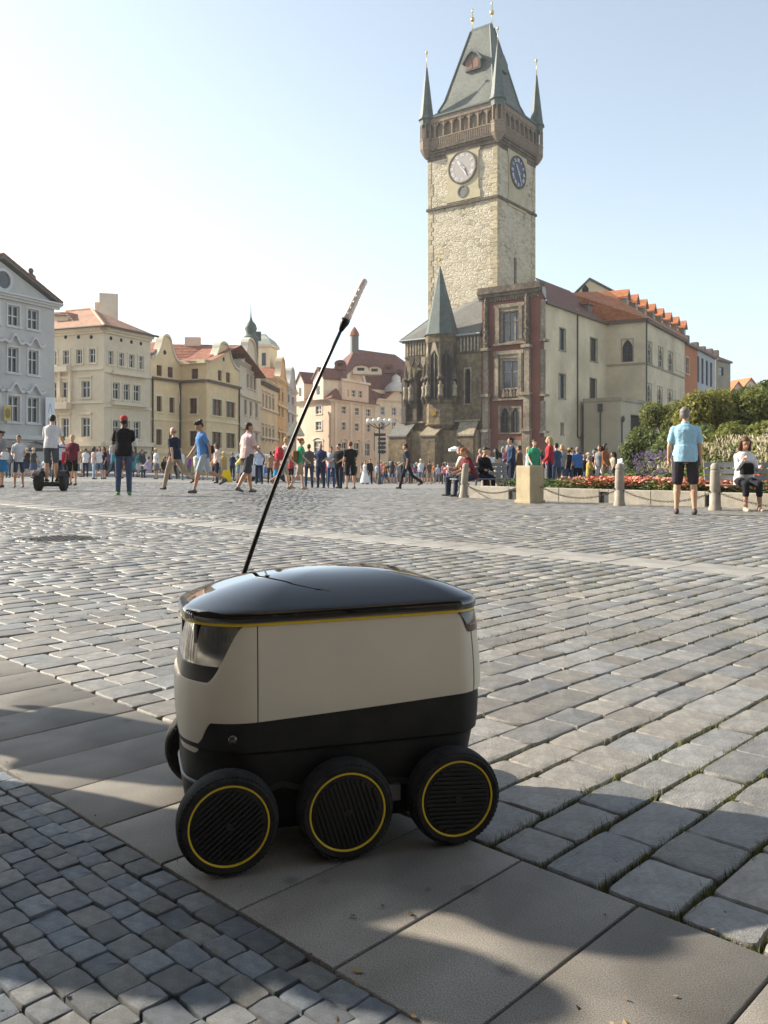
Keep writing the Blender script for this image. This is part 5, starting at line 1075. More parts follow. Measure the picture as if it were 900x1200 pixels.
M_SANDR = mat('weathered brown grey stone', (0.255, 0.21, 0.155), 0.9, 0.4, 2.4, 0.05, 4, spec=0.15, big=0.4, bigscale=0.35)
# ---- red house with stone window bays
RR, RL = Vector((20.45, 112.0)), Vector((13.45, 117.2)); RF = Fac(RL, RR); RS = Fac(RR, RR + Vector((st_, ct)) * 1.3)
root = bld('red_stone_house', 'narrow red walled house with carved stone window bays beside the chapel', RR)
zT = zat(335, 112); mb = MB(); w1 = RF.rect(589.4, 610, 365.6, 400); w2 = RF.rect(589, 609, 423, 455); w3a = RF.rect(586.5, 596.3, 478, 507); w3b = RF.rect(599, 609, 478, 507); dr = RF.rect(588, 607, 520, 566)
RF.wall(mb, BASE, zT, [w1, w2, w3a, w3b, dr], depth=.5); RS.wall(mb, BASE, zT); LS = Fac(RL + Vector((st_, ct)) * 8, RL); LS.wall(mb, BASE, zT); mb.build('wall', P_RED, root)
g2 = mat('leaded glass', (.06, .066, .076), .1, .45, 1.2, spec=.6)
window(root, RF, w1, M_SANDR, 3, 2, M_SANDR, True, None, bar=.2, transom=[.70], trim_w=.35, glass=g2); window(root, RF, w2, M_SANDR, 2, 2, M_SANDR, True, None, bar=.2, transom=[.60], trim_w=.35, glass=g2)
for h in (w3a, w3b): window(root, RF, h, M_DFRAME, 2, 3, M_SANDR, True, None, arch=.866, wallm=M_SANDR, deep=.35, trim_w=.3)
window(root, RF, dr, M_DFRAME, 3, 6, M_SANDR, False, None, arch=.866, wallm=M_SANDR, deep=.4, trim_w=.5, bar=.05)
mb = MB()
for (a, b_, c, d) in (RF.rect(581, 615, 356, 402), RF.rect(580, 614, 411, 467)):
    for u0, u1 in ((a, a + .7), (b_ - .7, b_)): RF.box(mb, u0, u1, c, d, .004, .30); RF.box(mb, u0 + (.2 if u0 == a else .0), u1 - (.0 if u0 == a else .2), c + .4, d - .4, .30, .42)
    RF.box(mb, a - .1, b_ + .1, d - .5, d, .0, .38); RF.box(mb, a + .5, b_ - .5, d - 1.0, d - .5, .004, .22); RF.box(mb, a - .15, b_ + .15, c - .25, c, .0, .45)
mb.build('window_bay', M_SANDR, root)
a, b_, c, d = RF.rect(589, 610, 455.5, 465); n = 5
for k in range(n): mb = MB(); w = (b_ - a) / n; RF.prism(mb, [(a + w * (k + .1), c), (a + w * (k + .9), c), (a + w * (k + .9), c + (d - c) * .5), (a + w * (k + .5), d), (a + w * (k + .1), c + (d - c) * .5)], .1, .32); mb.build('blind_tracery', M_SOOT if k % 2 else M_SANDR, root)
for x, w in ((571, .75), (619, .8)):
    u = RF.px(x); mb = MB(); zz0 = BASE; prev = .75
    RF.box(mb, u - w * .7, u + w * .7, BASE, zat(505, 114), .0, .75); RF.box(mb, u - w * .55, u + w * .55, zat(505, 114), zat(463, 114), .0, .6); RF.box(mb, u - w * .45, u + w * .45, zat(463, 114), zat(408, 114), .0, .5)
    for zz in (505, 463, 408): RF.box(mb, u - w * .8, u + w * .8, zat(zz, 114) - .1, zat(zz, 114) + .3, .0, .95)
    mb.build('buttress', M_SANDR, root)
    mb = MB(); cx_, cy_, _ = RF.P(u, 0, .35)
    mb.lathe([(.42, zat(408, 114)), (.36, zat(385, 114)), (.30, zat(352, 114)), (.06, zat(338, 114)), (.02, zat(336, 114))], (cx_, cy_, 0), 6)
    for k in range(9): z = zat(400 - 7 * k, 114); mb.box((cx_, cy_, z), (.78 - .04 * k, .78 - .04 * k, .22), -TH + (.785 if k % 2 else 0))
    mb.build('pinnacle', M_SOOT, root)
mb = MB(); cornice(RF, mb, zT - 1.1, ((0, .35, .3), (.35, .8, .55), (.8, 1.15, .8)), ext=.35); RF.box(mb, -.3, RF.len + .3, zT + .05, zT + .6, -.9, .7); mb.build('cornice', M_SOOT, root)
for k in range(22): mb = MB(); u = RF.len * (k + .5) / 22; RF.box(mb, u - .09, u + .09, zT - 1.35, zT - 1.05, .004, .28); mb.build('dentil', M_SANDR, root)
# remains of bays on the broken right edge
for y0, y1 in ((352, 398), (410, 462), (470, 505)):
    z0_, z1_ = zat(y1, 112.6), zat(y0, 112.6); mb = MB(); RS.box(mb, .1, .75, z0_, z1_, .0, .45); RS.box(mb, -.1, 1.2, z0_ - .3, z0_, .0, .8); RS.box(mb, .9, 1.2, z0_, z1_, .0, .25); mb.build('broken_bay', M_SANDR, root)
mb = MB(); RS.prism(mb, [(0, zat(548, 112)), (.5, zat(548, 112)), (1.2, zat(520, 112)), (1.2, zat(512, 112)), (0, zat(512, 112))], 0, .6); mb.build('corbel', P_RED, root)
mb = MB(); RS.prism(mb, [(-.2, zT), (1.6, zT - 1.6), (1.6, zT - .6), (1.0, zT + .6), (-.2, zT + .6)], -.5, .12); mb.build('gable_coping', M_LEAD, root)

# ---- sandy wing with red roofs
W0, W1_, W2, W3, W4 = Vector((21.2, 113.0)), Vector((34.2, 131.0)), Vector((39.2, 128.0)), Vector((53.0, 150.4)), Vector((58.6, 159.5))
f1, f3, f4_ = Fac(W0, W1_), Fac(W1_, W2), Fac(W2, W3)
root = bld('sandy_wing', 'sandy rendered town hall wing with orange tile roof and dormers', W2)
zW1 = zat(353, 112.9); zW = zat(375, 128); hh1 = [f1.rect(655.5, 662.4, 385, 410.6), f1.rect(655, 662.4, 438.5, 467), f1.rect(657, 660, 496, 509), f1.rect(691.5, 699.6, 396.5, 423.5), f1.rect(691, 699, 443.6, 468.5)]
h3 = [f3.rect(729, 741.5, 398, 424)]; h4 = [f4_.rect(x - 2.6, x + 2.6, y0, y1) for x, y0, y1 in ((761, 401, 423), (774, 407, 429.5), (785.5, 413, 435.5), (760.5, 449, 471), (773, 453.5, 477), (785, 458, 480))]
z1a = sum(h[2] for h in h4[:3]) / 3, sum(h[3] for h in h4[:3]) / 3; z2a = sum(h[2] for h in h4[3:]) / 3, sum(h[3] for h in h4[3:]) / 3
h4 = [(h[0], h[1]) + (z1a if k < 3 else z2a) for k, h in enumerate(h4)]
mb = MB(); f1.wall(mb, BASE, zW1, hh1); f3.wall(mb, BASE, zW, h3); f4_.wall(mb, BASE, zW, h4); back_walls(mb, [W3, W3 + Vector((-12, 8)), W0 + Vector((3, 9)), W0], BASE, zW); mb.build('wall', P_WING, root)
for h in hh1: window(root, f1, h, M_DFRAME, 1, 2, P_WINGD, True, None, deep=.3, trim_w=.12)
window(root, f3, h3[0], M_DFRAME, 2, 3, P_WINGD, False, None, arch=.866, wallm=P_WING, deep=.3, trim_w=.15)
for h in h4: window(root, f4_, h, M_WFRAME, 2, 3, P_WINGD, True, None, arch=.866, wallm=P_WING, deep=.25, trim_w=.15)
mb = MB(); z = f3.px(735, 426)[1]
for f_ in (f3, f4_): f_.box(mb, 0, f_.len, z - .25, z, .004, .15)
mb.build('string_course', P_WINGD, root)
mb = MB()
for f_, zz in ((f3, zW), (f4_, zW)): f_.box(mb, -.3, f_.len + .2, zz - .25, zz + .12, .004, .55)
f1.box(mb, 0, f1.len, zW1 - .25, zW1 + .1, .004, .5); mb.build('eave', M_EAVE, root)
pipe(root, f1, f1.px(676), zat(512, 122), zW1 - .3); pipe(root, f4_, .25, BASE, zW)
p0, p1 = Vector(f1.P(f1.px(676), zat(512, 122), .14)), Vector(f1.P(f1.px(703), zat(528, 128), 3.2)); mb = MB(); mb.tube([p0, p1], .1, 8); mb.build('drainpipe', M_PIPE, root)
# roofs: dark red over the near part, bright orange hip over the block
mb = MB(); rA = Vector((*at(627, 121), zat(325, 121))); rB = Vector((*at(668, 131), zat(341, 131))); mb.add([f1.P(-.4, zW1 + .1, .5), f1.P(f1.px(700), zW1 + .1, .5), rB, rA], [(0, 1, 2, 3)]); rf_ = mb.build('roof', T_MAROON, root)
mb = MB(); a1, a2, a3 = Vector(f3.P(-.2, zW + .1, .5)), Vector(f3.P(f3.len, zW + .1, .5)) + Vector((f4_.n.x, f4_.n.y, 0)) * .5, Vector(f4_.P(f4_.len, zW + .1, .5)); t0 = Vector((*at(666, 132), zat(343, 132))); t1 = Vector((*at(712, 136), zat(341, 136))); t2 = Vector((*at(800, 160), zat(386, 160)))
mb.add([t0, a1, a2, t1, a3, t2], [(0, 1, 2, 3), (3, 2, 4, 5)]); mb.add([t0, a1, f1.P(f1.px(672), zW1 + .3, .4)], [(0, 1, 2)]); rf2 = mb.build('roof', T_ORANGE, root)
mb = MB(); mb.tube([a1, a2], .14, 6); mb.tube([a2, a3], .14, 6); mb.build('gutter', M_EAVE, rf2)
for k in range(8):
    t = (k + .4) / 8.2; b0 = t1.lerp(t2, t); lo = a2.lerp(a3, t); c = b0.lerp(lo, .22); f_ = Fac(Vector((c.x, c.y)) + f4_.n * 1.2 - f4_.t * .75, Vector((c.x, c.y)) + f4_.n * 1.2 + f4_.t * .75); z = c.z - .9
    mb = MB(); f_.prism(mb, [(0, z - .6), (1.5, z - .6), (1.5, z + 1.0), (.75, z + 1.9), (0, z + 1.0)], -3, 0); dm = mb.build('dormer', P_WINGD, rf2); mb = MB(); f_.prism(mb, [(-.25, z + .75), (.75, z + 1.95), (1.75, z + .75), (1.75, z + 1.05), (.75, z + 2.3), (-.25, z + 1.05)], -3.2, .3); mb.build('dormer_roof', T_ORANGE, dm); mb = MB(); f_.box(mb, .35, 1.15, z - .2, z + .9, .004, .04); mb.build('dormer_window', M_GLASS, dm)
x, y = at(684, 127); mb = MB(); mb.box((x, y, zat(364, 127)), (2.0, 1.6, 1.8), -TH); dm = mb.build('dormer', M_EAVE, rf_); mb = MB(); mb.box((x, y, zat(357, 127)), (2.6, 2.4, .3), -TH); mb.build('dormer_roof', T_RED, dm)
# gabled attic behind
f_ = Fac(at(673, 140), at(720, 139)); mb = MB(); f_.prism(mb, [(0, 24), (f_.len, 24), (f_.len, zat(344, 139)), (f_.len * .38, zat(327, 139)), (0, zat(346, 139))], -6, 0)
gb = mb.build('attic_gable', P_YELL, root); mb = MB(); f_.prism(mb, [(-.3, zat(346, 139)), (f_.len * .38, zat(327, 139)), (f_.len + .3, zat(344, 139)), (f_.len + .3, zat(342, 139)), (f_.len * .38, zat(324.5, 139)), (-.3, zat(343.5, 139))], -6, .3); mb.build('gable_roof', M_SLATE, gb); mb = MB(); u, z = f_.px(686, 340); f_.prism(mb, [(u - .5, z - .6), (u + .5, z - .6), (u + .5, z + .3), (u, z + .9), (u - .5, z + .3)], .004, .04); mb.build('gable_window', M_DARK, gb)
# flat roofed annex with the dark gateway
X0, X1, X2 = Vector((28.6, 122.2)), Vector((32.96, 119.0)), Vector((40.1, 128.6)); fx, fy = Fac(X0, X1), Fac(X1, X2); zA = zat(467, 119)
root = bld('concrete_annex', 'low flat roofed sandy annex with dark gateway against the wing', X1); gate = fy.rect(739, 760, 487, 552); mb = MB(); fx.wall(mb, BASE, zA); fy.wall(mb, BASE, zA, [gate], depth=1.2); mb.quad((*X0, zA), (*X1, zA), (*X2, zA), (*(X0 + X2 - X1), zA)); mb.build('wall', plaster('grey annex render', (.46, .39, .28), .2), root)
g = MB(); g.quad(*[fy.P(a, b_, -1.1) for a, b_ in ((gate[0], gate[2]), (gate[1], gate[2]), (gate[1], gate[3]), (gate[0], gate[3]))]); g.build('gate', M_DARK, root)
mb = MB()
for f_ in (fx, fy): f_.box(mb, -.1, f_.len + .1, zA - .3, zA + .2, .004, .2)
mb.build('coping', P_WINGD, root); pipe(root, fx, fx.px(704), BASE, zat(478, 120)); mb = MB(); fx.box(mb, fx.px(704) - .3, fx.px(704) + .3, zat(482, 120), zat(473, 120), .05, .4); mb.build('rain_head', M_PIPE, root); pipe(root, fy, .3, BASE, zat(492, 119)); mb = MB(); mb.ell(fy.P(.3, zat(491, 119), .3), (.25, .25, .45), 8, 6); mb.build('wall_lamp', M_PIPE, root)
# ---- houses going on along the same street front
def plain_house(name, label, a, b, eave, wm, wins, frame, roofm, rh=2.5, deep=10):
    f_ = Fac(a, b); root = bld(name, label, a); zE = f_.px(*eave)[1]; hh = []
    for q in wins:
        zz = [f_.rect(*k) for k in q]; z0 = sum(k[2] for k in zz) / len(zz); z1 = sum(k[3] for k in zz) / len(zz); hh += [(k[0], k[1], z0, z1) for k in zz]
    mb = MB(); f_.wall(mb, BASE, zE, hh); back_walls(mb, [f_.b, f_.P(f_.len, 0, -deep), f_.P(0, 0, -deep), f_.a], BASE, zE); mb.build('wall', wm, root)
    for h in hh: window(root, f_, h, frame, 1, 2, P_CREAM if wm is P_ORED else None, wm is P_ORED, None, bar=.1)
    mb = MB(); f_.box(mb, 0, f_.len, zE - .3, zE + .1, .004, .5); mb.build('eave', M_EAVE, root)
    mb = MB(); A_, B_ = Vector(f_.P(0, zE + .1, .5)), Vector(f_.P(f_.len, zE + .1, .5)); s_ = Vector((f_.n.x, f_.n.y, 0)) * -deep
    mb.add([A_, B_, B_ + s_ * .5 + Vector((0, 0, rh)), A_ + s_ * .5 + Vector((0, 0, rh)), A_ + s_, B_ + s_], [(0, 1, 2, 3), (3, 2, 5, 4), (0, 3, 4), (1, 5, 2)]); rf_ = mb.build('roof', roofm, root)
    for k in (.3, .7):
        p = A_.lerp(B_, k) + s_ * .2 + Vector((0, 0, rh * .4)); mb = MB(); mb.box(p + Vector((0, 0, .5)), (1.2, 1.2, 1.3), -TH); mb.build('dormer', M_EAVE, rf_)
    return root, f_
plain_house('orange_red_house', 'orange red house with white framed windows next to the sandy wing', W3 + f4_.t * .02, W4, (800, 400), P_ORED, [[(792, 795.5, 413, 433), (798, 801.5, 416, 436), (803.6, 807, 419, 438)], [(792, 795.5, 459, 474), (798, 801.5, 461, 476), (803.6, 807, 463, 478)]], M_WFRAME, T_RED)
W5 = Vector((67.5, 174.0)); plain_house('modern_grey_house', 'pale grey house with tall narrow window strips beyond the orange house', W4 + f4_.t * .02, W5, (824, 412), P_LBLUE, [[(x, x + 2.6, 420, 450) for x in (812, 817, 822, 827.2, 832.2)]], M_DFRAME, M_SLATE, 1.5)
root, f_ = plain_house('tan_gabled_house', 'tan gabled house at the far right end of the row', at(839, 178), at(856, 184), (845, 422), P_WINGD, [[(842, 848, 430, 440)]], M_DFRAME, T_MAROON, 3.2, 14)
for k, (x, D, w, h, wm) in enumerate(((866, 210, 6, 456, P_PINK), (881, 220, 7, 452, P_CREAM), (902, 230, 9, 458, P_YELL))):
    p = at(x, D); root = bld('distant_house', ('low pinkish house far off beside the tan gable', 'cream distant house with orange roof above the treetops', 'pale yellow distant house at the right frame edge')[k], p); f_ = Fac((p[0] - w / 2, p[1]), (p[0] + w / 2, p[1] + 1.5)); zE = zat(h + 10, D)
    mb = MB(); f_.wall(mb, BASE, zE); f_.prism(mb, [(0, zE), (f_.len, zE), (f_.len / 2, zat(h - 8, D))], -6, -.01); mb.build('wall', wm, root); mb = MB(); f_.prism(mb, [(-.4, zE - .3), (f_.len / 2, zat(h - 8, D)), (f_.len + .4, zE - .3), (f_.len + .4, zE + .1), (f_.len / 2, zat(h - 10, D)), (-.4, zE + .1)], -8, .4); mb.build('roof', T_ORANGE, root)
    mb = MB(); f_.box(mb, f_.len * .4, f_.len * .6, zE - 2.4, zE - .6, .004, .05); mb.build('window', M_GLASS, root)
# ------------------------------------------------------------------ people
BLOBS = []
def blob(name, mb, m, parent, voxel, smooth=2):
    ob = mb.build(name, m, parent, smooth=True)
    rm = ob.modifiers.new('skin', 'REMESH'); rm.mode = 'VOXEL'; rm.voxel_size = voxel; rm.use_smooth_shade = True
    sm = ob.modifiers.new('soften', 'SMOOTH'); sm.factor = 0.5; sm.iterations = smooth
    BLOBS.append(ob); return ob
def finish_blobs():
    bpy.context.view_layer.update(); dg = bpy.context.evaluated_depsgraph_get(); done = []
    for o in BLOBS:
        me = bpy.data.meshes.new_from_object(o.evaluated_get(dg)); me.polygons.foreach_set('use_smooth', [True] * len(me.polygons)); done.append((o, me))
    for o, me in done:
        o.modifiers.clear(); old = o.data; name = old.name; o.data = me; me.name = name
    for base, copies in CLONES:
        for c, src in copies: c.data = src.data
CLONES = []
def cloth(c, rough=0.85):
    k = 'cloth %.3f %.3f %.3f' % tuple(c); return mat(k, c, rough, 0.14, 7, 0.022, 9, spec=0.15)
SKINS = {'fair': (0.56, 0.33, 0.22), 'tan': (0.42, 0.225, 0.135), 'dark': (0.13, 0.065, 0.04), 'warm': (0.50, 0.275, 0.17)}
def skin(k): return mat('skin ' + k, SKINS[k], 0.5, 0.08, 12, spec=0.35)
def hairm(c): return mat('hair %.3f %.3f %.3f' % tuple(c), c, 0.55, 0.35, 60, 0.004, 90, spec=0.3)
BLACKH, BROWNH, DKBROWN, BLONDE, GREYH, REDH = (.012, .010, .009), (.07, .04, .022), (.03, .018, .012), (.42, .29, .14), (.20, .18, .165), (.28, .09, .03)

def person(label, x, y, face=180.0, h=1.75, build=1.0, top=((.3, .3, .3), 'tee'), bottom=((.05, .06, .1), 'long'), shoes=(.03, .03, .03), hair=(BROWNH, 'short'), sk='fair', legs=(4, 4, -4, 4), armL=(5, 8, 12), armR=(-5, 8, 12), lean=0.0, voxel=0.016, sit=False, z=None, group=None, female=False, head_turn=0.0, head_tilt=0.0, hands=True, seat=0.45):
    """face: compass of the gaze in degrees, 0 = away from the camera, 90 = left, 180 = towards it, -90 = right"""
    s = h / 1.75; gz = ground_z(x, y) if z is None else z
    root = thing('person', label, 'person', (x, y, gz), R(face), group)
    V = Vector; hipw = (.095 if not female else .10) * build
    def leg(side, a, b_):
        hip = V((side * hipw, 0, 0)); a, b_ = R(a), R(b_); spread = .03 * side
        knee = hip + V((spread * .6, math.sin(a) * .44, -math.cos(a) * .44)); ank = knee + V((spread * .4, math.sin(a - b_) * .43, -math.cos(a - b_) * .43)); return hip, knee, ank, a - b_
    JL, JR = leg(-1, legs[0], legs[1]), leg(1, legs[2], legs[3])
    low = min(JL[2].z, JR[2].z) - .085; hz = -low if not sit else seat + .09
    off = V((0, 0, hz)); JL = [p + off if isinstance(p, V) else p for p in JL]; JR = [p + off if isinstance(p, V) else p for p in JR]
    Mt = Matrix.Translation(off) @ Matrix.Rotation(-R(lean), 4, 'X')          # upper body leans about the hips
    T = lambda px, py, pz: Mt @ V((px, py, pz))
    bw = build; fem = 1 if female else 0
    prof = [(-.10, .11 * bw, .095 * bw, 0), (-.02, (.165 + .01 * fem) * bw, .125 * bw, -.01), (.06, (.168 + .008 * fem) * bw, .125 * bw, -.005), (.18, (.148 - .015 * fem) * bw, .112 * bw, .0), (.30, (.155 - .01 * fem) * bw, .115 * bw, .005), (.40, (.172 - .012 * fem) * bw, (.122 + .008 * fem) * bw, .008), (.46, (.172 - .012 * fem) * bw, .108 * bw, .0), (.515, .135 * bw, .085, -.006), (.555, .078, .066, -.006), (.62, .054, .058, .004), (.68, .054, .058, .012)]
    def torso(mb, infl, i0, i1, n=14):
        rs = []
        for (pz, rx, ry, yo) in prof[i0:i1]:
            rs.append([T((rx + infl) * math.cos(2 * math.pi * k / n), yo + (ry + infl) * math.sin(2 * math.pi * k / n), pz) for k in range(n)])
        mb.rings(rs, True)
    shw = (.185 - .02 * fem) * bw
    def arm(side, spec):
        sw, ab, el = [R(v) for v in spec]; sh = V((side * (shw - .022), -.005, .468))
        d = V((side * math.sin(ab), math.sin(sw) * math.cos(ab), -math.cos(sw) * math.cos(ab))); elb = sh + d * .285
        d2 = V((side * math.sin(ab) * .4, math.sin(sw + el), -math.cos(sw + el))); d2 = (d2 + V((-side * math.sin(el) * .22, 0, 0))).normalized(); wr = elb + d2 * .25
        return [Mt @ sh, Mt @ elb, Mt @ wr, (Mt.to_3x3() @ d2)]
    AL, AR_ = arm(-1, armL), arm(1, armR)
    Hm = Mt @ Matrix.Translation((0, .018, .695)) @ Matrix.Rotation(R(head_turn), 4, 'Z') @ Matrix.Rotation(-R(head_tilt), 4, 'X')
    H = lambda px, py, pz: Hm @ V((px, py, pz))
    # body: one continuous skin
    mb = MB(); torso(mb, -.012, 0, len(prof))
    for J in (JL, JR):
        hip, knee, ank, sh_ang = J; mb.capsule(hip, knee, .078 * bw, .052 * bw); mb.capsule(knee, knee.lerp(ank, .35), .052 * bw, .056 * bw); mb.capsule(knee.lerp(ank, .3) + V((0, -.008, 0)), ank, .054 * bw, .034)
        fa = max(-.9, min(.5, sh_ang)) * .55; mb.capsule(ank + V((0, -.03, -.045)), ank + V((0, .13 * math.cos(fa), -.055 + .13 * math.sin(fa) * (.5 if sh_ang > 0 else 1))), .034, .026)
    for A in (AL, AR_):
        shp, elb, wr, d2 = A; mb.capsule(shp, elb, .046 * bw, .037 * bw); mb.capsule(elb, wr, .038 * bw, .026)
        side = -1 if A is AL else 1; pal = wr + d2 * .055; mb.capsule(wr, pal, .026, .031)
        sidev = d2.cross(V((1, 0, 0))); sidev = sidev.normalized() if sidev.length > .1 else V((0, 1, 0)); inw = sidev.cross(d2).normalized() * 1.0
        if hands:
            curl = V((-side, 0, 0)) * .25
            for k, ln in enumerate((.062, .072, .068, .052)):
                b0 = pal + sidev * (.024 - .016 * k); e1 = b0 + (d2 + curl * .6).normalized() * ln * .6; e2 = e1 + (d2 + curl * 2.2).normalized() * ln * .5; mb.capsule(b0, e1, .0095, .009, 6); mb.capsule(e1, e2, .009, .0075, 6)
            t0 = wr + d2 * .02 + sidev * .024; mb.capsule(t0, t0 + (d2 * .6 + sidev * .8).normalized() * .04, .011, .010, 6); mb.capsule(t0 + (d2 * .6 + sidev * .8).normalized() * .04, t0 + (d2 * .6 + sidev * .8).normalized() * .04 + d2 * .03, .010, .008, 6)
        else: mb.capsule(pal, pal + d2 * .07, .028, .018, 8)
    Hr = Hm.to_3x3().to_4x4()
    mb.ell(H(0, 0, .04), (.077, .097, .108), 14, 10, Hr); mb.ell(H(0, .030, -.035), (.058, .066, .062), 12, 8, Hr); mb.capsule(H(0, .092, .02), H(0, .112, -.012), .012, .016, 8); mb.ell(H(0, .088, .048), (.05, .014, .012), 10, 6, Hr)
    mb.ell(H(0, .092, -.050), (.024, .010, .010), 8, 6, Hr)
    for k in (-1, 1): mb.ell(H(k * .079, -.008, .012), (.010, .02, .031), 8, 6, Hr)
    mb.v = [tuple(V(p) * s) for p in mb.v]; blob('body', mb, skin(sk), root, voxel)
    def fin(name, mb, m, vx=voxel, sm=2): mb.v = [tuple(V(p) * s) for p in mb.v]; return blob(name, mb, m, root, vx, sm)
    if voxel < .015:
        for k in (-1, 1):
            mb = MB(); mb.ell(H(k * .030, .089, .022), (.011, .006, .006), 8, 6, Hr); mb.v = [tuple(V(p) * s) for p in mb.v]; mb.build('eye', mat('dark eye', (.03, .022, .018), .3, .05, 5), root, smooth=True)
    # clothes
    tc_, tk = top; mb = MB()
    if tk == 'dress':
        torso(mb, .016, 2, 8); n = 16; rs = []
        for zz, rr in ((.14, .165), (.0, .20), (-.2, .26), (-.45, .33), (-.86, .42)): rs.append([off + V((rr * math.cos(2 * math.pi * k / n), rr * .85 * math.sin(2 * math.pi * k / n) - .02, zz)) for k in range(n)])
        mb.rings(rs)
    else:
        torso(mb, .020, 1 if tk != 'jacket' else 0, 9); sl = {'tee': .62, 'polo': .66, 'tank': 0.0, 'long': 1.0, 'jacket': 1.0}[tk]
        if not sit or True:
            n = 14; rs = [[T((rx) * math.cos(2 * math.pi * k / n), ry * math.sin(2 * math.pi * k / n) - .005, pz) for k in range(n)] for pz, rx, ry in ((-.075, (.182 + .01 * fem) * bw, .145 * bw), (.0, (.186 + .01 * fem) * bw, .148 * bw), (.2, .17 * bw, .138 * bw))]; mb.rings(rs)
        for A in (AL, AR_):
            shp, elb, wr, d2 = A
            if sl > 0:
                e_ = shp.lerp(elb, min(1, sl)); mb.capsule(shp, e_, .056 * bw, (.058 if sl < 1 else .048) * bw)
                if sl >= 1: mb.capsule(elb, elb.lerp(wr, .93), .050 * bw, .038)
            else: mb.capsule(shp, shp, .056 * bw, .056 * bw)
        if tk == 'polo': mb.rings([[T(.066 * math.cos(2 * math.pi * k / n), .064 * math.sin(2 * math.pi * k / n), pz) for k in range(n)] for pz in (.55, .60)])
    fin('dress' if tk == 'dress' else 'shirt', mb, cloth(tc_))
    if bottom:
        bc, bk_ = bottom; mb = MB(); n = 14
        rs = [[off + V(((rx) * math.cos(2 * math.pi * k / n), ry * math.sin(2 * math.pi * k / n) - .006, pz)) for k in range(n)] for pz, rx, ry in ((-.09, .15 * bw, .12 * bw), (-.03, (.178 + .012 * fem) * bw, .140 * bw), (.06, (.176 + .008 * fem) * bw, .134 * bw), (.12, .160 * bw, .122 * bw))]; mb.rings(rs)
        if bk_ == 'skirt':
            rs = [[off + V((rx * math.cos(2 * math.pi * k / n), rx * .8 * math.sin(2 * math.pi * k / n), pz)) for k in range(n)] for pz, rx in ((.05, .17), (-.15, .21), (-.45, .25))]; mb.rings(rs)
        else:
            for J in (JL, JR):
                hip, knee, ank, _ = J
                if bk_ == 'shorts': mb.capsule(hip, hip.lerp(knee, .88), .100 * bw, .082 * bw)
                elif bk_ == 'crop': mb.capsule(hip, knee, .098 * bw, .068 * bw); mb.capsule(knee, knee.lerp(ank, .45), .068 * bw, .060)
                else: mb.capsule(hip, knee, .098 * bw, .070 * bw); mb.capsule(knee, ank + V((0, 0, .0)), .068 * bw, .056)
        fin({'shorts': 'shorts', 'skirt': 'skirt', 'crop': 'trousers', 'long': 'trousers'}[bk_], mb, cloth(bc))
    for J in (JL, JR):
        hip, knee, ank, sa = J; mb = MB(); fa = max(-.9, min(.5, sa)) * .55; tip = ank + V((0, .135 * math.cos(fa), -.052 + .135 * math.sin(fa) * (.5 if sa > 0 else 1))); mb.capsule(ank + V((0, -.035, -.042)), tip, .043, .034, 10); mb.capsule(ank + V((0, -.015, -.02)), ank + V((0, .04, -.03)), .044, .034)
        fin('shoe', mb, mat('shoe %.2f %.2f %.2f' % tuple(shoes), shoes, .6, .1, 20), max(.011, voxel * .85), 1)
    if hair:
        hc, hk = hair; mb = MB()
        if hk == 'cap':
            mb.ell(H(0, -.004, .078), (.089, .107, .085), 14, 8, Hr); mb.capsule(H(-.03, .10, .078), H(-.03, .165, .068), .03, .02, 8); mb.capsule(H(.03, .10, .078), H(.03, .165, .068), .03, .02, 8); fin('cap', mb, cloth(hc), max(.011, voxel * .8), 1)
            mb = MB(); mb.ell(H(0, -.028, .02), (.082, .082, .075), 12, 8, Hr); fin('hair', mb, hairm(BLACKH), max(.011, voxel * .8), 1)
        elif hk == 'bald':
            mb.ell(H(0, -.030, .015), (.080, .078, .06), 12, 8, Hr); fin('hair', mb, hairm(hc), max(.011, voxel * .8), 1)
        elif hk == 'hat':
            mb.ell(H(0, 0, .10), (.092, .105, .075), 14, 8, Hr); mb.ell(H(0, 0, .075), (.17, .19, .018), 16, 6, Hr); fin('hat', mb, cloth(hc), max(.011, voxel * .8), 1)
        else:
            mb.ell(H(0, -.010, .070), (.083, .100, .082), 14, 8, Hr); mb.ell(H(0, -.030, .02), (.081, .078, .075), 14, 8, Hr)
            if hk == 'curly': 
                rr = random.Random(int(x * 100)); [mb.ell(H(.08 * math.cos(a), -.02 + .08 * math.sin(a), .10 + .05 * rr.random()), (.04, .04, .04), 8, 6, Hr) for a in np.arange(0, 6.2, .7)]
            if hk == 'long': mb.capsule(H(0, -.065, .02), H(0, -.085, -.19), .078, .06); [mb.capsule(H(k * .072, -.02, .03), H(k * .085, -.03, -.16), .035, .032) for k in (-1, 1)]
            if hk == 'bob': mb.capsule(H(0, -.06, .02), H(0, -.07, -.10), .085, .075); [mb.capsule(H(k * .078, .005, .05), H(k * .088, -.005, -.10), .036, .038) for k in (-1, 1)]
            if hk == 'bun': mb.ell(H(0, -.12, .09), (.045, .045, .045), 10, 8)
            if hk == 'pony': mb.capsule(H(0, -.11, .08), H(0, -.15, -.10), .04, .022)
            fin('hair', mb, hairm(hc), max(.011, voxel * .8), 1)
    root['_h'] = s
    return root
def anchor(p, lx, ly, lz):                             # point in a person's frame -> world
    f = p.rotation_euler.z; c, s = math.cos(f), math.sin(f); k = p.get('_h', 1.0); lx, ly, lz = lx * k, ly * k, lz * k
    return Vector((p.location.x + lx * c - ly * s, p.location.y + lx * s + ly * c, p.location.z + lz))
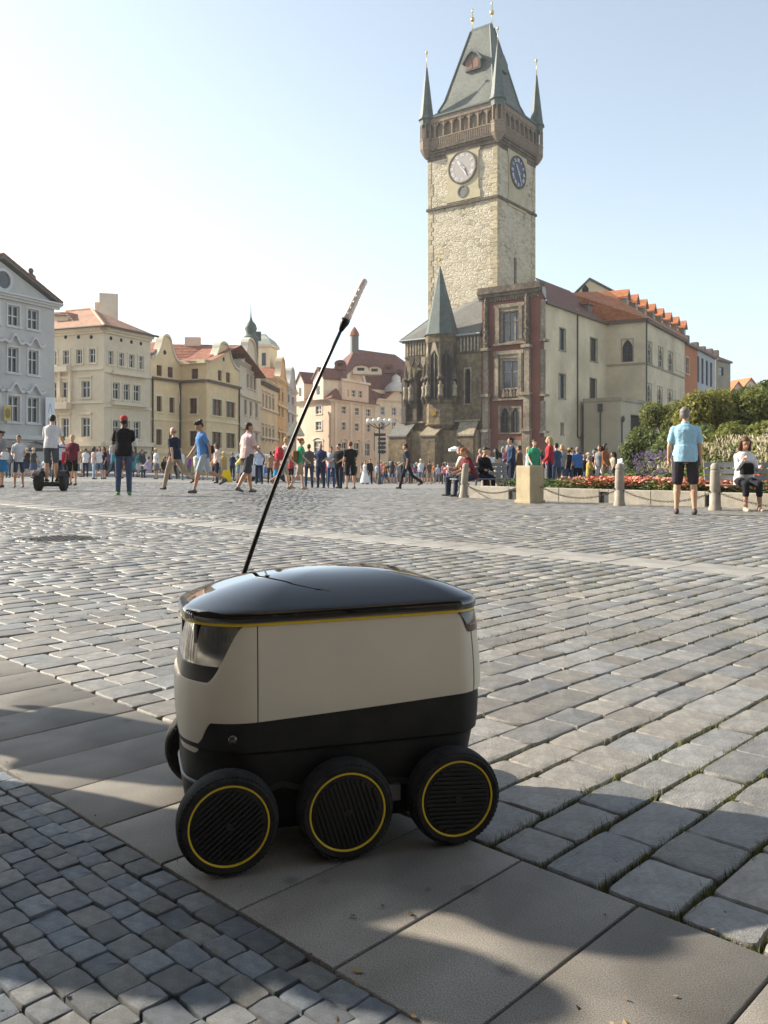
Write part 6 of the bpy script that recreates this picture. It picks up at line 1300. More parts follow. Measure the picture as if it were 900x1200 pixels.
def bag(name, label, p, lx, ly, lz, size, col, strap=True, cat='bag'):
    c = anchor(p, lx, ly, lz); f = p.rotation_euler.z; b = thing(name, label, cat, c, f); w, d, hh = size; mb = MB()
    mb.rings([[(a * w / 2 * k, e * d / 2 * k, zz) for a, e in ((-.8, -1), (.8, -1), (1, -.7), (1, .7), (.8, 1), (-.8, 1), (-1, .7), (-1, -.7))] for k, zz in ((.8, -hh / 2), (1, -hh * .42), (1, hh * .2), (.85, hh * .42), (.5, hh / 2))]); mb.build('body', cloth(col), b, angle=40)
    mb = MB(); mb.rings([[(a * w * .33, -d * .5 + e * .03, zz) for a, e in ((-1, -1), (1, -1), (1, 1), (-1, 1))] for zz in (-hh * .35, .0)]); mb.build('pocket', cloth(tuple(v * .8 for v in col)), b)
    if strap:
        for k in (-1, 1): mb = MB(); mb.tube([(k * w * .3, d * .45, hh * .38), (k * w * .34, d * .9, hh * .5), (k * w * .36, d * 1.3, hh * .2), (k * w * .34, d * .6, -hh * .3)], .014, 6); mb.build('strap', cloth(tuple(v * .6 for v in col)), b)
    return b
def pd(px, D): return at(px, D)
DENIM, NAVY, BLACK, WHITE, KHAKI, GREYC = (.05, .075, .13), (.018, .022, .045), (.012, .012, .014), (.72, .71, .69), (.32, .26, .19), (.30, .31, .34)
# --- the nearer ones, one by one
x, y = pd(803, 14.2); bluem = person('man in light blue polo and dark shorts seen from behind near the bollards', x, y, -12, 1.74, 1.12, ((.36, .60, .76), 'polo'), ((.045, .038, .045), 'shorts'), (.06, .05, .05), (GREYH, 'short'), 'fair', (3, 2, -5, 2), (2, 13, 18), (-2, 10, 10), 0, .0105, head_turn=-25)
x, y = pd(145, 19.8); capm = person('man in black tee, jeans and red cap standing with back turned', x, y, 8, 1.80, 1.05, (BLACK, 'tee'), (DENIM, 'long'), (.12, .28, .08), ((.42, .05, .05), 'cap'), 'dark', (2, 2, -3, 3), (20, 16, 75), (8, 14, 45), 0, .0115, head_turn=15)
for k, (lx, lz) in enumerate(((-.27, 1.02), (.25, 1.20))): 
    w = bag('white_bag', ('white plastic bag at left elbow of red capped man', 'white folded cloth at right arm of red capped man')[k], capm, lx, .02, lz, (.09, .09, .2), WHITE, False)
x, y = pd(205, 24.0); person('man in navy tee and beige trousers walking to the left', x, y, 62, 1.76, 1.08, (NAVY, 'tee'), (KHAKI, 'long'), (.035, .03, .03), (GREYH, 'bald'), 'fair', (22, 8, -26, 38), (-18, 8, 14), (20, 8, 20), 4, .013)
x, y = pd(238, 21.2); bt = person('man in blue tee and pale shorts striding left, looking down', x, y, 118, 1.80, .98, ((.10, .24, .52), 'tee'), ((.38, .42, .46), 'shorts'), (.10, .09, .09), (DKBROWN, 'curly'), 'tan', (20, 6, -24, 42), (-22, 14, 22), (24, 12, 16), 5, .0115, head_tilt=28)
bag('shoulder_bag', 'small dark sling bag across blue tee man', bt, -.13, -.17, 1.05, (.2, .08, .2), (.03, .03, .035), False)
x, y = pd(290, 22.0); person('heavy man in pale pink shirt and charcoal shorts walking right', x, y, -52, 1.79, 1.2, ((.66, .47, .46), 'polo'), ((.06, .06, .065), 'shorts'), (.10, .095, .09), (DKBROWN, 'short'), 'tan', (14, 4, -15, 18), (-8, 10, 12), (18, 12, 32), 2, .0115, head_turn=-20)
x, y = pd(334, 28.0); rb = person('woman in white top and flowered shorts carrying a red backpack', x, y, -62, 1.68, 1.0, ((.72, .62, .60), 'tee'), ((.36, .30, .25), 'shorts'), (.25, .16, .10), (BLONDE, 'short'), 'fair', (16, 6, -22, 40), (5, 8, 20), (10, 8, 40), 3, .014, female=True)
bag('backpack', 'red backpack on woman in white top', rb, 0, -.22, 1.22, (.30, .18, .44), (.50, .035, .05), cat='backpack')
x, y = pd(352, 28.3); gb_ = person('woman in green top and beige skirt with brown bag behind the antenna', x, y, -75, 1.68, .95, ((.05, .30, .15), 'tee'), ((.40, .30, .20), 'shorts'), (.40, .30, .22), (REDH, 'bun'), 'fair', (10, 4, -14, 20), (5, 8, 20), (12, 8, 40), 2, .014, female=True)
bag('backpack', 'brown leather backpack on woman in green top', gb_, 0, -.2, 1.15, (.28, .17, .40), (.20, .11, .05), cat='backpack')
x, y = pd(376, 34.5); person('bald man in navy polo and navy jeans in the standing group', x, y, 165, 1.76, 1.12, ((.03, .045, .10), 'polo'), ((.03, .04, .075), 'long'), (.03, .03, .03), (GREYH, 'bald'), 'warm', (2, 2, -2, 2), (14, 10, 60), (10, 10, 70), 0, .016)
x, y = pd(388, 35.0); person('woman in pale blue top and bright jeans between two men', x, y, -170, 1.66, .95, ((.45, .55, .66), 'tee'), ((.06, .12, .26), 'long'), (.05, .05, .05), (DKBROWN, 'short'), 'tan', (2, 2, -2, 2), (12, 10, 40), (12, 10, 70), 0, .016, female=True)
x, y = pd(397.5, 34.6); person('stout man in black tee and dark jeans facing left in group', x, y, 140, 1.77, 1.18, (BLACK, 'tee'), ((.03, .035, .055), 'long'), (.03, .03, .03), (BLACKH, 'short'), 'warm', (5, 3, -5, 5), (10, 10, 60), (10, 10, 60), 0, .016)
x, y = pd(410.5, 33.0); person('man in black tee and long black shorts with back turned', x, y, 25, 1.80, 1.12, ((.013, .013, .013), 'tee'), ((.014, .014, .015), 'shorts'), (.03, .03, .03), ((.14, .06, .03), 'short'), 'fair', (3, 2, -3, 2), (5, 12, 20), (5, 14, 35), 0, .015)
x, y = pd(477, 33.5); wm_ = person('man in dark grey tee and black trousers walking left past the chapel', x, y, 75, 1.78, 1.0, ((.04, .05, .06), 'tee'), ((.02, .022, .03), 'long'), (.03, .03, .03), (DKBROWN, 'short'), 'warm', (20, 6, -24, 32), (-15, 8, 30), (15, 8, 40), 4, .015)
bag('shoulder_bag', 'teal pouch at waist of man walking past the chapel', wm_, .20, .10, 1.0, (.1, .22, .2), (.03, .26, .26), False)
x, y = pd(1, 26.0); lw = person('woman in grey top and bright blue skirt cut by the left frame edge', x, y, 150, 1.70, 1.0, ((.22, .23, .25), 'tee'), ((.03, .17, .36), 'skirt'), (.03, .03, .03), (DKBROWN, 'bun'), 'tan', (5, 3, -5, 3), (8, 10, 30), (-2, 10, 12), 0, .014, female=True)
bag('shoulder_bag', 'white handbag on woman in blue skirt', lw, -.22, .02, 1.0, (.1, .24, .24), (.6, .62, .62), False)
x, y = pd(22, 26.3); person('boy in pale grey tee and navy shorts beside the woman in blue', x, y, -160, 1.58, .95, ((.55, .58, .62), 'tee'), ((.03, .055, .10), 'shorts'), (.05, .045, .04), (BROWNH, 'short'), 'tan', (-8, 3, 10, 4), (16, 10, 60), (16, 10, 60), 2, .014)
x, y = pd(85, 28.5); wr_ = person('woman in maroon top and black shorts walking towards the camera', x, y, 178, 1.66, 1.12, ((.14, .025, .04), 'tee'), (BLACK, 'shorts'), (.03, .03, .03), (BLONDE, 'short'), 'fair', (8, 3, -8, 10), (0, 10, 10), (4, 10, 14), 0, .014, female=True)
bag('shoulder_bag', 'bright red bag beside woman in maroon top', wr_, .28, .0, .98, (.12, .26, .42), (.5, .02, .05), False)
x, y = pd(73.5, 32.0); person('person in pale shirt half hidden behind the self balancing scooter rider', x, y, 30, 1.72, 1.0, ((.55, .57, .62), 'long'), (BLACK, 'long'), (.03, .03, .03), (DKBROWN, 'short'), 'tan', (4, 3, -4, 3), (5, 8, 12), (5, 8, 12), 0, .018)
# rider on a two wheeled balancing scooter
x, y = pd(60, 23.0); gz0 = ground_z(x, y)
rider = person('man in white tee and grey shorts riding the balancing scooter', x, y, 4, 1.78, 1.05, ((.60, .60, .61), 'tee'), ((.075, .085, .10), 'shorts'), (.05, .05, .05), (BLACKH, 'short'), 'warm', (3, 2, 3, 2), (28, 12, 30), (34, 10, 30), 8, .0115, z=gz0 + .24, head_tilt=8)
seg = thing('balancing_scooter', 'black two wheeled balancing scooter with fat tyres under the rider', 'scooter', (x, y, gz0), R(4))
for k in (-1, 1):
    mb = MB(); mb.lathe([(.10, -.07), (.20, -.085), (.245, -.06), (.255, 0), (.245, .06), (.20, .085), (.10, .07)], (k * .33, 0, .255), 28, Matrix.Rotation(R(90), 4, 'Y'))
    for q in range(22):
        a = 2 * math.pi * q / 22; mb.box((k * .33, .25 * math.cos(a), .255 + .25 * math.sin(a)), (.15, .03, .02), M=Matrix.Rotation(-a, 4, 'X') @ Matrix.Rotation(R(90), 4, 'X') @ Matrix.Rotation(.4, 4, 'Z'))
    wh = mb.build('wheel', M_RUB, seg, angle=40); mb = MB(); mb.lathe([(.11, -.05), (.11, .06), (.02, .07)], (k * .33, 0, .255), 16, Matrix.Rotation(R(90 * k), 4, 'Y')); mb.build('rim', M_STEEL, wh, angle=30)
    mb = MB(); pts = [(k * .33 + a, .30 * math.cos(t), .255 + .30 * math.sin(t)) for a in (-.09, .09) for t in np.linspace(.4, 2.6, 9)]; mb.add(pts, [(i, i + 1, i + 10, i + 9) for i in range(8)]); mu = mb.build('mudguard', M_HULL, seg); sd = mu.modifiers.new('thick', 'SOLIDIFY'); sd.thickness = .012
MB().box((0, 0, .17), (.46, .34, .10)).build('platform', M_HULL, seg, bevel=.015); MB().box((0, 0, .229), (.42, .30, .016)).build('foot_mat', M_RUB, seg)
MB().tube([(0, .10, .2), (0, .17, .7), (0, .26, 1.18)], [.025, .02, .02], 8).build('handle_post', M_STEEL, seg, smooth=True); MB().tube([(-.30, .27, 1.16), (-.12, .26, 1.19), (.12, .26, 1.19), (.30, .27, 1.16)], .017, 8).build('handlebar', M_HULL, seg, smooth=True)
# --- three bystanders out of frame at left, whose shadows cross the slabs and the robot
person('bystander in dark jacket just outside the frame, shading the slabs', -2.75, 3.29, -100, 1.78, 1.0, (NAVY, 'jacket'), (BLACK, 'long'), (.03, .03, .03), (BROWNH, 'short'), 'fair', (3, 2, -3, 2), (5, 10, 20), (8, 12, 80), 0, .02)
person('bystander in grey jacket outside the frame, shading the robot', -2.33, 2.58, -110, 1.80, 1.05, (GREYC, 'jacket'), (DENIM, 'long'), (.03, .03, .03), (BLACKH, 'short'), 'fair', (4, 2, -4, 2), (10, 14, 70), (10, 14, 70), 0, .02)
person('bystander in tan jacket outside the frame, shading the mosaic', -2.46, 2.36, -95, 1.74, 1.05, (KHAKI, 'jacket'), (NAVY, 'long'), (.03, .03, .03), (BROWNH, 'bob'), 'fair', (4, 2, -4, 2), (4, 16, 40), (6, 16, 60), 0, .02, female=True)
person('bystander in black jacket outside the frame, nearest the camera', -3.0, 2.02, -80, 1.70, 1.1, (BLACK, 'jacket'), (KHAKI, 'long'), (.03, .03, .03), (DKBROWN, 'short'), 'fair', (4, 2, -4, 2), (4, 18, 40), (6, 10, 20), 0, .02)
# --- small figures in the middle distance
M_ = 'people in the middle distance'
def small(label, px_, D, face, h, top, bottom, hair, sk='tan', **k):
    x, y = at(px_, D); return person(label, x, y, face, h, k.pop('build', 1.0), top, bottom, k.pop('shoes', (.04, .04, .04)), hair, sk, k.pop('legs', (3, 2, -3, 3)), k.pop('armL', (6, 8, 20)), k.pop('armR', (6, 8, 30)), k.pop('lean', 0), k.pop('voxel', .022), hands=False, group=M_, **k)
small('bride in long white dress beside a man in dark suit', 428, 62, 170, 1.68, ((.80, .80, .78), 'dress'), None, (DKBROWN, 'bun'), 'fair', female=True)
small('groom in dark suit standing next to the bride in white', 433.5, 62, -160, 1.80, (BLACK, 'jacket'), (BLACK, 'long'), (DKBROWN, 'short'), 'fair')
small('man in pale grey shirt and blue shorts before the chapel', 493, 60, 160, 1.74, ((.55, .58, .62), 'polo'), ((.12, .17, .26), 'shorts'), (WHITE, 'cap'), 'fair')
small('person with dark shirt and brown bag right of the grey shirted man', 503, 61, 20, 1.66, ((.12, .08, .06), 'tee'), ((.30, .20, .15), 'shorts'), (BROWNH, 'short'))
small('woman in pink top below the chapel oriel', 520, 62, 30, 1.55, ((.62, .20, .27), 'tee'), (NAVY, 'long'), (BROWNH, 'long'), female=True)
small('girl in red pink jacket next to woman in pink top', 526, 62.5, -20, 1.5, ((.52, .12, .18), 'long'), (BLACK, 'long'), (BROWNH, 'short'), female=True)
small('woman in white top and denim shorts hugging a friend', 116, 44, 200, 1.66, ((.72, .70, .70), 'tee'), ((.12, .17, .27), 'shorts'), (DKBROWN, 'long'), 'fair', female=True, armL=(70, 10, 40))
small('woman in pale pink top and light jeans being hugged', 110, 44, -60, 1.64, ((.60, .45, .42), 'tee'), ((.36, .43, .52), 'long'), (DKBROWN, 'bob'), 'tan', female=True)
small('person in black dress right of hugging pair', 122, 45, 150, 1.66, (BLACK, 'tee'), (BLACK, 'shorts'), (BLACKH, 'long'), 'tan', female=True)
small('woman in pink and white top behind the man in blue tee', 254, 36, 120, 1.66, ((.66, .52, .47), 'tee'), (NAVY, 'long'), (BROWNH, 'bob'), 'fair', female=True)
small('man in pale blue shirt and navy trousers right of the pink shirted man', 303.5, 40, 30, 1.76, ((.48, .56, .70), 'long'), (NAVY, 'long'), (GREYH, 'bald'), 'fair')
small('person in yellow top bending near the white van', 279, 42, -70, 1.66, ((.70, .52, .10), 'tee'), ((.20, .27, .27), 'shorts'), (BROWNH, 'short'), lean=35)
small('shirtless looking tan clad man beside the white van', 317, 45, 10, 1.66, ((.34, .22, .14), 'tank'), (BLACK, 'long'), (BLACKH, 'short'))
small('child in blue dress near woman with red backpack', 324, 44, 170, 1.40, ((.30, .10, .08), 'tee'), ((.05, .28, .50), 'skirt'), (BROWNH, 'bob'), female=True)
small('man in dark jeans behind the woman in green', 362, 34, 20, 1.70, ((.10, .09, .09), 'tee'), ((.03, .05, .10), 'long'), (BROWNH, 'short'))
# --- people on and around the benches
def sitter(label, x, y, face, h, top, bottom, hair, sk='fair', **k):
    return person(label, x, y, face, h, k.pop('build', 1.0), top, bottom, k.pop('shoes', (.05, .04, .04)), hair, sk, k.pop('legs', (84, 84, 84, 80)), k.pop('armL', (35, 8, 60)), k.pop('armR', (35, 8, 65)), k.pop('lean', 6), k.pop('voxel', .013), True, **k)
x, y = at(872, 15.62); wo_ = sitter('woman in white cardigan and sunglasses sitting on the right bench', x, y, 176, 1.70, ((.66, .64, .66), 'long'), ((.022, .022, .027), 'crop'), ((.09, .04, .022), 'bob'), 'tan', voxel=.0105, female=True, armL=(30, 12, 75), armR=(38, 8, 95), head_tilt=14, shoes=(.5, .36, .28), lean=3)
g_ = thing('sunglasses', 'dark sunglasses worn by woman on the right bench', 'sunglasses', anchor(wo_, 0, .115, 1.285), wo_.rotation_euler.z)
for k in (-1, 1): mb = MB(); mb.ell((k * .034, 0, 0), (.028, .008, .022), 10, 6); mb.build('lens', M_LENS, g_, smooth=True)
MB().tube([(-.075, -.04, .004), (-.06, 0, .004), (.06, 0, .004), (.075, -.04, .004)], .004, 6).build('frame', M_HULL, g_)
bag('handbag', 'dark bag held on the lap of seated woman', wo_, .03, .24, .78, (.22, .14, .22), (.02, .02, .022), False)
for (lab, px_, D, fc_, tp, bt_, hr, kw) in (
    ('woman with brown hair in cream top on left bench end', 543.5, 22.3, 70, ((.62, .55, .47), 'tee'), ((.05, .06, .09), 'long'), (BROWNH, 'bob'), {}),
    ('red haired woman in dark red top leaning on the bench', 553, 22.0, 120, ((.17, .03, .035), 'tee'), ((.04, .05, .075), 'long'), (REDH, 'pony'), {'lean': 22}),
    ('person in black jacket seated behind the red haired woman', 565, 22.6, -160, (BLACK, 'jacket'), (NAVY, 'long'), (DKBROWN, 'short'), {'lean': 14}),
    ('person in white shirt seated beyond the left bench', 572, 24.5, 170, (WHITE, 'tee'), ((.10, .12, .16), 'shorts'), (BROWNH, 'short'), {}),
    ('person with dark hair in beige top facing the bench', 582, 25.5, 10, ((.40, .33, .24), 'long'), (BLACK, 'long'), (BLACKH, 'long'), {})):
    x, y = at(px_, D); sitter(lab, x, y, fc_, 1.66, tp, bt_, hr, 'fair', female=True, **kw)
for (lab, px_, D, fc_, hh_, tp, bt_, hr) in (
    ('man in dark blue jacket standing right of the left bench', 599, 26, 100, 1.62, ((.03, .05, .10), 'jacket'), (NAVY, 'long'), (BLACKH, 'short')),
    ('person in green and white top behind the stone block', 626, 27, 190, 1.60, ((.05, .30, .16), 'tee'), (BLACK, 'long'), (BROWNH, 'short')),
    ('woman with blonde hair in red jacket right of the block', 644, 28, 80, 1.74, ((.34, .03, .04), 'jacket'), (NAVY, 'long'), (BLONDE, 'long')),
    ('person in dark blue tee right of woman in red', 652, 29, 20, 1.58, ((.05, .08, .15), 'tee'), (DENIM, 'long'), (BLACKH, 'short'))):
    x, y = at(px_, D); person(lab, x, y, fc_, hh_, 1.0, tp, bt_, (.03, .03, .03), hr, 'fair', (3, 2, -3, 2), (8, 8, 30), (8, 8, 40), 0, .016)
# --- the crowd at the edge of the square: ten figures repeated in their own colours
CROWD = []; protos = []
def proto(i, **k):
    p = person('x', 0, 0, 0, k.pop('h', 1.72), k.pop('build', 1.0), ((.3, .3, .3), k.pop('top', 'tee')), ((.1, .1, .1), k.pop('bottom', 'long')), (.04, .04, .04), (BROWNH, k.pop('hair', 'short')), 'fair', k.pop('legs', (3, 2, -3, 3)), k.pop('armL', (6, 8, 20)), k.pop('armR', (6, 8, 30)), k.pop('lean', 0), .026, hands=False, z=0, **k); protos.append(p); return p
proto(0); proto(1, hair='long', female=True, bottom='shorts'); proto(2, bottom='shorts', build=1.15); proto(3, hair='bob', female=True, top='long'); proto(4, top='jacket', legs=(16, 6, -18, 24)); proto(5, hair='cap', bottom='shorts'); proto(6, sit=True, legs=(84, 84, 84, 80), armL=(35, 8, 60), armR=(35, 8, 60)); proto(7, hair='hat', female=True, bottom='skirt'); proto(8, build=.95, h=1.5, legs=(12, 4, -14, 20)); proto(9, sit=True, female=True, hair='long', legs=(84, 84, 80, 80), lean=15)
TOPS = [('white', (.68, .67, .66)), ('black', (.015, .015, .017)), ('navy', (.025, .035, .075)), ('red', (.42, .04, .045)), ('pink', (.58, .24, .30)), ('pale blue', (.35, .45, .58)), ('grey', (.22, .23, .24)), ('blue', (.05, .15, .38)), ('maroon', (.15, .03, .04)), ('beige', (.48, .40, .29)), ('green', (.07, .22, .10)), ('purple', (.20, .07, .24)), ('teal', (.04, .22, .26)), ('rust', (.30, .12, .05)), ('mustard', (.40, .30, .08)), ('brown', (.13, .08, .05)), ('lilac', (.42, .34, .50)), ('charcoal', (.05, .05, .055))]
BOTS = [('jeans', (.05, .08, .15)), ('black bottoms', (.014, .014, .016)), ('beige bottoms', (.33, .27, .19)), ('grey bottoms', (.16, .16, .17)), ('white bottoms', (.6, .6, .58)), ('navy bottoms', (.02, .025, .05))]
HAIRS = [('dark hair', DKBROWN), ('brown hair', BROWNH), ('black hair', BLACKH), ('fair hair', BLONDE), ('grey hair', GREYH)]
rnd = random.Random(77); used = set()
def crowd_person(px_, D, where, group, sit_ok=True, face=None):
    i = rnd.choice(range(10) if sit_ok else (0, 1, 2, 3, 4, 5, 7, 8)); p = protos[i]
    for _ in range(60):
        t, b_, hcol = rnd.choice(TOPS + [TOPS[i] for i in (0, 1, 1, 2, 2, 6, 6, 15, 17, 17, 0, 9)]), rnd.choice(BOTS), rnd.choice(HAIRS)
        lab = '%s person in %s top and %s%s %s' % ('seated' if i in (6, 9) else 'standing', t[0], b_[0], ', ' + hcol[0] if i not in (5, 7) else (', cap' if i == 5 else ', sun hat'), where)
        if lab not in used: break
    used.add(lab); x, y = at(px_, D); r = p.copy(); COL.objects.link(r); r.name = 'person'; r.location = (x, y, ground_z(x, y)); r.rotation_euler = (0, 0, R(rnd.uniform(0, 360) if face is None else face)); sc = rnd.uniform(.93, 1.05); r.scale = (sc, sc, sc)
    tag(r, lab, 'person', group)
    cols = {'shirt': cloth(t[1]), 'trousers': cloth(b_[1]), 'shorts': cloth(b_[1]), 'skirt': cloth(b_[1]), 'hair': hairm(hcol[1]), 'cap': cloth(rnd.choice(TOPS)[1]), 'hat': cloth((.55, .45, .30)), 'body': skin(rnd.choice(('fair', 'tan', 'warm', 'fair')))}
    cl = []
    for ch in p.children:
        c = ch.copy(); COL.objects.link(c); c.parent = r; kind = ch.name.split('.')[0]; c.name = kind; c.modifiers.clear(); cl.append((c, ch))
        if kind in cols: c['_mat'] = cols[kind].name
    CLONES.append((p, cl)); CROWD.append(r)
for k in range(46):
    px_ = 4 + 338 * (k + rnd.uniform(.1, .9)) / 46
    crowd_person(px_, rnd.uniform(47, 57), 'before the grey house' if px_ < 120 else ('before the yellow house' if px_ < 240 else 'before the narrow houses'), 'crowd along the left side of the square')
for k in range(20): crowd_person(440 + 46 * (k + rnd.random()) / 20, rnd.uniform(64, 76), 'near the lamp post', 'crowd near the lamp post', False)
for k in range(12): crowd_person(366 + 66 * (k + rnd.random()) / 12, rnd.uniform(60, 72), 'before the pink house', 'crowd near the lamp post', False)
for k in range(9): crowd_person(488 + 52 * (k + rnd.random()) / 9, rnd.uniform(66, 82), 'below the chapel', 'crowd below the town hall', False)
for k in range(26): crowd_person(640 + 82 * (k + rnd.random()) / 26, rnd.uniform(34, 44), 'behind the flower bed', 'crowd below the town hall')
for k in range(9): crowd_person(560 + 78 * (k + rnd.random()) / 9, rnd.uniform(30, 40), 'behind the benches', 'crowd below the town hall')
def drop_protos():
    for p in protos:
        for ch in list(p.children): bpy.data.objects.remove(ch, do_unlink=True)
        bpy.data.objects.remove(p, do_unlink=True)
    for base, cl in CLONES:
        for c, _ in cl:
            if '_mat' in c:
                c.material_slots[0].link = 'OBJECT'; c.material_slots[0].material = bpy.data.materials[c['_mat']]; del c['_mat']
# ------------------------------------------------------------------ street furniture, planting
M_GRAN = mat('pale granite', (0.36, 0.325, 0.27), 0.8, 0.16, 9, 0.004, 60, spec=.25, big=.2, bigscale=2)
M_BLOCK = mat('sandy stone block', (0.45, 0.37, 0.24), 0.85, 0.1, 7, 0.004, 40, spec=.2, big=.15, bigscale=2)
M_DSTONE = mat('dark kerb inset', (0.07, 0.07, 0.075), 0.7, 0.15, 9); M_CHAIN = mat('rusty chain', (0.10, 0.085, 0.07), 0.6, 0.3, 40, metal=.5)
KA, KB = Vector((2.1, 21.1)), Vector((9.4, 13.4)); KF = Fac(KA, KB); KH = 0.29
def gk(u, o=0.0): p = KF.P(u, 0, o); return ground_z(p[0], p[1])
kerb = thing('planter_kerb', 'low pale stone kerb edging the flower bed at right', 'kerb', (KA.x, KA.y, 0), 0, None, True)
u = 0.0; rnd = random.Random(2); k = 0
while u < KF.len:
    dark = k % 3 == 1; l = .22 if dark else rnd.uniform(.95, 1.25)
    mb = MB(); g0 = gk(u); KF.box(mb, u + .006, min(KF.len, u + l) - .006, g0 - .15, g0 + KH + rnd.uniform(-.006, .006) - (.03 if dark else 0), -.24, (-.05 if dark else rnd.uniform(-.005, .005))); mb.build('kerb_stone', M_DSTONE if dark else M_GRAN, kerb, bevel=.012)
    if dark: mb = MB(); KF.box(mb, u + .003, u + l - .003, g0 + KH - .05, g0 + KH + .002, -.24, .0); mb.build('kerb_cap', M_GRAN, kerb)
    u += l; k += 1
c = Vector((3.13, 18.15)); bc = Vector((c.x + .03, c.y + .33)); sb = thing('stone_block', 'tall square sandy stone block standing at the kerb corner', 'stone block', (bc.x, bc.y, ground_z(*bc)), R(36))
mb = MB(); mb.box((0, 0, .40), (.42, .42, .80)); mb.build('block', M_BLOCK, sb, bevel=.015); MB().box((0, 0, .01), (.47, .47, .10)).build('plinth', M_BLOCK, sb, bevel=.01)
def bollard(label, x, y, tilt=0.0, h=.86):
    b = thing('bollard', label, 'bollard', (x, y, ground_z(x, y)), 0, 'stone bollards along the flower bed'); b.rotation_euler = (0, tilt, 0)
    MB().lathe([(.115, -.03), (.115, .05), (.098, .09), (.095, .30), (.088, .31), (.088, .33), (.094, .34), (.085, h * .82), (.078, h * .83), (.078, h * .86), (.084, h * .87), (.075, h * .95), (.045, h * .99), (.005, h)], n=20).build('post', M_GRAN, b, angle=35)
    MB().lathe([(.02, -.13), (.022, .0), (.02, .13)], (0, 0, .34), 8, Matrix.Rotation(R(90), 4, 'Y')).build('chain_eye', M_CHAIN, b); return b
BP = [(at(543, 21.3), 'leaning stone bollard beside the woman in cream top', R(4)), (at(583.5, 24.6), 'first of two slim bollards behind the left bench', 0), (at(590.5, 24.2), 'second of two slim bollards, nearest the stone block', 0), (at(726, 17.15), 'stone bollard left of the man in blue polo', 0), (at(838, 15.5), 'stone bollard between the man in blue and seated woman', 0)]
for (p, lab, tl) in BP: bollard(lab, p[0], p[1], tl)
def chain(label, p, q, sag):
    p, q = Vector(p), Vector(q); c = thing('chain', label, 'chain', ((p + q) / 2), 0, 'chains between the bollards', True); mb = MB(); L_ = (q - p).length * 1.06; n = int(L_ / .048)
    for i in range(n):
        t = (i + .5) / n; x = p.lerp(q, t); x.z -= sag * 4 * t * (1 - t); d = (q - p) + Vector((0, 0, -sag * 4 * (1 - 2 * t))); d.normalize(); up = Vector((0, 0, 1)); s = d.cross(up).normalized(); w = d.cross(s)
        a = s if i % 2 else w; pts = [x + d * .030 * math.cos(k * math.pi / 4) + a * .017 * math.sin(k * math.pi / 4) for k in range(8)]; mb.tube(pts + [pts[0]], .0065, 5, False)
    o = mb.build('links', M_CHAIN, c, fix=False); o['kind'] = 'stuff'
def bz(i, z): p = BP[i][0]; return (p[0], p[1], ground_z(*p) + z)
chain('iron chain drooping from the stone block to the next bollard', (bc.x + .2, bc.y - .1, .36), bz(3, .34), .22); chain('iron chain drooping behind the man in blue polo', bz(3, .34), bz(4, .34), .22); chain('iron chain running right from the seated woman', bz(4, .34), (7.6, 13.0, .34), .24); chain('iron chain from the leaning bollard to the stone block', bz(0, .36), (bc.x - .2, bc.y + .05, .36), .2)
# benches with curled iron ends
M_WOOD = mat('weathered bench wood', (0.36, 0.24, 0.17), .7, .2, 12, .001, 60); M_WOODG = mat('grey bench wood', (.24, .25, .26), .7, .15, 12)
def bench(label, x, y, rz, w=1.9, m=M_WOOD, mback=M_WOODG):
    b = thing('park_bench', label, 'bench', (x, y, ground_z(x, y)), rz, 'benches by the flower bed')
    for k in range(4): MB().box((0, -.16 + .11 * k, .445), (w, .09, .03)).build('seat_slat', m, b, bevel=.006)
    for k in range(3): MB().box((0, .27 + .03 * k, .58 + .12 * k), (w, .025, .095), M=Matrix.Rotation(R(-14), 4, 'X')).build('back_slat', mback, b, bevel=.006)
    for sx in (-w / 2 + .12, w / 2 - .12):
        mb = MB(); ring = [(sx, .0 + .17 * math.cos(t), .22 + .19 * math.sin(t)) for t in np.linspace(0, 2 * math.pi, 22)]; mb.tube(ring, .016, 6, False); mb.tube([(sx, .07 * math.cos(t) + .02, .22 + .08 * math.sin(t)) for t in np.linspace(0, 2 * math.pi, 14)], .011, 6, False)
        mb.tube([(sx, -.22, 0), (sx, -.17, .2), (sx, -.2, .42), (sx, .24, .42), (sx, .27, .55), (sx, .36, .92)], .018, 6); mb.tube([(sx, .27, 0), (sx, .18, .2), (sx, .24, .42)], .018, 6); mb.build('iron_end', M_HULL, b, smooth=True)
    return b
x, y = at(893, 15.58); bench('bench with the woman in white cardigan at right', x, y, R(-4))
x, y = at(566, 22.2); bench('bench with curled iron ends at the left group of women', x, y, R(20), 1.7, M_WOODG)
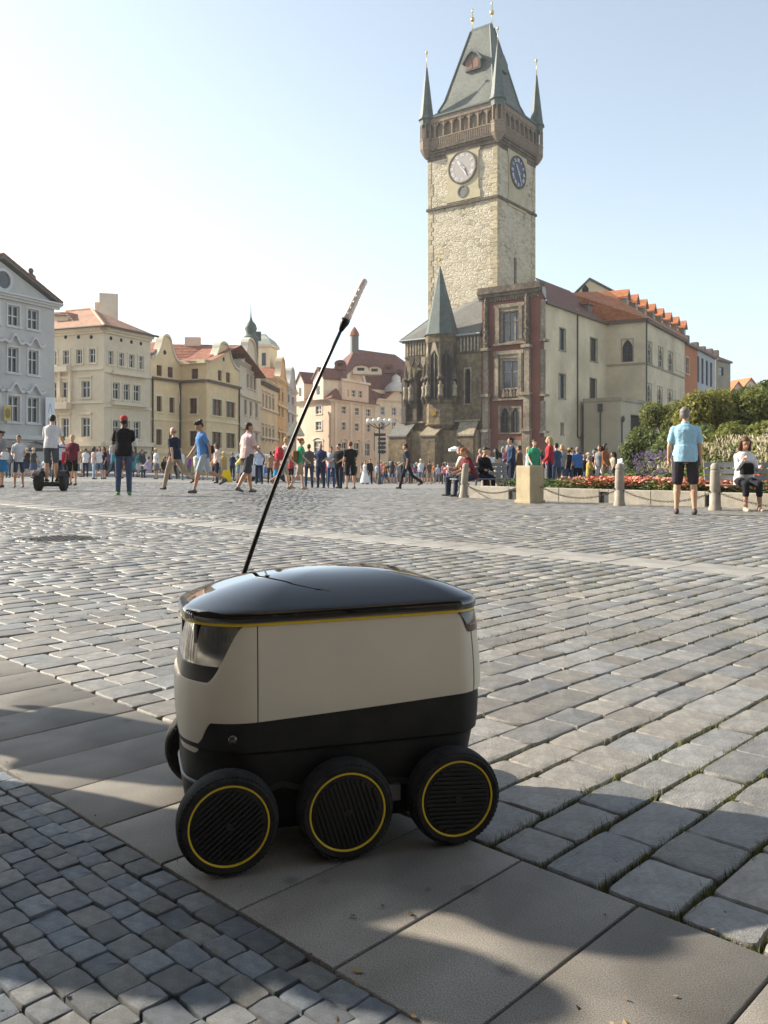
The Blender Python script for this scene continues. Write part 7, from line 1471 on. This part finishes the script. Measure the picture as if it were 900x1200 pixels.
# flower bed behind the kerb
bed = MB(); bed.add([KF.P(.1, ground_z(*KF.P(.1, 0)[:2]) + .20, -.25), KF.P(KF.len, .20, -.25), KF.P(KF.len, .3, -14), KF.P(.1, .1, -9)], [(0, 1, 2, 3)]); bo = bed.build('flower_bed_soil', mat('bed soil', (.05, .04, .028), .95, .3, 9), None); tag(bo, 'dark soil of the raised flower bed', kind='structure')
M_LEAFG = mat('bed foliage', (.085, .125, .030), .65, .35, 3, spec=.3, obj_random=.35); M_LEAFY = mat('lime foliage', (.21, .22, .045), .65, .3, 3, spec=.3, obj_random=.3)
def plants(name, label, m, region, n, hrange, leaf, shape='leaf', cat='flowers', patch=0.0, seed=0):
    rnd = random.Random(seed); gv = []; gf = []
    for _ in range(n):
        u, o = rnd.uniform(*region[0]), -rnd.uniform(*region[1])
        if patch and noise.noise(Vector((u * .9 + seed, o * .9, seed))) < patch - .5: continue
        p = KF.P(u, 0, o); zb = .20 + (.02 * -o); h = hrange(u, -o, rnd)
        if h <= 0: continue
        c = Vector((p[0] + rnd.gauss(0, .03), p[1] + rnd.gauss(0, .03), zb + h)); r = leaf * rnd.uniform(.7, 1.3); a = rnd.uniform(0, 6.28); tl = rnd.gauss(0, .6)
        e1 = Vector((math.cos(a), math.sin(a), tl * .6)).normalized(); e2 = Vector((-math.sin(a), math.cos(a), rnd.gauss(0, .5))).normalized(); k = len(gv)
        if shape == 'bloom':
            nrm = e1.cross(e2).normalized(); pts = [c + nrm * r * .2] + [c + (e1 * math.cos(t) + e2 * math.sin(t)) * r for t in np.arange(0, 6.2, 1.0472)]; gv += pts; gf += [(k, k + 1 + i, k + 1 + (i + 1) % 6) for i in range(6)]
        elif shape == 'blade':
            gv += [(c.x - e1.x * r * .08, c.y - e1.y * r * .08, zb), (c.x + e1.x * r * .08, c.y + e1.y * r * .08, zb), tuple(c + e1 * h * .25)]; gf.append((k, k + 1, k + 2))
        elif shape == 'plume':
            ax = Vector((rnd.gauss(0, .35), rnd.gauss(0, .35), 1)).normalized(); s_ = ax.cross(Vector((1, 0, 0))).normalized(); q = ax.cross(s_)
            for w in (s_, q): kk = len(gv); gv += [tuple(c - ax * r), tuple(c + w * r * .22), tuple(c + ax * r), tuple(c - w * r * .22)]; gf.append((kk, kk + 1, kk + 2, kk + 3))
        else: gv += [tuple(c - e1 * r), tuple(c - e2 * r * .45), tuple(c + e1 * r), tuple(c + e2 * r * .45)]; gf.append((k, k + 1, k + 2, k + 3))
    me = bpy.data.meshes.new(name); me.from_pydata([tuple(v) for v in gv], [], gf); me.materials.append(m); o = bpy.data.objects.new(name, me); COL.objects.link(o); tag(o, label, cat, kind='stuff'); return o
U0, U1 = KF.px(638), KF.len
ub = lambda a, b_: (KF.px(a), KF.px(b_) if b_ < 960 else KF.len)
plants('low_leaves', 'low green leaves under the orange flowers along the kerb', M_LEAFG, (ub(575, 1200), (.28, 1.5)), 9000, lambda u, o, r: r.uniform(.02, .26), .045, 'leaf', 'leaves', 0, 1)
M_ORNG = mat('orange flowers', (.60, .17, .085), .7, .25, 2, obj_random=.35); M_SALM = mat('salmon flowers', (.62, .27, .20), .7, .2, 2, obj_random=.3); M_REDF = mat('red flowers', (.50, .08, .06), .7, .2, 2, obj_random=.3)
plants('orange_flowers', 'row of orange flowers blooming along the kerb', M_ORNG, (ub(637, 1200), (.30, 1.2)), 3600, lambda u, o, r: r.uniform(.16, .34), .030, 'bloom', 'flowers', .5, 2)
plants('salmon_flowers', 'salmon pink flowers mixed into the orange row', M_SALM, (ub(637, 1200), (.30, 1.2)), 4000, lambda u, o, r: r.uniform(.16, .34), .030, 'bloom', 'flowers', .5, 3)
plants('lime_edging', 'lime green edging plants among the orange flowers', M_LEAFY, (ub(637, 1200), (.28, 1.4)), 8000, lambda u, o, r: r.uniform(.02, .28), .04, 'leaf', 'leaves', .62, 4)
gh = lambda u, o: .35 + .75 * sst(o, 1.2, 4.5)
plants('bed_shrubs', 'green leafy shrubs filling the middle of the flower bed', M_LEAFG, (ub(660, 1200), (1.3, 8)), 26000, lambda u, o, r: gh(u, o) * r.uniform(.1, .98), .06, 'leaf', 'shrubs', .38, 5)
plants('lime_shrubs', 'yellow green shrubs behind the orange flowers', M_LEAFY, (ub(690, 1200), (1.3, 7)), 26000, lambda u, o, r: gh(u, o) * r.uniform(.1, 1.0), .055, 'leaf', 'shrubs', .5, 6)
M_PLUME = mat('pale grass plumes', (.74, .65, .50), .8, .15, 3, obj_random=.2); M_WHITEF = mat('cream blossoms', (.68, .60, .48), .8, .12, 3, obj_random=.15)
plants('grass_plumes', 'pale feathery grass plumes in the middle of the bed', M_PLUME, (ub(700, 1200), (2.0, 8.5)), 6000, lambda u, o, r: gh(u, o) * r.uniform(.6, 1.15), .07, 'plume', 'grass', .52, 7)
plants('grass_blades', 'slender pale grass blades under the plumes', mat('pale grass', (.30, .27, .13), .8, .2, 3, obj_random=.3), (ub(690, 1200), (1.6, 8)), 9000, lambda u, o, r: gh(u, o) * r.uniform(.5, 1.05), .12, 'blade', 'grass', .4, 8)
plants('cream_blossoms', 'cream white blossoms on top of the tall bed plants', M_WHITEF, (ub(780, 1200), (4.5, 8.5)), 2600, lambda u, o, r: gh(u, o) * r.uniform(.9, 1.25), .05, 'bloom', 'flowers', .5, 9)
plants('purple_flowers', 'purple lavender flowers at the left end of the bed', mat('purple flowers', (.36, .25, .48), .8, .2, 3, obj_random=.35), (ub(646, 722), (1.8, 6.5)), 5500, lambda u, o, r: (.35 + .5 * sst(o, 1.5, 4)) * r.uniform(.6, 1.05), .035, 'plume', 'flowers', .5, 10)
plants('red_flowers', 'scattered red flowers near the seated woman', M_REDF, (ub(836, 1200), (.35, 1.6)), 1200, lambda u, o, r: r.uniform(.2, .42), .032, 'bloom', 'flowers', .5, 11)
# trees and tall shrubs behind the bed
M_BARK = mat('bark', (.07, .055, .04), .9, .3, 8, .01, 12); 
def leafmat(n, c): 
    m = mat(n, c, .6, .25, .7, spec=.25, obj_random=.4); nt = m.node_tree; b = nt.nodes['Principled BSDF']; src = b.inputs['Base Color'].links[0].from_socket
    tr = nt.nodes.new('ShaderNodeBsdfTranslucent'); nt.links.new(src, tr.inputs['Color']); mx = nt.nodes.new('ShaderNodeMixShader'); mx.inputs[0].default_value = .45; nt.links.new(b.outputs[0], mx.inputs[1]); nt.links.new(tr.outputs[0], mx.inputs[2]); nt.links.new(mx.outputs[0], nt.nodes['Material Output'].inputs['Surface']); return m
def tree(name, label, px_, D, top_py, width, m, seed, squash=.9, nl=26000, leaf=.105):
    rnd = random.Random(seed); x, y = at(px_, D); g0 = ground_z(x, y); H = zat(top_py, D) - g0; t = thing(name, label, 'tree', (x, y, g0), 0, 'trees behind the flower bed'); mb = MB(); cz = H * .56
    mb.tube([(0, 0, -.2), (.05, 0, H * .2), (.0, .1, H * .45), (.1, 0, H * .75)], [.16, .13, .10, .03], 8)
    clumps = []
    for k in range(26):
        a = rnd.uniform(0, 6.28); e = rnd.uniform(-.9, 1); rr = rnd.uniform(.45, 1.0); c = Vector((math.cos(a) * math.sqrt(1 - min(1, e * e) * .8) * width * .5 * rr, math.sin(a) * math.sqrt(1 - min(1, e * e) * .8) * width * .42 * rr, cz + e * (H - cz) * .82 * (1 if e > 0 else .95))); clumps.append((c, rnd.uniform(.5, 1.0) * width * .17 + .2))
        if k < 12: mb.tube([(0, 0, H * rnd.uniform(.15, .5)), tuple(Vector((0, 0, H * .4)).lerp(c, .5)), tuple(c)], [.06, .04, .012], 5)
    mb.build('trunk', M_BARK, t, smooth=True); gv = []; gf = []
    for _ in range(nl):
        c, r = rnd.choice(clumps); d = Vector((rnd.gauss(0, 1), rnd.gauss(0, 1), rnd.gauss(0, 1))).normalized(); p = c + d * r * (rnd.random() ** .45); p.z = max(.15, p.z)
        up = (d + Vector((rnd.gauss(0, .6), rnd.gauss(0, .6), .5 + rnd.gauss(0, .5)))).normalized(); e1 = up.cross(Vector((rnd.gauss(0, 1), rnd.gauss(0, 1), rnd.gauss(0, 1)))).normalized(); e2 = up.cross(e1); l = leaf * rnd.uniform(.6, 1.3); k = len(gv)
        gv += [tuple(p - e1 * l), tuple(p - e2 * l * .5 + up * l * .12), tuple(p + e1 * l), tuple(p + e2 * l * .5 + up * l * .12)]; gf += [(k, k + 1, k + 2), (k, k + 2, k + 3)]
    me = bpy.data.meshes.new('crown'); me.from_pydata(gv, [], gf); me.materials.append(m); o = bpy.data.objects.new('crown', me); COL.objects.link(o); o.parent = t; return t
LG1, LG2, LG3 = leafmat('olive leaves', (.175, .185, .048)), leafmat('deep green leaves', (.12, .15, .048)), leafmat('yellow green leaves', (.24, .225, .055))
for a in (('tall_shrub', 'small dark shrub before the annex gateway', 757, 42, 505, 2.2, LG2, 1, .9, 5000), ('tree', 'loose olive leaved tree right of the gateway', 785, 44, 474, 3.6, LG1, 2), ('tree', 'yellow green bushy tree above the man in blue', 822, 40, 466, 3.8, LG3, 3), ('tree', 'dense olive tree right of the yellow green one', 862, 41, 462, 4.0, LG1, 4), ('tree', 'dark green tall tree at the right frame edge', 898, 44, 449, 4.2, LG2, 5), ('tree', 'bushy dark tree just outside the right edge', 945, 42, 455, 4.5, LG2, 6), ('tall_shrub', 'low rounded shrub left below the yellow green tree', 805, 34, 508, 2.6, LG2, 7, .9, 7000), ('tall_shrub', 'low rounded shrub behind the seated woman', 862, 33, 505, 3.2, LG1, 8, .9, 8000), ('tall_shrub', 'low pale shrub at right behind the bench', 908, 32, 500, 3.0, LG1, 9, .9, 8000), ('tall_shrub', 'dark shrub filling the gap under the olive tree', 835, 36, 500, 3.0, LG2, 10, .9, 8000)): tree(*a)
# lamp post with five globes and a stack of finger signs
x, y = at(444.5, 60); lp = thing('street_lamp', 'black lamp post with a row of five white globes and sign plates', 'street lamp', (x, y, ground_z(x, y))); M_GLOBE = mat('white lamp globe', (.80, .78, .72), .3, .03, 5); zt = zat(497, 60) - ground_z(x, y)
MB().lathe([(.16, 0), (.16, .3), (.09, .5), (.06, 1.2), (.05, zt)], n=10).build('post', M_PIPE, lp, angle=40)
for k in range(5): xx = (k - 2) * .38; MB().ell((xx, .0, zt + (.22 if k != 2 else .30)), (.16, .16, .17), 14, 10).build('globe', M_GLOBE, lp, smooth=True); MB().tube([(0, 0, zt - .35), (xx * .6, 0, zt - .15), (xx, 0, zt + .05)], .03, 6).build('arm', M_PIPE, lp)
for k in range(5): MB().box((.18 if k else .05, -.08, zt - .75 - .30 * k), (.55 if k else .8, .05, .20)).build('sign_plate', mat('sign plate', (.30, .30, .31) if k > 2 else (.05, .05, .055), .6, .1, 5), lp)
MB().tube([(-.35, -.06, zt - .6), (-.35, -.06, zt - 1.9)], .03, 6).build('bracket', M_PIPE, lp)
# yellow folding sign, white van, parasols
x, y = at(265.5, 44); ys_ = thing('folding_sign', 'bright yellow folding floor sign standing before the crowd', 'sign', (x, y, ground_z(x, y)), .2); MY = mat('bright yellow plastic', (.80, .60, .01), .5, .05, 5)
for k in (-1, 1): q = Matrix.Rotation(R(13) * k, 4, 'X'); mb = MB(); mb.extrude([(q @ Vector(p)) + Vector((0, -.13 * k * 1, .0)) for p in ((-.3, 0, 0), (.3, 0, 0), (.17, 0, .66), (-.17, 0, .66))], (0, .015, 0)); mb.build('panel', MY, ys_)
x, y = at(314, 59); van = thing('white_van', 'white van parked behind the crowd before the receding row', 'van', (x, y, ground_z(x, y)), R(-6)); MWV = mat('white van paint', (.70, .71, .73), .35, .03, 3, coat=.3)
mb = MB(); mb.extrude([(-2.2, -.9, .35), (2.2, -.9, .35), (2.25, -.9, 1.0), (1.5, -.9, 1.15), (1.0, -.9, 1.85), (-2.1, -.9, 1.9), (-2.25, -.9, 1.2)], (0, 1.8, 0)); mb.build('body', MWV, van, bevel=.05)
for a, b_ in ((.1, .95), (-.9, 0), (-1.95, -1.0)): mb = MB(); mb.extrude([(a, -.915, 1.15), (b_ + (.35 if b_ > .5 else 0), -.915, 1.15), (b_, -.915, 1.7), (a, -.915, 1.7)], (0, .02, 0)); mb.build('window', M_GLASS, van)
for xx in (-1.4, 1.4):
    for yy in (-.85, .85): MB().lathe([(.2, -.1), (.33, -.1), (.35, 0), (.33, .1), (.2, .1)], (xx, yy, .35), 18, Matrix.Rotation(R(90), 4, 'X')).build('wheel', M_RUB, van, angle=40)
def parasol(label, px_, D, top_py, r, col, n=8, drop=.5):
    x, y = at(px_, D); g0 = ground_z(x, y); zt = zat(top_py, D) - g0; p = thing('parasol', label, 'parasol', (x, y, g0)); MB().tube([(0, 0, 0), (0, 0, zt)], .03, 6).build('pole', M_PIPE, p)
    mb = MB(); mb.lathe([(r, zt - drop - .18), (r * 1.01, zt - drop), (r * .5, zt - drop * .42), (.05, zt)], n=n, cap=False); c = mb.build('canopy', cloth(col), p); sd = c.modifiers.new('thick', 'SOLIDIFY'); sd.thickness = .015
parasol('dark cafe parasol before the grey house, leftmost', 8, 57, 516, 1.7, (.05, .05, .055)); parasol('dark cafe parasol between the boy and the scooter rider', 42, 58, 517, 1.7, (.045, .045, .05)); parasol('beige parasol tip beside the antenna at the street end', 346, 92, 492, 1.0, (.55, .45, .32), 6, 1.6); parasol('pale grey market parasol behind the purple flowers', 708, 76, 536.5, 1.9, (.50, .51, .52)); parasol('second pale market parasol right of the first one', 729, 74, 537, 1.7, (.55, .56, .58)); parasol('small white parasol at the foot of the chapel', 533, 66, 523, .5, (.75, .75, .73), 8, .2)
# ------------------------------------------------------------------ houses closing the square behind the viewer, darkened to limit sky and bounce light
D_A, D_B, D_C = plaster('umber plaster', (.20, .16, .12)), plaster('dark ochre plaster', (.23, .175, .115)), plaster('brown grey plaster', (.18, .155, .13))
for k, (x0, x1, y0, hh, wm, lab) in enumerate(((-26, -9, -11, 24, D_A, 'umber house closing the square behind the viewer at left'), (-9, 7, -10, 26, D_B, 'dark ochre house closing the square directly behind the viewer'), (7, 24, -11, 23, D_C, 'brown grey house closing the square behind the viewer at right'))):
    f_ = Fac((x1, y0), (x0, y0)); root = bld('house_behind', lab, (x0, y0)); hh_ = []
    for r in range(5):
        for c in range(5): u = 1.2 + c * 3.2; hh_.append((u, u + 1.3, 1.2 + r * 4.0, 3.4 + r * 4.0))
    mb = MB(); f_.wall(mb, BASE, hh, hh_); back_walls(mb, [(x0, y0), (x0, y0 - 11), (x1, y0 - 11), (x1, y0)], BASE, hh); mb.build('wall', wm, root)
    for h in hh_: window(root, f_, h, M_WFRAME, 2, 2, None, False, None)
    mb = MB(); A_, B_ = Vector((x0, y0 + .5, hh)), Vector((x1, y0 + .5, hh)); mb.add([A_, B_, B_ + Vector((0, -6, 4)), A_ + Vector((0, -6, 4)), A_ + Vector((0, -12, 0)), B_ + Vector((0, -12, 0))], [(0, 1, 2, 3), (3, 2, 5, 4), (0, 3, 4), (1, 5, 2)]); mb.build('roof', T_RED, root)

f_ = Fac((-15.5, -13), (-15.5, 4.0)); f_ = Fac((-15.5, 4.0), (-15.5, -13)) if f_.n.x < 0 else f_  # unseen house added to shade ground behind the camera and cut its bounce
root = bld('added_house_beside', 'unseen umber house added left of the viewer to shade the ground', (-15.5, -13)); hh_ = []
for r in range(4):
    for c in range(5): u = 1.2 + c * 3.2; hh_.append((u, u + 1.3, 1.2 + r * 4.0, 3.4 + r * 4.0))
mb = MB(); f_.wall(mb, BASE, 17.5, hh_); back_walls(mb, [(-15.5, 4.0), (-30, 4.0), (-30, -13), (-15.5, -13)], BASE, 17.5); mb.build('wall', D_A, root)
for h in hh_: window(root, f_, h, M_WFRAME, 2, 2, None, False, None)
mb = MB(); mb.add([(-15, -13.5, 17.5), (-15, 4.5, 17.5), (-23, 4.5, 22), (-23, -13.5, 22), (-31, -13.5, 17.5), (-31, 4.5, 17.5)], [(0, 1, 2, 3), (3, 2, 5, 4), (1, 5, 2), (0, 3, 4)]); mb.build('roof', T_RED, root)

for k, (x, y) in enumerate(((-1.3, -2.0), (2.2, -1.8))):  # canopies added out of view to hold sky light off the robot
    p = thing('parasol', ('unseen tan parasol added behind the viewer at left to block sky light', 'unseen tan parasol added behind the viewer at right to block sky light')[k], 'parasol', (x, y, 0), .3); MB().tube([(0, 0, 0), (0, 0, 3.0)], .04, 8).build('pole', M_PIPE, p)
    mb = MB(); mb.lathe([(2.35, 2.15), (2.37, 2.35), (1.2, 2.7), (.06, 3.0)], n=8, cap=False); c = mb.build('canopy', cloth((.34, .25, .16)), p); sd = c.modifiers.new('thick', 'SOLIDIFY'); sd.thickness = .015
hz = MB(); hz.box((0, 60, 36), (460, 460, 84)); ho = hz.build('haze', None, None); tag(ho, 'thin summer haze lying over the whole square', 'haze', kind='stuff')
hm = bpy.data.materials.new('haze'); hm.use_nodes = True; nt = hm.node_tree; nt.nodes.clear(); out = nt.nodes.new('ShaderNodeOutputMaterial'); pv = nt.nodes.new('ShaderNodeVolumePrincipled')
pv.inputs['Color'].default_value = (.96, .97, 1.0, 1); pv.inputs['Density'].default_value = 0.0003; pv.inputs['Anisotropy'].default_value = 0.3
nt.links.new(pv.outputs[0], out.inputs['Volume']); ho.data.materials.append(hm)
# ------------------------------------------------------------------ finish
finish_blobs(); drop_protos()
for o in bpy.data.objects:
    for k in ('_world', '_h'):
        if k in o: del o[k]
